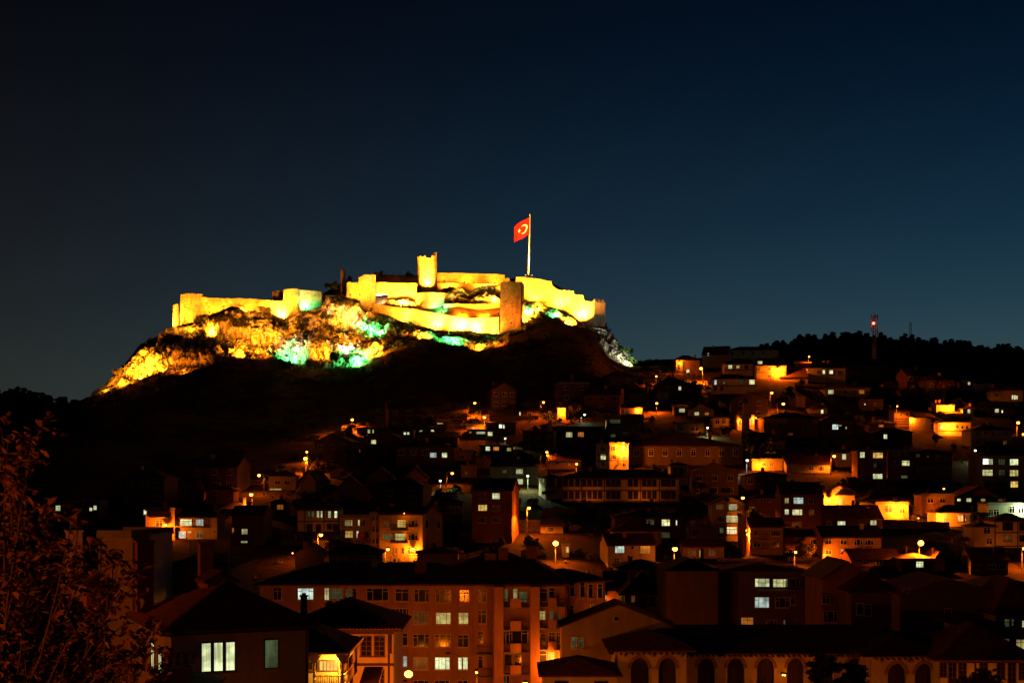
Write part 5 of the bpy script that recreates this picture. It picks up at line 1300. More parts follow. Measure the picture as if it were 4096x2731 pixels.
for x, yt, w_ in ((1145, 285, 1.4), (1435, 275, 1.5), (1690, 225, 1.4), (1790, 180, 1.2), (2010, 170, 1.3)):
    px_, py_ = PX('R4', x, yt); q0 = local_of(bl, at(px_, py_, 174)); chimney_on(ur, q0.x, 4.5, hz_ + 1.0, max(q0.z, hz_ + 2.4), w_, .9, M_BRICK)
for x0_, x1_, ys_ in ((1845, 1930, (605, 780, 955, 1125)), (2140, 2205, (600, 770, 940))):
    for yy in ys_:
        Xa, Z, _ = P(x0_, yy + 30); Xb, _, _ = P(x1_, yy)
        mb = MB(); mb.box(Xa, Xb, -1.2, -1.1, Z, Z + 1.05); mb.build('balcony_panel', wallmat('pink'), bl)
house('angled end of the apartment block with two pointed gables', 'R5', 352, 688, 372, 486, 1200, 'hip', 'pink', 'd403,555,40,100;d345,570,20,80/one;d397,733,36,90;e575,705,26,76/one;d490,550,40,120;d560,560,40,110;d640,560,40,110', yaw=28, Y=172, depth=9, base=ZC - 28, group=FG, cat='apartment block', name='apartment_block', over=.7)

# grey gable wall, low roof, dark blocks
lab = 'plain grey gable wall with two faint windows, lower centre right'
house(lab, 'R5', 315, 1285, 680, 868, 1300, 'front', 'tan', 'g420,1000,42,90;g477,1002,42,90;d783,797,42,36/two', Y=152, depth=6, base=ZC - 28, over=.3, group=FG)
house('low dark roof over a white wall strip, bottom centre', 'R5', 160, 790, 1122, 1292, 1500, 'hip', 'white', 'd312,1345,110,30/none;d650,1347,110,30/none', Y=136, depth=9, base=ZC - 28, rise=1.4, over=.5, group=FG)
house('dark plain block left of the office with cool windows', 'R5', 1212, 1660, 300, 396, 1100, 'hip', 'dark', '', Y=182, depth=12, rise=1.5, base=ZC - 28, group=FG, chim=[(1556, 225, 26)])
house('dark apartment block with three curtained windows and one orange lower window', 'R5', 1660, 2430, 338, 400, 1100, 'hip', 'dark',
      'w2028,490,120,66/three;w2182,493,122,68/three;b2026,658,120,86/three;o1900,825,100,70/two;d2290,490,110,66;d2200,660,110,80;d2290,640,30,70/one;d2330,828,14,40/none;g2218,840,12,60/none;d2110,840,80,60', Y=184, depth=12, base=ZC - 28, group=FG, cat='apartment block', name='apartment_block', balc=[(1980, 2300, 545)])
house('dark house with a lit doorway glow behind the white timbered house', 'R5', 688, 830, 400, 540, 760, 'side', 'pink', 'y692,612,16,36/none', Y=212, group=FG)
house('white timbered house with two tall sashed windows, lower middle', 'R5', 792, 1232, 288, 366, 560, 'hip', 'white', 'd850,448,46,98/sash;d925,448,46,98/sash;d1080,416,34,60/sash;d1170,430,40,70/sash', Y=216, depth=9, frame=M_FRAMED, bands=[376, 505], posts=[978, 1112], base=ZC - 22, group=FG)
house('smaller timbered house with lit window posts below the sashed one', 'R5', 830, 1198, 462, 598, 760, 'hip', 'white', 'e843,632,22,86/two;e925,625,30,60/two;d1008,648,44,70/sash;d1085,648,44,70/sash', Y=203, depth=8, frame=M_FRAMED, posts=[870, 950, 1045], base=ZC - 24, rise=3.2, group=FG)
house('reddish house with two framed windows, right of the dark apartment block', 'R6', 446, 905, 348, 500, 1100, 'front', 'brick', 'd480,700,62,70;d523,862,124,92;d780,566,46,58;d615,570,24,28/none', Y=172, depth=10, base=ZC - 28, group=FG)
house('dark house with a small white framed attic canopy, lower right', 'R6', 720, 1185, 560, 642, 1100, 'hip', 'dark', 'd800,790,60,100;d880,800,60,100;g781,968,28,18/none', Y=166, depth=9, base=ZC - 28, group=FG, rise=2.2)
house('large dark gabled wall with one framed window, lower right', 'R6', 1185, 2090, 510, 648, 1200, 'front', 'dark', 'd1632,838,54,100/two;d1245,617,46,26/two', Y=162, depth=12, base=ZC - 28, group=FG)
house('pinkish lit upper floor with paired windows at the right edge', 'R6', 1972, 2460, 470, 586, 800, 'hip', 'pink', 'd2035,636,46,50;d2096,636,42,50;e2210,632,60,40', Y=192, depth=9, base=ZC - 27, group=FG)
house('apartment house at the lower right edge with a curtained bright window', 'R6', 2082, 2500, 640, 845, 1300, 'hip', 'tan', 'v2322,1125,84,90;w2346,930,24,62/one;g2190,920,40,70;g2243,915,18,60/one;d2100,1082,14,50/one;g2190,1100,40,56', Y=158, depth=10, base=ZC - 28, group=FG, balc=[(2120, 2260, 985)], rise=4)
house('small white kiosk like upper room with a dark hip roof, lower right', 'R6', 1756, 2082, 866, 945, 1200, 'hip', 'white', 'd1892,1005,58,90/sash;d2035,1005,58,90/sash;d1800,1005,40,110/none', Y=150, depth=6, base=ZC - 28, frame=M_FRAMED, over=.8, posts=[1845, 1955], group=FG)
house('long white house with tall dark windows, bottom right corner', 'R6', 1560, 2460, 1062, 1278, 1700, 'hip', 'white', 'd1588,1355,56,140/sash;d1675,1382,64,200/sash;d1770,1366,70,150/sash;d1968,1366,66,150/sash;d2132,1368,66,150/sash;d2236,1382,66,200/sash;d2335,1370,60,150/sash',
      Y=139, depth=11, base=ZC - 28, frame=M_FRAMED, over=.7, posts=[1892], bands=[1288], chim=[(1878, 1070, 48), (1976, 1072, 44)], rise=3.3, group=FG)

# the long stone building with pointed arches
def arched_front(parent, x0, x1, z1, arches, zs, r, thick=.6, y=0.0, mat=None):
    """wall from x0 to x1 up to z1 with pointed openings centred on arches: springing at zs, half width r"""
    mat = mat or wallmat('cream')
    def top(xr):
        a = abs(xr) / r
        return zs + r * 1.22 * math.sqrt(max(0, 1 - a ** 1.7)) if a < 1 else None
    xs = {x0, x1}
    for c in arches:
        for k in range(17): xs.add(c - r + 2 * r * k / 16)
    xs = sorted(xs); mb = MB()
    for a, b in zip(xs[:-1], xs[1:]):
        m_ = (a + b) / 2
        c = [c for c in arches if abs(m_ - c) < r]
        if c:
            za, zb = top(a - c[0]) or zs, top(b - c[0]) or zs
            mb.add([(a, y, za), (b, y, zb), (b, y, z1), (a, y, z1), (a, y + thick, za), (b, y + thick, zb), (b, y + thick, z1), (a, y + thick, z1)],
                   [(0, 1, 2, 3), (7, 6, 5, 4), (0, 4, 5, 1), (3, 2, 6, 7)])
        else:
            mb.add([(a, y, 0), (b, y, 0), (b, y, z1), (a, y, z1), (a, y + thick, 0), (b, y + thick, 0), (b, y + thick, z1), (a, y + thick, z1)],
                   [(0, 1, 2, 3), (7, 6, 5, 4), (3, 2, 6, 7), (0, 3, 7, 4), (1, 5, 6, 2)])
    mb.build('arcade_wall', mat, parent)
    for c in arches:
        # stone band round the arch, voussoir by voussoir
        pts = [(c - r + 2 * r * k / 14) for k in range(15)]
        for k in range(14):
            a, b = pts[k] - c, pts[k + 1] - c
            za, zb = top(a) or zs, top(b) or zs
            def outp(xx, zz):
                v = Vector((xx, 0, zz - zs + .35 * r)); v.normalize(); return (c + xx + v.x * .36, zz + v.z * .36)
            oa, ob = outp(a, za), outp(b, zb)
            mb = MB(); g = .985
            poly = [(c + a, za), (c + b, zb), ob, oa]; cx = sum(p[0] for p in poly) / 4; cz = sum(p[1] for p in poly) / 4
            poly = [(cx + (p[0] - cx) * g, cz + (p[1] - cz) * g) for p in poly]
            mb.prism(poly, 'y', y - .045, y + .02); mb.build('arch_stone', surf('arch_band_stone', (.30, .16, .11), (.2, .11, .08), 2, .9), parent)
        mb = MB(); mb.box(c - r, c + r, y + thick + .05, y + thick + .12, 0, zs + r * 1.3)
        mb.build('arch_recess', plain('dark_timber_screen', (.03, .02, .014), .8), parent)
        for k in (-.33, .33):
            mb = MB(); mb.box(c + k * r - .05, c + k * r + .05, y + thick, y + thick + .06, 0, zs + r); mb.build('mullion', M_TIMBER, parent)
def stone_hall(label, reg, x0, x1, yr, ye, arches, ysp, rpx, Y, depth, base, rise, over=1.0):
    t = house(label, reg, x0, x1, yr, ye, 1500, 'hip', 'cream', '', Y=Y + .9, depth=depth, base=base, rise=rise, over=over, group=FG, cat='stone building', name='arched_hall')
    h = HOUSES[label]; P = h['P']
    X0, _, _ = P(x0, ye); X1, _, _ = P(x1, ye)
    ar = [P(a, ysp)[0] for a in arches]; zs = P(x0, ysp)[1]; r = rpx * REG[reg][2] * Y / FPX
    arched_front(t, X0, X1, h['H'] - .02, ar, zs, r, y=-.9)
    for i, a in enumerate(ar):
        for s in (-1, 1):
            xx = a + s * r * 1.62
            if X0 + .3 < xx < X1 - .3:
                mb = MB(); mb.ball((xx, -.92, zs + r * 1.5), .16, 10, 5); mb.build('rosette', surf('arch_band_stone', (.3, .16, .11)), t)
    n = int((X1 - X0) / .55)
    mb = MB(); mb.box(-.07, .07, -1.75, -.9, -.16, -.02); cm = mb.mesh('rafter_end', M_TIMBER)
    for i in range(n): put('rafter_end', cm, t, (X0 + (i + .5) * (X1 - X0) / n, 0, h['H'] - .04))
    return t
stone_hall('long main range of the arched stone hall under a broad dark roof', 'R5', 800, 3580, 852, 1092, [1540, 1792, 2045, 2300, 2550, 2803], 1215, 74, 146.5, 11, ZC - 27, 2.4)
stone_hall('left wing of the arched stone hall with two big pointed arches, bottom right of centre', 'R5', 788, 1372, 905, 1072, [975, 1210], 1215, 76, 141, 8, ZC - 27, 1.7)
stone_hall('right wing of the arched stone hall behind the dark conifers', 'R6', 900, 1556, 1040, 1232, [1130, 1385], 1400, 88, 141.5, 8, ZC - 27, 1.7)

# ------------------------------------------------------------------ castle floodlights
bpy.context.view_layer.update()
def world_mesh(objs):
    V, Fc = [], []
    for o in objs:
        b = len(V); mw = o.matrix_world
        V += [mw @ v.co for v in o.data.vertices]
        Fc += [tuple(b + i for i in p.vertices) for p in o.data.polygons]
    return V, Fc
cv, cf = world_mesh(CASTLE_MESH)
for P, Fq in ((Pk, Fk), (P2, F2), (P3_, F3_), (terrain_v, F)):
    b = len(cv); cv += [Vector(p) for p in P]; cf += [tuple(int(i) + b for i in f) for f in Fq]
CBVH = BVHTree.FromPolygons(cv, cf)
LCOL = {'y': (1.0, .29, .010), 'w': (1.0, .90, .66), 'g': (.06, 1.0, .20), 'm': (.09, 1.0, .24), 's': (1.0, .165, .004), 'c': (.80, 1.0, .50), 'k': (.9, 1.0, .95), 'a': (1.0, .22, .006)}
M_LENS = {k: glow('lens_' + k, c, 14) for k, c in LCOL.items()}
def light(kind, name, loc, power, col, parent=None, size=.25, spot=None, aim=None, blend=1.0):
    d = bpy.data.lights.new(name, kind); d.energy = power; d.color = col; d.shadow_soft_size = size
    o = bpy.data.objects.new(name, d); COL.objects.link(o); o.location = loc
    if kind == 'SPOT':
        d.spot_size = R(spot or 120); d.spot_blend = blend
        o.rotation_euler = (Vector(aim) - Vector(loc)).to_track_quat('-Z', 'Y').to_euler()
    if parent is not None:
        o.parent = parent; o.location = Vector(loc) - parent.location
    return o
FL = 'castle floodlights on short posts'
WHERE = {'y': 'yellow', 'w': 'white', 'g': 'green', 'm': 'mint green', 'a': 'amber', 'k': 'white'}
def flood(px, py, k, power, label, d=2.6, up=2.0, spot=140, aim=None, side=0.0, post=1.0):
    dirv = (at(px, py, 500) - Vector((0, 0, ZC))).normalized()
    hit, nrm, _, dist = CBVH.ray_cast(Vector((0, 0, ZC)), dirv)
    if hit is None: hit = at(px, py, 495)
    pos = hit + Vector((side, -d, 0))
    g, _, _, _ = CBVH.ray_cast(pos + Vector((0, 0, 2.5)), Vector((0, 0, -1)))
    zg = g.z if g is not None else gz(pos.x, pos.y)
    pos.z = max(zg + post, hit.z - .8)
    if pos.z - zg > 4.0: zg = pos.z - 1.3          # on a bracket let into the rock
    tgt = hit + Vector((0, 0, up)) if aim is None else aim
    t = empty('floodlight', (pos.x, pos.y, zg))
    mb = MB(); mb.tube([(0, 0, -.3), (0, 0, pos.z - zg)], .055, 5); mb.build('post', M_IRON, t)
    dv = (tgt - pos).normalized()
    q = dv.to_track_quat('Y', 'Z')
    mb = MB(); mb.box(-.30, .30, -.32, -.06, -.24, .24)
    h = mb.build('housing', M_IRON, t, (0, 0, pos.z - zg)); h.rotation_euler = q.to_euler()
    mb = MB(); mb.box(-.26, .26, -.055, -.035, -.2, .2); mb.build('lens', M_LENS[k], h)
    light('SPOT', 'flood_lamp', pos + dv * .12, power, LCOL[k], t, .2, spot, tgt)
    tag(t, label, 'floodlight', FL)
    return t
KW = 1000
FLOODS = [
    (420, 1560, 'y', 2.5, 'yellow floodlight at the leftmost foot of the crag', 3, 1.5), (565, 1508, 'y', 40, 'yellow floodlight at the white hot spot low on the left crag', 3, 3),
    (486, 1538, 'y', 6, 'yellow floodlight low on the left crag, left of the white hot spot', 4, 4), (640, 1480, 'y', 6, 'yellow floodlight low on the left crag, right of the white hot spot', 3, 2),
    (697, 1300, 'y', 6, 'yellow floodlight behind the corner tower at the far left', 2, 4), (738, 1490, 'a', 4, 'amber floodlight by the cave like hollows of the left crag', 2.5, 1.5),
    (965, 1415, 'y', 30, 'yellow floodlight below the bright square rock face', 3.5, 3), (1060, 1420, 'a', 7, 'amber floodlight right of the bright square rock face', 4, 5),
    (1130, 1266, 'y', 24, 'yellow floodlight at the right end of the long curtain wall', 2.2, 1.6), (1226, 1226, 'm', 3, 'mint green floodlight at the foot of the bastion', 2.4, 1.0),
    (1165, 1450, 'm', 8, 'mint green floodlight under the grey cleft in the crag', 4.5, 2.5), (1185, 1400, 'k', 5, 'white floodlight in the grey cleft in the crag', 2.5, 5),
    (1290, 1430, 'a', 9, 'amber floodlight at the foot of the crag below the bastion', 4, 4), (1400, 1396, 'w', 34, 'white floodlight at the brightest rocks under the gate tower', 3.2, 2.5),
    (1430, 1445, 'm', 7, 'mint green floodlight below the brightest rocks', 3.5, .8), (1490, 1398, 'y', 24, 'yellow floodlight on the rocky shelf right of the brightest rocks', 3, .8),
    (1370, 1290, 'y', 7, 'yellow floodlight on the crag below the gate tower', 6, 4), (1495, 1318, 'g', 16, 'green floodlight in front of the round green bush', 5, 1.5),
    (1440, 1236, 'y', 16, 'yellow floodlight at the foot of the gate tower', 2.6, 4), (1526, 1204, 'w', 5, 'white floodlight inside the castle gate', 2.6, 1.5),
    (1612, 1212, 'y', 20, 'yellow floodlight at the boulders between gate and keep', 2.6, 2), (1655, 1215, 'y', 5, 'yellow floodlight left of the squat bastion', 2.0, 2),
    (1712, 1138, 'y', 22, 'yellow floodlight at the foot of the tall keep', 2.0, 3.5), (1768, 1243, 'm', 6, 'mint green floodlight at the right foot of the squat bastion', 1.8, .8),
    (1620, 1265, 'y', 6, 'yellow floodlight near the upper end of the ramp wall', 4, 1), (1745, 1296, 'y', 16, 'yellow floodlight at the left part of the ramp wall', 3, 1),
    (1838, 1306, 'y', 34, 'yellow floodlight at the white hot middle of the ramp wall', 2.8, 1.5), (1905, 1314, 'y', 24, 'yellow floodlight at the right part of the ramp wall', 2.8, 1),
    (1965, 1320, 'y', 6, 'yellow floodlight at the foot of the red brown tower', 4, 1.5), (1850, 1262, 'y', 3.5, 'yellow floodlight left under the middle wall', 2.2, 1), (1935, 1262, 'y', 4.5, 'yellow floodlight right under the middle wall', 2.2, 1),
    (1985, 1196, 'y', 6, 'yellow floodlight beside the dark boulders', 1.8, .6), (1955, 1140, 'y', 8, 'yellow floodlight on the bank under the highest wall', 4.5, 1.5), (1800, 1140, 'y', 3, 'yellow floodlight on the terrace right of the keep', 3, 1),
    (1690, 1346, 'y', 6, 'yellow floodlight on the slope below the ramp wall', 3, 1.2), (1808, 1360, 'g', 16, 'green floodlight on the slope below the ramp wall', 4.5, 1.5),
    (1912, 1388, 'y', 8, 'yellow floodlight below the right end of the ramp wall', 3, 1.2), (1994, 1368, 'a', 3, 'amber floodlight at the rocks under the red brown tower', 4, 1.5),
    (2098, 1282, 'y', 7, 'yellow floodlight just right of the red brown tower', 2.5, 1.5), (2112, 1240, 'm', 4, 'mint green floodlight on the bank right of the red brown tower', 2.4, .6),
    (2160, 1238, 'y', 6, 'yellow floodlight on the bank under the stepped wall', 2.6, 1.5), (2225, 1252, 'm', 4.5, 'mint green floodlight on the bank under the stepped wall', 2.4, .5),
    (2140, 1195, 'y', 7, 'yellow floodlight high at the foot of the stepped wall', 3.0, 3), (2240, 1215, 'y', 14, 'yellow floodlight at the middle of the stepped wall', 3.0, 2),
    (2330, 1262, 'y', 26, 'yellow floodlight at the hot spot low on the stepped wall', 2.6, 1.5), (2275, 1290, 'y', 5, 'yellow floodlight on the bank below the stepped wall', 2.6, .8),
    (2480, 1425, 'k', 5, 'white floodlight at the rocks below the grey end tower', 3.5, 1), (2516, 1450, 'c', 4, 'pale green floodlight at the last rocks on the right slope', 2.5, .5),
    (2400, 1318, 'k', 1.6, 'white floodlight at the foot of the grey end tower', 5, 3),
]
for px, py, k, p, lab, d, up in FLOODS:
    on_rock = py > lin(px, [(q[0], q[1]) for q in TOP]) - 6 and px < 2085
    flood(px, py, k, p * KW * ({'w': 1.0, 'k': .35, 'c': 1.2, 'm': 3.6, 'g': 4.0}.get(k) or (2.5 if on_rock else 12)), lab, d, up)
for px, py, pw, wh in ((750, 1268, 16, 'below the leaning corner tower'), (850, 1248, 14, 'at the left end of the long curtain wall'), (905, 1222, 12, 'below the left middle of the long curtain wall'),
                       (985, 1238, 13, 'below the right middle of the long curtain wall'), (1070, 1234, 13, 'near the bush before the long curtain wall')):
    flood(px, py, 'y', pw * KW, 'yellow floodlight hidden behind the rock crest ' + wh, 4.5, 1, 150)
BROAD = [(560, 1470, 'y', 26, 9, 'left foot of the crag'), (680, 1420, 'a', 3, 10, 'dark scrubby part of the left crag'), (985, 1375, 'y', 40, 11, 'bright square rock face'), (1090, 1350, 'y', 26, 11, 'ochre pillar of the crag'),
         (1180, 1390, 'k', 4, 9, 'grey cleft of the crag'), (1285, 1390, 'y', 34, 11, 'middle of the crag'), (1400, 1360, 'y', 34, 11, 'crag under the gate tower'), (1480, 1385, 'y', 20, 9, 'rocky shelf right of the crag'),
         (1420, 1240, 'y', 30, 8, 'rounded crag top below the gate tower'), (1160, 1225, 'y', 22, 7, 'plain left face of the bastion'), (2045, 1290, 'a', 24, 8, 'red brown front tower'),
         (1450, 1180, 'y', 40, 8, 'ragged gate tower'), (1410, 1180, 'y', 22, 7, 'smooth left half of the gate tower'), (1860, 1128, 'y', 30, 6, 'highest back wall'), (1780, 1120, 'y', 16, 5, 'left end of the highest back wall'), (1980, 1130, 'y', 18, 5, 'right end of the highest back wall'),
         (1708, 1110, 'y', 40, 7, 'upper half of the tall keep'), (1700, 1215, 'y', 16, 6, 'front of the squat bastion'), (1850, 1160, 'y', 12, 4, 'wall above the dark boulders'), (1850, 1245, 'y', 16, 5, 'middle wall'),
         (1650, 1270, 'y', 26, 7, 'upper part of the ramp wall'), (1800, 1305, 'y', 36, 8, 'middle of the ramp wall'), (1930, 1310, 'y', 30, 8, 'lower end of the ramp wall'), (1995, 1250, 'y', 14, 5, 'lit left edge of the red brown tower'),
         (2120, 1160, 'y', 34, 8, 'upper end of the stepped wall'), (2230, 1205, 'y', 34, 8, 'middle part of the stepped wall'), (2320, 1240, 'y', 34, 8, 'lower part of the stepped wall'), (740, 1240, 'y', 20, 8, 'leaning corner tower')]
for px, py, k, p, dd, wh in BROAD:
    flood(px, py, k, p * KW * .75, 'wide floodlight on a post facing the ' + wh, dd, 2.5, 95, post=1.3)
# masts on the slope that throw light up at the left curtain wall
flood(832, 1376, 'y', 420 * KW, 'yellow floodlight on a taller mast on the dark slope below the curtain wall', 2.0, 0, 52, at(890, 1225, 499), post=2.6)
flood(760, 1330, 'y', 22 * KW, 'yellow floodlight close under the leaning corner tower', 4.5, 4)
flood(1120, 1330, 'y', 34 * KW, 'amber floodlight on the crag below the left bastion', 6, 5)
# flagpole uplighters
for dx in (-1.1, 1.2):
    t = empty('floodlight', pb + Vector((dx, -1.2, 0)))
    mb = MB(); mb.box(-.28, .28, -.2, .2, 0, .4); mb.build('housing', M_IRON, t)
    mb = MB(); mb.box(-.22, .22, -.15, .15, .405, .425); mb.build('lens', M_LENS['k'], t)
    light('SPOT', 'flood_lamp', t.location + Vector((0, 0, .6)), 14 * KW, LCOL['k'], t, .15, 40, pb + Vector((.2 - .9, 0, 15)))
    tag(t, 'white uplighter at the %s side of the flagpole foot' % ('left' if dx < 0 else 'right'), 'floodlight', 'flagpole uplighters')

# ------------------------------------------------------------------ street lamps
SLG = 'sodium street lamps of the hillside town'
M_BULB = {'s': glow('sodium_bulb', (1.0, .30, .028), 15), 'c': glow('cool_bulb', (.80, 1.0, .50), 6), 'k': glow('white_bulb', (.9, 1.0, .92), 6), 'r': glow('red_beacon', (1.0, .03, .012), 30)}
def lamp_y(px, py, h, lo=60, hi=620):
    for Y in np.arange(lo, hi, 2.0):
        p = at(px, py, Y)
        if p.z - gz(p.x, p.y) <= h: return float(Y)
    return hi
LAMPS = []
def lamp(label, reg, x, y, power, k='s', h=6.0, pole_x=None, Y=None, r=.26, arm=None, group=SLG):
    power = power * 5.0; r = r * 1.25; h = h * .65
    px, py = PX(reg, x, y)
    if Y is None: Y = lamp_y(px, py, h)
    p = at(px, py, Y)
    ppx = PX(reg, pole_x, y)[0] if pole_x is not None else px
    bx = (ppx - HPX) * Y / FPX
    if abs(bx - p.x) < .25: bx = p.x; by = p.y + .9
    else: by = p.y + .1
    zg = gz(bx, by)
    t = empty('street_lamp', (bx, by, zg))
    hz = p.z - zg
    mb = MB(); mb.tube([(0, 0, -.4), (0, 0, .9)], .12, 7); mb.tube([(0, 0, .9), (0, 0, hz + .15)], [.085, .055], 7)
    mb.build('pole', M_METAL, t)
    hx, hy = p.x - bx, p.y - by
    mb = MB(); mb.tube([(0, 0, hz + .1), (hx * .35, hy * .35, hz + .33), (hx, hy, hz + .30)], .04, 6); mb.build('arm', M_METAL, t)
    mb = MB(); mb.ball((hx, hy, hz + .24), .34, 8, 5, sq=.45); mb.build('lamp_head', M_METAL, t)
    mb = MB(); mb.ball((hx, hy, hz), r, 10, 7, sq=.9); mb.build('bulb', M_BULB[k], t)
    lp = Vector((p.x, p.y - .1, p.z - r - .12))
    light('SPOT', 'lamp_light', lp, power, LCOL[k], t, .2, 152, lp + Vector((0, -.12, -1)), .35)
    if power > 3000: light('POINT', 'lamp_glow', lp - Vector((0, .3, .25)), power * .07, LCOL[k], t, .2)
    tag(t, label, 'street lamp', group)
    LAMPS.append((label, p))
    return t
def wall_lamp(label, reg, x, y, power, k='s', Y=None, r=.2, off=.9):
    """lamp on a bracket in front of a facade at distance Y"""
    power *= 2.0
    px, py = PX(reg, x, y)
    p = at(px, py, Y - off)
    t = empty('wall_lamp', (p.x, p.y, p.z))
    mb = MB(); mb.tube([(0, off, -.15), (0, off * .5, .22), (0, 0, .24)], .03, 5); mb.build('bracket', M_METAL, t)
    mb = MB(); mb.ball((0, 0, .17), .25, 8, 5, sq=.4); mb.build('lamp_head', M_METAL, t)
    mb = MB(); mb.ball((0, 0, 0), r, 8, 6); mb.build('bulb', M_BULB[k], t)
    light('POINT', 'lamp_light', (p.x, p.y - r - .1, p.z - .28), power, LCOL[k], t, .15)
    tag(t, label, 'wall lamp', 'lamps fixed to house walls')
    LAMPS.append((label, p))
    return t
L = lamp
L('tall street lamp with a wide glare in front of the dark bank, lower right', 'R3', 1220, 1403, 2600, h=7.5, r=.38)
L('street lamp with a wide glare above the long apartment roof', 'R1', 2138, 1405, 1700, h=6, r=.36)
L('street lamp in front of the low lit house, lower middle', 'R2', 1045, 1452, 1500, h=6.5, r=.32)
L('street lamp on the lane between the two gabled houses under the left glowing bush', 'R1', 45, 697, 2000, h=6.5, r=.34)
L('smaller street lamp just above the lamp by the left glowing bush', 'R1', 57, 642, 500, h=5, r=.2)
L('street lamp over a glowing tree crown at the top left of the town', 'R1', 437, 372, 1700, h=6, r=.28)
L('street lamp on a bare slope, highest in the middle of the town', 'R1', 1462, 233, 900, h=7, pole_x=1410, r=.26)
L('street lamp over the red lit bank, second highest in the middle', 'R1', 1543, 353, 1500, h=7, r=.28)
L('small street lamp with cables left of the narrow yellow house', 'R1', 2036, 227, 700, h=8, pole_x=2015, r=.24)
L('street lamp with side arm beside the greenish white lamp, mid town', 'R1', 1273, 820, 700, h=5, pole_x=1227, r=.24)
L('greenish white street lamp left of the orange lamp, mid town', 'R1', 1173, 882, 260, 'c', 5, r=.2)
L('greenish white street lamp right of the two stacked lit windows', 'R1', 1905, 842, 700, 'c', 6, r=.22)
L('small white street lamp under the white porch light', 'R1', 1716, 529, 160, 'c', 5, r=.18)
L('small street lamp above the orange lit roof left of the long timber building', 'R1', 2065, 643, 500, h=6, pole_x=2012, r=.22)
L('hooded street lamp on a tall pole before the lit stone wall', 'R1', 1915, 1110, 3200, h=9, pole_x=1898, r=.22)
L('hooded street lamp over the yellow lit yard wall, left town', 'R1', 175, 1335, 1700, h=7, pole_x=148, r=.24)
L('hooded street lamp in front of the apartment block with flag', 'R1', 735, 1455, 1100, h=6, pole_x=712, r=.2)
L('greenish white street lamp right of the narrow yellow house', 'R2', 290, 330, 500, 'c', 6, pole_x=262, r=.22)
L('street lamp above the flat row of houses, upper middle', 'R2', 893, 235, 600, h=5, r=.26)
L('greenish white street lamp above the big dark mosque roof', 'R2', 1318, 440, 300, 'c', 5, r=.22)
L('low street lamp left of the bright three storey house', 'R2', 223, 742, 350, h=4, r=.2)
L('left street lamp of the pair on the lane beside the minaret', 'R2', 1855, 148, 1300, h=9, pole_x=1840, r=.28)
L('right street lamp of the pair on the lane beside the minaret', 'R2', 1952, 240, 1600, h=7, pole_x=1900, r=.32)
L('white street lamp left of the pines', 'R2', 1650, 712, 500, 'k', 6, r=.24)
L('street lamp on the roof edge behind the gabled apartment house', 'R2', 1613, 1025, 500, h=7, r=.24)
L('bright street lamp by the corner house near the ridge', 'R0', 448, 403, 3000, h=8, pole_x=458, r=.36)
L('small street lamp left of the bright lamp near the ridge', 'R0', 185, 449, 350, h=5, r=.2)
L('street lamp above the sloping lit roof near the ridge', 'R0', 1085, 333, 900, h=7, r=.24)
L('thin tall street lamp beside the timber clad house on the right hill', 'R0', 1605, 625, 900, h=10, r=.14)
L('street lamp near the right edge above the long orange house', 'R0', 2318, 722, 2600, h=8, r=.32)
L('second street lamp at the right edge just below the other', 'R0', 2349, 790, 1500, h=5, r=.24)
L('street lamp with slanted arm in front of a small lit gable house, right', 'R3', 495, 677, 1500, h=7, pole_x=468, r=.28)
L('greenish white street lamp above the right apartment block', 'R3', 1675, 629, 240, 'c', 5, r=.22)
L('little hooded street lamp by the bare hedge in the lower right', 'R3', 172, 1478, 900, h=5, r=.16)
L('street lamp over the orange roof at the left edge of town', 'RL', 1320, 510, 900, h=7, pole_x=1345, r=.26)
L('street lamp above the dark roofs at the left edge of town', 'RL', 1280, 608, 800, h=6, r=.28)
L('street lamp with a wide glare in front of the long apartment block', 'RG', 1415, 1447, 1500, h=8, pole_x=1190, Y=158, r=.36)
L('street lamp at the right edge beside the timbered white house', 'R6', 2352, 218, 1500, h=6, r=.2)

HY = lambda lab: HOUSES[lab]['Y']
def hl(part):
    return [k for k in HOUSES if part in k][0]
W = wall_lamp
W('lamp on the wall of the brightest yellow house near the ridge', 'R0', 905, 405, 4200, Y=HY(hl('brightest yellow lit house')), off=1.6)
W('small lamp over the orange end panels of the corner house', 'R0', 322, 366, 900, Y=HY(hl('corner house beside the bright lamp')), off=.8, r=.1)
W('porch lamp of the floodlit yellow porch house', 'R0', 1912, 738, 2600, Y=HY(hl('floodlit yellow porch')), off=1.2, r=.15)
W('lamp over the yard of the glowing yellow house', 'R0', 1918, 622, 5200, Y=HY(hl('glowing yellow house on the right')), off=2.5, r=.14)
W('lamp low on the yard wall beside the timber clad house', 'R0', 1690, 700, 1800, Y=HY(hl('timber clad house')), off=5.5, r=.1)
W('lamp under the eaves of the narrow yellow house', 'R2', 96, 288, 1500, Y=HY(hl('narrow tall house glowing')), off=1.2, r=.1)
W('lamp at the short yellow house end', 'R2', 738, 290, 1100, Y=HY(hl('short house end')), off=1.0, r=.1)
W('glaring lamp at the top floor of the orange three storey house', 'R2', 618, 600, 3600, Y=HY(hl('projecting bay of the orange')), off=1.2, r=.3)
W('small lamp on the roof slab of the orange three storey house', 'R2', 614, 566, 300, Y=HY(hl('projecting bay of the orange')), off=.6, r=.14)
W('lamp right of the minaret on the lit house bay', 'R2', 1722, 357, 900, Y=HY(hl('lit orange bay behind the minaret')), off=1.0, r=.14)
W('lamp left behind the minaret', 'R2', 1585, 375, 700, Y=HY(hl('lit orange bay behind the minaret')), off=1.0, r=.1)
W('lamp on the yard building behind the pines', 'R2', 1762, 742, 2200, Y=HY(hl('yard building behind the pines')), off=1.6, r=.14)
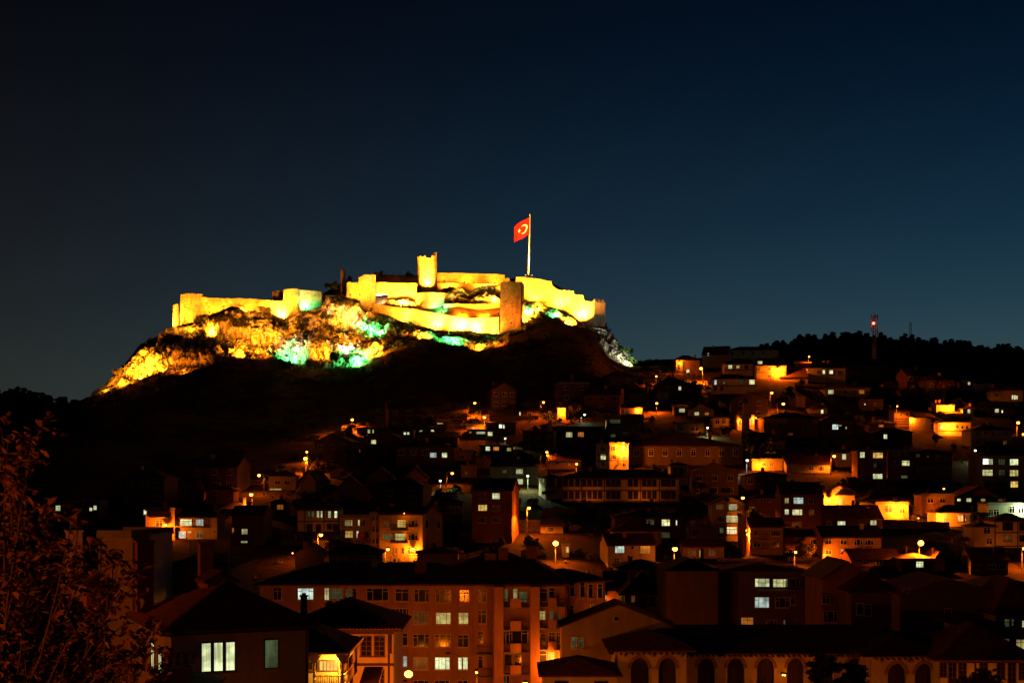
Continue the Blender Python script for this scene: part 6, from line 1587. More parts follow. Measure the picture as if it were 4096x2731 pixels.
W('lamp on the front of the yellow gabled house with attic balcony', 'R3', 460, 1040, 3400, Y=HY(hl('attic balcony, right of centre')), off=1.3, r=.2)
W('lamp on the glowing orange wall behind the bare tree', 'R3', 1040, 1100, 3000, Y=HY(hl('glowing orange wall behind a bare tree')), off=1.6, r=.12)
W('lamp low over the orange retaining wall', 'R3', 1200, 1195, 1500, Y=HY(hl('low tiled house lit orange')), off=1.5, r=.1)
W('porch lamp of the low tiled house, lower right', 'R3', 1390, 1186, 1300, Y=HY(hl('low tiled house lit orange')), off=1.0, r=.1)
W('alley lamp upper one, beside the three storey orange house', 'R2', 1640, 1297, 1100, Y=HY(hl('three storey orange house with')) , off=-1.0, r=.14)
W('alley lamp lower one, beside the three storey orange house', 'R2', 1654, 1330, 2200, Y=HY(hl('three storey orange house with')), off=-1.6, r=.2)
W('lamp at the ground floor window of the climbing tree apartment block', 'R1', 942, 1450, 800, Y=HY(hl('bright orange balcony window')), off=.7, r=.2)
W('lamp on the wall of the orange house at the left edge of town', 'RL', 843, 762, 1500, Y=HY(hl('lamp on its wall, left edge')), off=1.3, r=.26)
W('greenish lamp under the eaves of the pale right edge house', 'R3', 2090, 1098, 700, 'c', Y=HY(hl('greenish light on its front')), off=1.5, r=.1)
W('lamp at the foot of the orange two storey house, lower right', 'R3', 410, 1500, 900, Y=HY(hl('orange lit two storey house with one bright')), off=1.5, r=.1)
W('lamp at the right foot of the stacked balcony apartment part', 'R4', 2215, 1075, 1300, Y=HY(lab2), off=2.2, r=.1)
W('left one of two small lamps glowing before the arched stone hall', 'R6', 74, 1412, 25, Y=146, off=1.6, r=.08)
W('right one of two small lamps glowing before the arched stone hall', 'R6', 93, 1414, 25, Y=146, off=1.6, r=.08)
W('small orange lamp on the dark house behind the grey gable', 'R5', 680, 652, 120, Y=212, off=.8, r=.13)
W('tiny pinkish lamp among the dark roofs left of the black hip roof', 'R4', 138, 218, 30, Y=212, off=.5, r=.09)
W('tiny orange lamp beside a chimney above the four window gable', 'R3', 1412, 948, 60, Y=ground_y(*PX('R3', 1412, 1030)), off=.5, r=.2)  # lamp added where a small lit window glows
W('tiny red orange lamp on the roof left of the tall dark red apartment', 'R1', 872, 1155, 20, Y=HY(hl('bright orange balcony window')), off=.9, r=.07)
lamp('small capped lantern whose pole shines, in front of the apartment block', 'R4', 1580, 1152, 130, Y=152, r=.1)
for o, p in WARM:
    mw = Matrix.Translation(o.location) @ Matrix.Rotation(o.rotation_euler.z, 4, 'Z')
    pw = mw @ p
    tt = empty('ceiling_lamp', pw)
    mb = MB(); mb.ball((0, 0, .05), .12, 8, 5, sq=.6); mb.build('lamp_glass', M_BULB['s'], tt)
    light('POINT', 'lamp_light', pw - Vector((0, 0, .3)), 800, (1, .42, .03), tt, .1)
    tag(tt, 'ceiling lamp under the carved wooden balcony roof', 'lamp')
# unlit lamp and the low lantern before the apartment block
pq = at(*PX('RG', 2115, 1240), 160)
tt = empty('street_lamp', (pq.x, pq.y, gz(pq.x, pq.y)))
hz_ = pq.z - tt.location.z
mb = MB(); mb.tube([(0, 0, -.3), (0, 0, hz_)], [.1, .06], 7); mb.build('pole', M_METAL, tt)
mb = MB(); mb.tube([(0, 0, hz_ - .02), (-.5, 0, hz_ + .3), (-1.35, 0, hz_ + .55)], .035, 6); mb.build('arm', M_METAL, tt)
mb = MB(); mb.ball((-1.6, 0, hz_ + .56), .34, 10, 6, sq=.4); mb.build('lamp_head', M_METAL, tt)
tag(tt, 'unlit street lamp with a curved arm in front of the apartment windows', 'street lamp')

# added street lamps, unseen below the picture's edge, to light the fronts
def added_low_lamp(label, px, Y, power, h=5.0, k='s'):
    X = (px - HPX) * Y / FPX; zg = gz(X, Y)
    t = empty('street_lamp', (X, Y, zg))
    mb = MB(); mb.tube([(0, 0, -.3), (0, 0, h + .3)], [.1, .06], 7); mb.build('pole', M_METAL, t)
    mb = MB(); mb.ball((0, -.5, h + .2), .34, 8, 5, sq=.45); mb.build('lamp_head', M_METAL, t)
    mb = MB(); mb.ball((0, -.5, h), .26, 10, 7, sq=.9); mb.build('bulb', M_BULB[k], t)
    light('POINT', 'lamp_light', Vector((X, Y - .5, zg + h - .45)), power, LCOL[k], t, .2)
    tag(t, label, 'street lamp', 'added street lamps out of view below the bottom edge')
for px, Y, pw, h_ in ((2520, 136.2, 130, 3.4), (2690, 136.4, 70, 3.4), (3010, 140.5, 60, 3.4), (3380, 140.5, 50, 3.4), (3620, 136, 75, 3.4), (3850, 134.5, 260, 3.6), (4060, 134.5, 320, 3.6),
                      (1700, 150, 1100, 3.2), (1920, 150, 1300, 3.2), (2100, 158, 1000, 2.6), (2215, 150, 180, 3.2), (1650, 112.5, 6500, 5), (820, 80, 70, 3.2), (1120, 80, 80, 3.2)):
    added_low_lamp('added unseen street lamp in the street below the bottom edge of the view', px, Y, pw, h_)
# added hooded ground lights, no known source, to wash house fronts
for lab_, reg, x, y, dy, pw in (('added hooded ground light before the left half of the long traditional house', 'R2', 330, 1058, -4, 340), ('added hooded ground light before the right half of the long traditional house', 'R2', 800, 1058, -4, 380),
                           ('added hooded ground light before the apartment house with cool windows', 'R3', 250, 1290, -5, 90), ('added hooded ground light before the white timber framed house', 'R3', 1950, 1445, -5, 260),
                           ('added hooded ground light before the traditional house with slim windows', 'R1', 150, 1310, -5, 110), ('added hooded ground light before the tall dark red apartment house', 'R1', 1600, 1410, -6, 70),
                           ('added hooded ground light before the pale gabled house, upper middle', 'R2', 1250, 480, -3, 80), ('added hooded ground light before the climbing tree apartment block', 'R1', 820, 1540, -5, 400)):
    px_, py_ = PX(reg, x, y); Y_ = ground_y(px_, py_) + dy
    X_ = (px_ - HPX) * Y_ / FPX; zg_ = gz(X_, Y_)
    tt = empty('floodlight', (X_, Y_, zg_))
    mb = MB(); mb.box(-.35, .35, -.3, -.08, -.2, .75); mb.box(-.35, .35, -.08, .25, .70, .75); mb.build('housing', M_IRON, tt)
    mb = MB(); mb.box(-.28, .28, -.075, -.05, .25, .62); mb.build('lens', M_LENS['s'], tt)
    light('SPOT', 'flood_lamp', Vector((X_, Y_ + .1, zg_ + .55)), pw, LCOL['s'], tt, .3, 150, Vector((X_, Y_ + 5, zg_ + 2.2)))
    tag(tt, lab_, 'floodlight', 'added hooded ground lights before house fronts')
# added lamps, unseen left of the picture, to light tree and house
def added_side_lamp(label, x, y, z, pw):
    zg = gz(x, y); t = empty('street_lamp', (x, y, zg)); h = z - zg
    mb = MB(); mb.tube([(0, 0, -.3), (0, 0, h + .3)], [.1, .06], 7); mb.build('pole', M_METAL, t)
    mb = MB(); mb.ball((0, -.5, h + .2), .34, 8, 5, sq=.45); mb.build('lamp_head', M_METAL, t)
    mb = MB(); mb.ball((0, -.5, h), .2, 10, 7, sq=.9); mb.build('bulb', M_BULB['s'], t)
    light('POINT', 'lamp_light', Vector((x, y - .5, zg + h - .45)), pw, LCOL['s'], t, .2)
    tag(t, label, 'street lamp', 'added street lamps outside the left edge')
added_side_lamp('added unseen street lamp beside the viewpoint, left of the near tree', -13.5, 8.5, ZC - .6, 4600)
added_side_lamp('added street lamp left of the dark corner house, outside the view', -41, 86, ZC - 4.5, 4200)

pm = at(3480, 1472, 540); tt = empty('floodlight', (pm.x, pm.y, gz(pm.x, pm.y)))
mb = MB(); mb.box(-.25, .25, -.3, .1, 0, .4); mb.build('housing', M_IRON, tt)
light('SPOT', 'flood_lamp', tt.location + Vector((0, .1, .7)), 5000, (1, .25, .05), tt, .2, 60, at(3497, 1390, 545))
tag(tt, 'small ground light at the foot of the red beacon mast', 'floodlight')

# ------------------------------------------------------------------ minaret, masts
def minaret():
    Y = ground_y(*PX('R2', 1638, 640)) + 2
    base = at(*PX('R2', 1636, 640), Y); zg = gz(base.x, base.y)
    t = empty('minaret', (base.x, base.y, zg - .3))
    m = Y / FPX * REG['R2'][2]
    def z(y): return zof(PX('R2', 0, y)[1], Y) + ZC - zg + .3
    rb, rt = 33 * m, 27 * m
    mb = MB(); mb.tube([(0, 0, 0), (0, 0, z(590)), (0, 0, z(350))], [rb * 1.05, rb, rb * .97], 16); mb.build('shaft', wallmat('tan'), t)
    mb = MB(); mb.tube([(0, 0, z(372)), (0, 0, z(352)), (0, 0, z(346))], [rb * .98, rb * 1.5, rb * 1.5], 16); mb.build('balcony_corbel', wallmat('tan'), t)
    mb = MB(); mb.tube([(0, 0, z(345.5)), (0, 0, z(322))], [rb * 1.5, rb * 1.5], 16, cap=False); mb.tube([(0, 0, z(324)), (0, 0, z(320))], [rb * 1.54, rb * 1.54], 16, cap=False); mb.build('balcony_parapet', M_CONC, t)
    mb = MB(); mb.tube([(0, 0, z(345)), (0, 0, z(236))], [rt, rt * .97], 16); mb.build('upper_shaft', wallmat('tan'), t)
    mb = MB(); mb.tube([(0, 0, z(237)), (0, 0, z(232)), (0, 0, z(172))], [rt * 1.12, rt * 1.12, .05], 16); mb.build('cone_roof', M_SHEET, t)
    mb = MB(); mb.tube([(0, 0, z(174)), (0, 0, z(152))], [.05, .02], 6); mb.ball((0, 0, z(166)), .14, 8, 5); mb.build('finial', M_METAL, t)
    tag(t, 'stone minaret with one balcony and a dark cone, silhouetted before lit houses', 'minaret')
minaret()
def lattice_mast(label, px, py_top, py_bot, Y, w, beacon=None, panels=True):
    zg = gz((px - HPX) * Y / FPX, Y); b = at(px, py_bot, Y); Ht = zof(py_top, Y) + ZC - zg
    t = empty('radio_mast', (b.x, Y, zg))
    mb = MB()
    for sx in (-1, 1):
        for sy in (-1, 1): mb.tube([(sx * w, sy * w, -.5), (sx * w * .6, sy * w * .6, Ht)], [.09, .06], 4)
    n = int(Ht / 1.4)
    for i in range(n):
        f0, f1 = i / n, (i + 1) / n; a, c = w * (1 - .4 * f0), w * (1 - .4 * f1)
        for s in (1, -1):
            mb.tube([(-a, s * a, Ht * f0), (c, s * c, Ht * f1)], .04, 3); mb.tube([(a, s * a, Ht * f0), (-c, s * c, Ht * f1)], .04, 3)
            mb.tube([(s * a, -a, Ht * f0), (s * c, c, Ht * f1)], .04, 3)
    mb.build('lattice', M_IRON, t)
    if panels:
        for k, (dx, dy, dz) in enumerate([(-1.1, -.3, -.9), (1.1, -.3, -.9), (0, -1.1, -.9), (-1.1, -.3, -4.6), (1.1, -.3, -5.2), (1.2, -.2, -7.2)]):
            mb = MB(); mb.box(dx - .22, dx + .22, dy - .15, dy + .15, Ht + dz - 1.2, Ht + dz + 1.2); mb.tube([(dx, dy, Ht + dz), (0, 0, Ht + dz)], .05, 4)
            mb.build('antenna_panel', plain('antenna_paint', (.08, .08, .08), .6), t)
        mb = MB(); mb.tube([(0, 0, Ht), (0, 0, Ht + 1.6)], .04, 4); mb.build('lightning_rod', M_IRON, t)
    if beacon:
        zz = zof(beacon, Y) + ZC - zg
        mb = MB(); mb.ball((-.5, -.9, zz), .5, 10, 7); mb.build('beacon', M_BULB['r'], t)
        light('POINT', 'beacon_light', Vector((b.x - .5, Y - 1.6, zg + zz)), 500, (1, .03, .01), t, .2)
    tag(t, label, 'radio mast')
lattice_mast('tall antenna mast with a red beacon on the wooded ridge', 3497, 1262, 1470, 545, .65, 1294)
lattice_mast('small distant lattice mast right of the red beacon mast', 3642, 1288, 1350, 905, .8, None, False)

# ------------------------------------------------------------------ trees and bushes
M_LEAF = leafy('leaves_autumn', (.10, .055, .02), (.20, .11, .035))
M_LEAFG = leafy('leaves_green', (.05, .08, .025), (.10, .13, .04))
M_NEEDLE = leafy('pine_needles', (.018, .028, .012), (.035, .045, .02), .1)
M_BUSH = leafy('bush_leaves', (.11, .10, .035), (.22, .18, .06))
def clump(V, Fc, c, r, n, size, rng, flat=1.0):
    """n small leaf faces spread through an uneven ball"""
    d = rng.normal(size=(n, 3)); d /= np.linalg.norm(d, axis=1)[:, None]
    rad = r * rng.random(n) ** .45
    p = c + d * rad[:, None] * np.array([1, 1, flat])
    a = rng.normal(size=(n, 3)); a /= np.linalg.norm(a, axis=1)[:, None]
    b = np.cross(a, rng.normal(size=(n, 3))); b /= np.maximum(np.linalg.norm(b, axis=1), 1e-6)[:, None]
    s = size * (.6 + .8 * rng.random(n))[:, None]
    i0 = sum(len(x) for x in V)
    q = np.stack([p - a * s - b * s * .1, p + b * s * .55, p + a * s + b * s * .1, p - b * s * .55], 1).reshape(-1, 3)
    V.append(q); Fc.append(np.arange(n * 4).reshape(-1, 4) + i0)
def limb(mb, p, d, length, r, depth, rng, ends, spread=.55, taper=.62, segs=3):
    pts, rad = [p.copy()], [r]
    for i in range(segs):
        d = (d + Vector(rng.normal(size=3)) * .16 + Vector((0, 0, .05))).normalized()
        p = p + d * (length / segs); pts.append(p.copy()); rad.append(r * (1 - (1 - taper) * (i + 1) / segs))
    mb.tube(pts, rad, 6 if r > .06 else 4, cap=False)
    if depth == 0: ends.append((p.copy(), d.copy())); return
    k = 2 + int(rng.random() < .6)
    for j in range(k):
        v = Vector(rng.normal(size=3)); v = (v - d * v.dot(d)).normalized()
        limb(mb, p if j < 2 else pts[-2], (d + v * spread * (.7 + .6 * rng.random())).normalized(), length * (.66 + .2 * rng.random()), r * taper, depth - 1, rng, ends, spread, taper)
def broadleaf_mesh(h, seed, leaf, dens=90, lsize=.2, depth=3, cr=.16):
    rng = np.random.default_rng(seed); mb = MB(); ends = []
    limb(mb, Vector((0, 0, -.3)), Vector((0, 0, 1)), h * .33, h * .03, depth, rng, ends)
    V, Fc = [], []
    for p, d in ends: clump(V, Fc, np.array(p), h * cr, int(dens * (.5 + rng.random())), lsize, rng, .8)
    return mb.mesh('trunk', M_BARK), np_mesh('crown', np.concatenate(V), np.concatenate(Fc), leaf) if dens else None
def tree(label, loc, meshes, s=1.0, rz=0.0, name='tree', cat='tree', group=None):
    t = empty(name, loc, rz); t.scale = (s, s, s)
    put('trunk', meshes[0], t)
    if meshes[1] is not None: put('crown', meshes[1], t)
    tag(t, label, cat, group); return t
def bush_mesh(seed, leaf, n=900, size=.16):
    rng = np.random.default_rng(seed); V, Fc = [], []
    for k in range(9):
        c = np.array([rng.normal() * .45, rng.normal() * .45, .35 + abs(rng.normal()) * .3])
        clump(V, Fc, c, .38 + .2 * rng.random(), n // 9, size, rng, .85)
    mb = MB(); ends = []
    for k in range(3): limb(mb, Vector((0, 0, -.2)), Vector((rng.normal() * .5, rng.normal() * .5, 1)).normalized(), .45, .04, 1, rng, ends)
    return mb.mesh('stems', M_BARK), np_mesh('foliage', np.concatenate(V), np.concatenate(Fc), leaf)
BUSH = [bush_mesh(50 + k, M_BUSH) for k in range(3)]
BUSHD = [bush_mesh(60 + k, M_LEAFG) for k in range(2)]
def bush(label, reg, x, y, r, m=None, Y=None, lift=0.0, group=None, k=0, oy=0.0):
    """bush centred at a photo point, radius r metres, standing on the ground under it"""
    px, py = PX(reg, x, y)
    if Y is None:
        hit, _, _, _ = CBVH.ray_cast(Vector((0, 0, ZC)), (at(px, py, 500) - Vector((0, 0, ZC))).normalized())
        Y = (hit.y if hit is not None else 495)
    p = at(px, py, Y + oy)
    t = empty('bush', (p.x, p.y, p.z - r * .75), random.uniform(0, 6)); t.scale = (r / .95,) * 3
    ms = m or BUSH[k % 3]
    put('stems', ms[0], t); put('foliage', ms[1], t)
    tag(t, label, 'bush', group); return t
# the castle hill
bush('big round bush glowing green on the castle crag', 'S', 1505, 1285, 3.6, BUSHD[0], oy=-2.0)
bush('small tree like bush alone on the left foot of the crag', 'S', 474, 1482, 1.8, BUSH[0], Y=481)
bush('sparse bush on the left shoulder of the crag', 'S', 605, 1362, 1.2, BUSH[1], Y=492)
bush('bush lit orange above the square rock face', 'S', 1060, 1236, 1.8, BUSH[2], Y=492)
bush('dark bush beside the tall ruined stump', 'S', 1330, 1142, 1.9, BUSHD[1], Y=520)
bush('dark bush on the mound left of the keep', 'S', 1640, 1098, 2.0, BUSHD[0], Y=527)
bush('dark bush on the mound right of the gate tower', 'S', 1515, 1096, 1.6, BUSHD[1], Y=527)
bush('mint lit bush at the foot of the grey cleft', 'S', 1140, 1452, 2.4, BUSHD[0], Y=465)
bush('amber lit bush at the foot of the crag', 'S', 1340, 1425, 2.0, BUSH[1], Y=464)
bush('dark bushes at the right end of the rock', 'S', 2498, 1400, 2.0, BUSHD[1], Y=490)
bush('dark bush at the very end of the right rock slope', 'S', 2522, 1436, 2.2, BUSHD[0], Y=489)
# scrub on the hill: uncountable tufts, one object each kind
def scatter_tufts(name, n, xr, yr, cond, r0, r1, leaf, per=26, seed=1, size=.22):
    rng = np.random.default_rng(seed); V, Fc = [], []
    x = rng.uniform(*xr, n); y = rng.uniform(*yr, n); keep = cond(x, y); x, y = x[keep], y[keep]
    z = terr(x, y)
    for a, b, c in zip(x, y, z):
        r = rng.uniform(r0, r1); clump(V, Fc, np.array([a, b, c + r * .3]), r, per, size, rng, .6)
    o = put(name, np_mesh(name, np.concatenate(V), np.concatenate(Fc), leaf)); tag(o, kind='stuff')
dens = lambda x, y: fbm(np.stack([x / 14, y / 14, np.zeros_like(x)], 1), 3, 77) > .02
scatter_tufts('scrub', 3600, (-150, 60), (385, 478), dens, .35, 1.1, M_BUSH, 22, 2)
scatter_tufts('hill_shrubs', 2600, (-150, 62), (380, 486), lambda x, y: fbm(np.stack([x / 11, y / 8, np.zeros_like(x)], 1), 3, 41) > .05, .5, 1.5, M_LEAFG, 30, 14, .26)
scatter_tufts('dry_grass', 5200, (-150, 60), (425, 474), lambda x, y: dens(x, y) == False, .25, .6, leafy('dry_grass_blades', (.13, .10, .045), (.20, .16, .07)), 12, 3, .16)
def rock_scrub(n, seed):
    rng = np.random.default_rng(seed); V, Fc = [], []
    i = rng.integers(0, len(Pk), n * 3)
    q = Pk[i]; keep = fbm(q * .12, 3, 9) > .06
    for c in q[keep][:n]: clump(V, Fc, c + np.array([0, -.1, .1]), rng.uniform(.3, .9), 20, .2, rng, .7)
    o = put('rock_scrub', np_mesh('rock_scrub', np.concatenate(V), np.concatenate(Fc), M_LEAFG)); tag(o, kind='stuff')
rock_scrub(750, 5)
def crag_scrub_shade(zones, seed):  # dark scrub, packed densely to stand in for unlit crag as well
    rng = np.random.default_rng(seed); V, Fc = [], []
    for x0, x1, y0, y1, n in zones:
        for k in range(n):
            px, py = rng.uniform(x0, x1), rng.uniform(y0, y1)
            if fbm(np.array([[px * .02, py * .03, 0]]), 3, 21)[0] < -.06: continue
            h_, nn, _, _ = CBVH.ray_cast(Vector((0, 0, ZC)), (at(px, py, 500) - Vector((0, 0, ZC))).normalized())
            if h_ is None: continue
            clump(V, Fc, np.array(h_) + np.array([0, -.25, .2]), rng.uniform(.6, 1.3), 40, .24, rng, .8)
    o = put('crag_scrub_shade', np_mesh('crag_scrub_shade', np.concatenate(V), np.concatenate(Fc), leafy('scrub_shade_leaves', (.022, .024, .010), (.045, .045, .018), .1))); tag(o, kind='stuff')
crag_scrub_shade([(650, 860, 1330, 1440, 260), (780, 990, 1262, 1310, 150), (1090, 1150, 1275, 1320, 40), (1190, 1330, 1250, 1320, 170), (1290, 1440, 1190, 1225, 110), (1040, 1085, 1230, 1260, 25),
              (1230, 1300, 1410, 1470, 60), (1540, 1620, 1330, 1390, 90), (1560, 1660, 1292, 1315, 50), (1455, 1560, 1330, 1375, 70), (2085, 2130, 1205, 1230, 20), (2150, 2230, 1240, 1250, 30)], 77)
scatter_tufts('garden_weeds', 2600, (-70, 165), (222, 470), lambda x, y: (x > (y - 330) * .25 - 60) & (fbm(np.stack([x / 9, y / 9, np.zeros_like(x)], 1), 2, 5) > 0), .3, .95, M_LEAFG, 18, 12, .2)
# hedge like brush on the skyline between castle and town ridge
scatter_tufts('skyline_brush', 260, (33, 92), (528, 545), lambda x, y: x > -1e9, .7, 1.7, M_LEAFG, 70, 8, .3)

# pines on the wooded ridges
def pine_mesh(seed, h=8.0):
    rng = np.random.default_rng(seed); mb = MB(); mb.tube([(0, 0, -1), (.1, 0, h * .5), (0, .1, h * .95)], [.16, .12, .03], 6)
    V, Fc = [], []
    z = h * .14
    while z < h:
        f = (z / h - .14) / .86; rr = (1 - f) ** .75 * 2.0 + .2
        for k in range(5):
            a = rng.uniform(0, 6.28); q = rr * rng.uniform(.25, 1)
            clump(V, Fc, np.array([math.cos(a) * q, math.sin(a) * q, z + rng.normal() * .2]), .62 + .3 * rng.random(), 26, .34, rng, .55)
        z += h * .075
    v = np.concatenate(V); f = np.concatenate(Fc)
    b = len(mb.v)
    me = bpy.data.meshes.new('pine_tree')
    me.from_pydata(mb.v + v.tolist(), [], mb.f + (f + b).tolist()); me.materials.append(M_BARK); me.materials.append(M_NEEDLE)
    me.polygons.foreach_set('material_index', [0] * len(mb.f) + [1] * len(f)); me.update()
    return me
PINE = [pine_mesh(90 + k) for k in range(5)]
def forest(n, pxr, yr, label, group, seed, smin=.7, smax=1.25):
    rng = np.random.default_rng(seed)
    for i in range(n):
        Y = rng.uniform(*yr); px = rng.uniform(*pxr); x = (px - HPX) * Y / FPX
        o = put('pine_tree', PINE[int(rng.integers(5))], None, (x, Y, gz(x, Y) - 3.9))
        s = rng.uniform(smin, smax); o.scale = (s * rng.uniform(1.1, 1.8), s * rng.uniform(1.1, 1.8), s); o.rotation_euler.z = rng.uniform(0, 6.28)
        tag(o, label, 'pine tree', group)
forest(165, (3040, 4140), (770, 815), 'pine tree on the dark wooded ridge behind the antenna mast', 'pines on the right ridge', 11, .45, 1.0)
forest(50, (2980, 4140), (690, 768), 'pine tree on the dark slope under the wooded right ridge', 'pines on the slope of the right ridge', 12, .5, 1.0)
forest(65, (-60, 330), (860, 905), 'pine tree on the dark wooded hill at the far left', 'pines on the left hill', 13, .6, 1.3)

# trees in the town
BL = [broadleaf_mesh(6.5, 20 + k, M_LEAF, 110, .2) for k in range(3)]
BARE = [broadleaf_mesh(8.0, 30 + k, M_LEAF, 0, depth=5) for k in range(2)]
def town_tree(label, reg, x, ytop, ybase, meshes, H0, name='tree', cat='tree', Y=None, group=None, oy=0):
    (px, pt_), (_, pb_) = PX(reg, x, ytop), PX(reg, x, ybase)
    if Y is None: Y = ground_y(px, pb_)
    Y += oy
    X = (px - HPX) * Y / FPX; zg = gz(X, Y)
    s = (zof(pt_, Y) + ZC - zg) / H0
    return tree(label, (X, Y, zg), meshes, s, random.uniform(0, 6), name, cat, group)
LTL = lamp_y(*PX('R1', 437, 372), 3.9); LLL = lamp_y(*PX('R1', 45, 697), 4.2)
town_tree('tree crown glowing yellow right under the top left street lamp', 'R1', 440, 392, 478, BL[0], 6.2, Y=LTL - 1.2)
bush('bush glowing orange at the foot of the top left street lamp', 'R1', 400, 440, 1.9, BUSH[0], Y=LTL + 1)
bush('second bush glowing orange right of the top left street lamp', 'R1', 505, 440, 1.5, BUSH[1], Y=LTL + 2)
town_tree('tree lit orange left part of the bank below the top left lamp', 'R1', 300, 560, 700, BL[1], 6.2, Y=LTL - 14)
town_tree('thin tree lit dim orange between the two left glowing spots', 'R1', 395, 600, 745, BL[2], 6.2)
bush('low bush glowing yellow right of the left lane lamp', 'R1', 120, 752, 2.0, BUSH[1], Y=LLL + 2.5)
bush('bush glowing yellow beside the lane lamp pole', 'R1', 190, 760, 1.8, BUSH[2], Y=LLL + 3)
bush('dim orange bush at the end of the glowing bank', 'R1', 255, 770, 1.6, BUSH[0], Y=LLL + 3.5)
bush('tall thin bush glowing yellow close behind the left lane lamp', 'R1', 75, 715, 1.3, BUSHD[0], Y=LLL + 1.5)
town_tree('tree with lit twigs above the glowing left bank', 'R1', 190, 640, 780, BL[1], 6.2, Y=LLL + 5)
town_tree('tree lit orange behind the lit stone yard wall, left one', 'R1', 2090, 1110, 1250, BL[0], 6.2)
town_tree('tree lit orange behind the lit stone yard wall, right one', 'R2', 70, 1085, 1255, BL[2], 6.2, oy=2)
town_tree('dim tree right of the lit yard trees', 'R2', 190, 1090, 1260, BL[1], 6.2, oy=3)
town_tree('round dark tree before the wing of the long traditional house', 'R1', 2110, 945, 1060, BL[1], 6.0, oy=-3)
town_tree('dark tree at the end of the narrow yellow house', 'R2', 175, 225, 390, BL[0], 6.2, oy=1)
town_tree('tree tinted orange left of the minaret foot', 'R2', 1505, 420, 540, BL[2], 6.2)
town_tree('bare tree before the front of the orange three storey house', 'R2', 535, 640, 800, BARE[0], 10, oy=-4)
town_tree('bare branched tree before the glowing orange wall, lower right', 'R3', 1085, 1060, 1275, BARE[1], 11.5)
town_tree('second bare tree right of the glowing orange wall', 'R3', 1140, 1010, 1262, BARE[0], 11.5, oy=2)
town_tree('bare climbing tree in front of the apartment block', 'R1', 800, 1290, 1560, BARE[1], 11.5, Y=219)
town_tree('small tree with shining leaves beside the hooded lamp, left town', 'R1', 370, 1310, 1460, BL[1], 6.2, Y=226)
bush('bushy hedge in front of the long orange house at the right edge', 'R0', 2175, 855, 2.6, BUSH[0], Y=ground_y(*PX('R0', 2175, 890)))
bush('second smaller hedge bush before the long orange house', 'R0', 2110, 870, 1.6, BUSH[2], Y=ground_y(*PX('R0', 2110, 893)))
town_tree('leafless shrub glowing behind the timber clad house', 'R0', 1790, 610, 690, BARE[0], 11.5, oy=4)
town_tree('second leafless shrub glowing behind the yard wall', 'R0', 1720, 620, 690, BARE[1], 11.5, oy=5)
town_tree('slim dark poplar above the glowing yellow house', 'R0', 1897, 450, 600, BL[0], 6.2, oy=2)
bush('bare hedge lit orange by the little hooded lamp', 'R3', 250, 1470, 1.8, BUSH[1], Y=ground_y(*PX('R3', 250, 1535)))
for k, (x, yt, yb) in enumerate(((1680, 505, 790), (1755, 490, 790), (1830, 540, 790))):
    Y = ground_y(*PX('R2', x, yb)); px, pt_ = PX('R2', x, yt); X = (px - HPX) * Y / FPX; zg = gz(X, Y)
    rng = np.random.default_rng(300 + k); hh = zof(pt_, Y) + ZC - zg
    mb = MB(); mb.tube([(0, 0, -.4), (.15, 0, hh * .5), (-.1, 0, hh * .97)], [.24, .18, .05], 7)
    V, Fc = [], []
    for i in range(26):
        z = hh * rng.uniform(.45, 1.0); a = rng.uniform(0, 6.28); q = rng.uniform(.4, 2.6) * (1.15 - z / hh * .5)
        e = Vector((math.cos(a) * q, math.sin(a) * q, z + .3)); mb.tube([(0, 0, z - .4), e], [.05, .02], 4, cap=False)
        clump(V, Fc, np.array(e), .75, 70, .24, rng, .45)
    t = empty('pine_tree', (X, Y, zg)); mb.build('trunk', M_BARK, t); put('crown', np_mesh('crown', np.concatenate(V), np.concatenate(Fc), M_NEEDLE), t)
    tag(t, 'tall open pine before the lit yard, %s of the three' % ('leftmost', 'middle', 'rightmost')[k], 'pine tree', 'three pines beside the mosque')
# dark garden trees filling the lanes
DG = [(70, 'R1', 700, 780, 900), (71, 'R1', 1020, 880, 1010), (72, 'R1', 620, 940, 1060), (73, 'R2', 300, 1060, 1180), (74, 'R2', 420, 1075, 1200), (75, 'R2', 1250, 880, 1020), (76, 'R2', 1420, 920, 1060),
      (77, 'R3', 600, 880, 990), (78, 'R3', 1000, 930, 1040), (79, 'R3', 1600, 580, 660), (80, 'R3', 1350, 480, 600), (81, 'R0', 1150, 600, 690), (82, 'R0', 700, 560, 640), (83, 'R2', 860, 1090, 1200), (84, 'R3', 1580, 1330, 1480), (85, 'R3', 1490, 1290, 1420)]
for sd, reg, x, a, b in DG:
    town_tree('dark leafy garden tree standing unlit among the town houses', reg, x, a, b, BL[sd % 3], 6.2, group='dark garden trees between the houses')

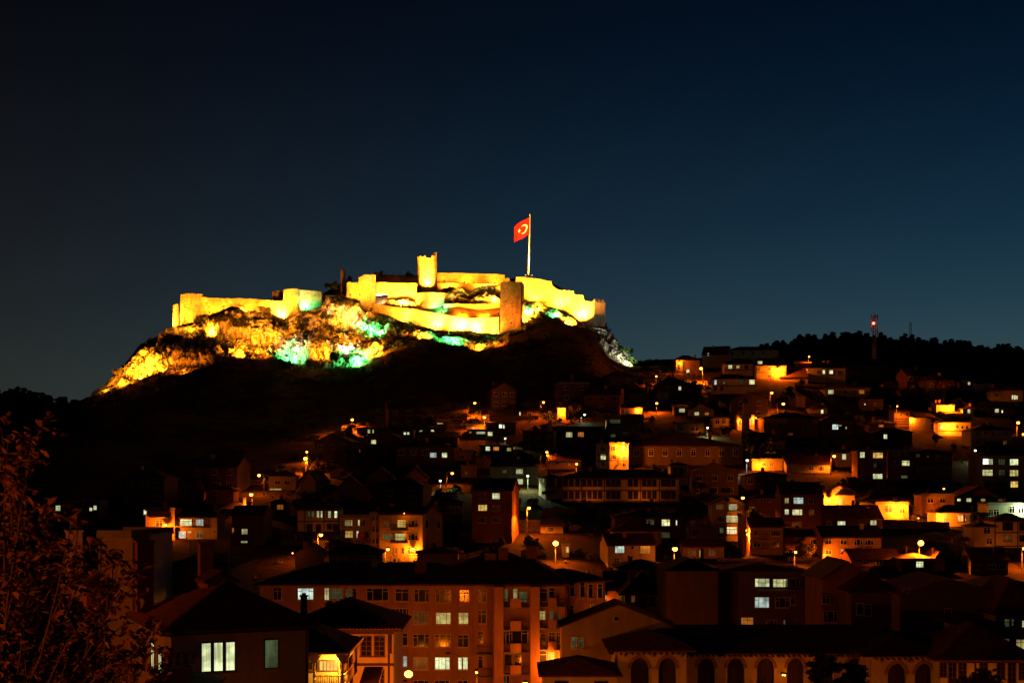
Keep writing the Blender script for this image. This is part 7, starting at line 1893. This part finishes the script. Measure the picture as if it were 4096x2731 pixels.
# shrubs and young trees on the open ground of the town
def town_shrubs(n):
    rng = random.Random(44); rects = []
    for h in HOUSES.values():
        o = h['o']; rects.append((o.location.x, o.location.y, o.rotation_euler.z, h['w'], h['d']))
    made = 0
    for k in range(9000):
        py = rng.uniform(1540, 2250); px = rng.uniform(lin(py, [(1540, 2450), (1700, 1500), (1900, 1000), (2050, 500), (2250, 400)]), 4090)
        Y = ground_y(px, py); X = (px - HPX) * Y / FPX; r = rng.uniform(.8, 2.1); m = FPX / Y
        if any(px - r * m - 8 < u < px + r * m + 8 and py - 2.1 * r * m - 8 < v < py + 6 for u, v in LIT): continue
        bad = False
        for hx, hy, rz, w, d in rects:
            a = X - hx; b = Y - hy; lx_ = a * math.cos(rz) + b * math.sin(rz); ly_ = -a * math.sin(rz) + b * math.cos(rz)
            if abs(lx_) < w / 2 + r * .8 and -r * .9 < ly_ < d + r * .6: bad = True; break
        if bad: continue
        ms = rng.choice(BUSHD + BUSH[:1]); t = empty('shrub', (X, Y, gz(X, Y) - .1), rng.uniform(0, 6.28)); s = r / .95
        t.scale = (s * rng.uniform(.85, 1.2), s * rng.uniform(.85, 1.2), s * rng.uniform(.8, 1.3))
        put('stems', ms[0], t); put('foliage', ms[1], t)
        tag(t, 'dark shrub growing on open ground between the town houses', 'shrub', 'shrubs between the town houses'); made += 1
        if made >= n: break
town_shrubs(130)

# ------------------------------------------------------------------ the leafy tree close by on the left
def near_tree():
    rng = np.random.default_rng(401); Yt = 18.0
    base = Vector((-6.6, Yt, gz(-6.6, Yt) - .2)); t = empty('leafy_tree', base)
    mb = MB(); V, Fc = [], []; twigs = []
    def crown_x(py): return lin(py, [(1640, 235), (1760, 150), (1900, 190), (2100, 330), (2300, 560), (2500, 640), (2731, 680)])
    mb.tube([(0, 0, 0), (.1, .1, 1.2), (.05, .0, 2.2)], [.17, .13, .10], 8)
    for i in range(92):
        py = 1660 + 1200 * rng.random() ** .75; mx = crown_x(py)
        px = mx - (mx + 260) * rng.random() ** 1.5
        if py < 1900 and px < 0 and rng.random() < .5: continue
        Y = Yt + rng.normal() * .9; tip = at(px, py, Y) - base
        st = Vector((rng.normal() * .15, rng.normal() * .15, min(max(tip.z * rng.uniform(.25, .5), .5), 2.2)))
        mid = st.lerp(tip, .5) + Vector((rng.normal() * .2, rng.normal() * .2, -.12 + rng.normal() * .15))
        pts = [st, st.lerp(mid, .6) + Vector((0, 0, -.05)), mid, mid.lerp(tip, .6) + Vector(rng.normal(size=3) * .06), tip]
        mb.tube(pts, [.035, .026, .018, .011, .005], 5, cap=False)
        for f in np.linspace(.30, 1, 8):
            k = f * 4; a = int(min(k, 3)); p = pts[a].lerp(pts[a + 1], k - a)
            d = Vector(rng.normal(size=3)); d.z = abs(d.z) * .5; d.normalize(); q = p + d * rng.uniform(.1, .34)
            mb.tube([p, q], [.008, .004], 4, cap=False); twigs.append((p, q))
        twigs.append((pts[3], tip))
    # a bare shoot standing above the crown
    s0 = at(60, 1880, Yt) - base; s1 = at(150, 1740, Yt) - base; s2 = at(205, 1662, Yt) - base
    mb.tube([s0, s1, s2], [.014, .01, .004], 5, cap=False); twigs += [(s1, s2), (s1.lerp(s2, .5), at(240, 1730, Yt) - base), (s0.lerp(s1, .5), s1)]
    mb.build('branches', M_BARK, t)
    leaf_me = None
    lm = MB()
    lm.add([(0, 0, 0), (.026, .008, .02), (.034, .012, .05), (0, -.004, .10), (-.034, .012, .05), (-.026, .008, .02), (0, -.01, .045)],
           [(0, 1, 6), (1, 2, 6), (2, 3, 6), (3, 4, 6), (4, 5, 6), (5, 0, 6)])
    M_NEARLEAF = leafy('near_leaves', (.13, .062, .03), (.26, .13, .06), .3)
    leaf_me = lm.mesh('leaf', M_NEARLEAF)
    lv = np.array(lm.v); lf = np.array(lm.f)
    VV, FF = [], []; cnt = 0; b = 0
    for n, (p, q) in enumerate(twigs):
        for j in range(7):
            c = p.lerp(q, rng.uniform(.1, 1.05)) + Vector(rng.normal(size=3) * .035)
            e = Matrix.Rotation(rng.uniform(0, 6.28), 3, 'Z') @ Matrix.Rotation(rng.uniform(.6, 2.6), 3, 'X') @ Matrix.Rotation(rng.uniform(-.8, .8), 3, 'Y')
            s = rng.uniform(.7, 1.75)
            w_ = c + base
            ppx = HPX + w_.x / w_.y * FPX
            if cnt < 290 and n % 7 == 0 and ppx > 20:
                o = put('leaf', leaf_me, t); m4 = e.to_4x4(); m4.translation = c; o.matrix_local = m4 @ Matrix.Scale(s, 4); cnt += 1
            else:
                m = np.array(e); VV.append(lv @ m.T * s + np.array(c)); FF.append(lf + b); b += len(lv)
    o = put('foliage', np_mesh('foliage', np.concatenate(VV), np.concatenate(FF), M_NEARLEAF), t); tag(o, kind='stuff')
    tag(t, 'leafy tree lit reddish close by at the left edge, hiding part of the dark house', 'tree')
near_tree()
# dark pine and bare tree in front of the arched hall
def fore_pine(label, reg, x, ytop, Y, w, seed):
    rng = np.random.default_rng(seed); px, pt_ = PX(reg, x, ytop); X = (px - HPX) * Y / FPX; zg = gz(X, Y); hh = zof(pt_, Y) + ZC - zg
    mb = MB(); mb.tube([(0, 0, -.3), (.1, 0, hh * .6), (0, 0, hh)], [.22, .14, .04], 7); V, Fc = [], []
    for i in range(46):
        z = hh * rng.uniform(.3, 1.0); a = rng.uniform(0, 6.28); q = w * rng.uniform(.3, 1) * (1.25 - z / hh)
        e = Vector((math.cos(a) * q, math.sin(a) * q, z - .1)); mb.tube([(0, 0, z - .1), e], [.05, .015], 4, cap=False)
        clump(V, Fc, np.array(e), .6, 150, .12, rng, .5); clump(V, Fc, np.array(e) * np.array([.6, .6, 1]), .5, 90, .12, rng, .5)
    t = empty('pine_tree', (X, Y, zg)); mb.build('trunk', M_BARK, t); put('crown', np_mesh('crown', np.concatenate(V), np.concatenate(Fc), M_NEEDLE), t)
    tag(t, label, 'pine tree')
fore_pine('dark pine in front of the arched stone hall', 'R6', 470, 1205, 128, 5.2, 71)
fore_pine('smaller dark conifer right of the dark pine', 'R6', 750, 1300, 129, 3.0, 72)
town_tree('bare dark tree before the middle of the arched hall', 'R5', 2000, 1050, 1500, BARE[0], 11.5, Y=131)
town_tree('thin leafy tree before the long white house, bottom right', 'R6', 1990, 1270, 1600, BL[2], 6.2, Y=129)
# cables from the yard lamp and the high lamp
def cable(label, a, b, sag):
    a, b = Vector(a), Vector(b); c = (a + b) / 2
    pts = [a.lerp(b, k / 12) - Vector((0, 0, sag * 4 * (k / 12) * (1 - k / 12))) - c for k in range(13)]
    mb = MB(); mb.tube(pts, .035, 4); tag(mb.build('cable', M_IRON, loc=c), label, 'cable')
Yc = ground_y(*PX('R1', 1898, 1300))
cable('cable running left from the hooded lamp pole in the centre', at(*PX('R1', 1830, 1102), Yc), at(*PX('R1', 1905, 1090), Yc), .2)
cable('cable running right from the hooded lamp pole in the centre', at(*PX('R1', 1908, 1088), Yc), at(*PX('R2', 95, 1120), Yc + 2), .3)
Yc = lamp_y(*PX('R1', 2036, 227), 8)
cable('cable from the high lamp to the narrow yellow house', at(*PX('R1', 2016, 240), Yc), at(*PX('R1', 2160, 228), Yc + 4), .5)
# small red flag hung on a town house
a_, c_, s_ = flag_mesh(1.5, 1.0, 12, 6, .1, .25)
hh_ = HOUSES[hl('small red flag hung')]
pf = at(*PX('R1', 540, 1358), hh_['Y'] - 1.25)
fo = a_.build('flag', M_RED, loc=pf); c_.build('crescent', M_WHITE, fo); s_.build('star', M_WHITE, fo)
tag(fo, 'small red flag with crescent hung from a balcony in the left town', 'flag')
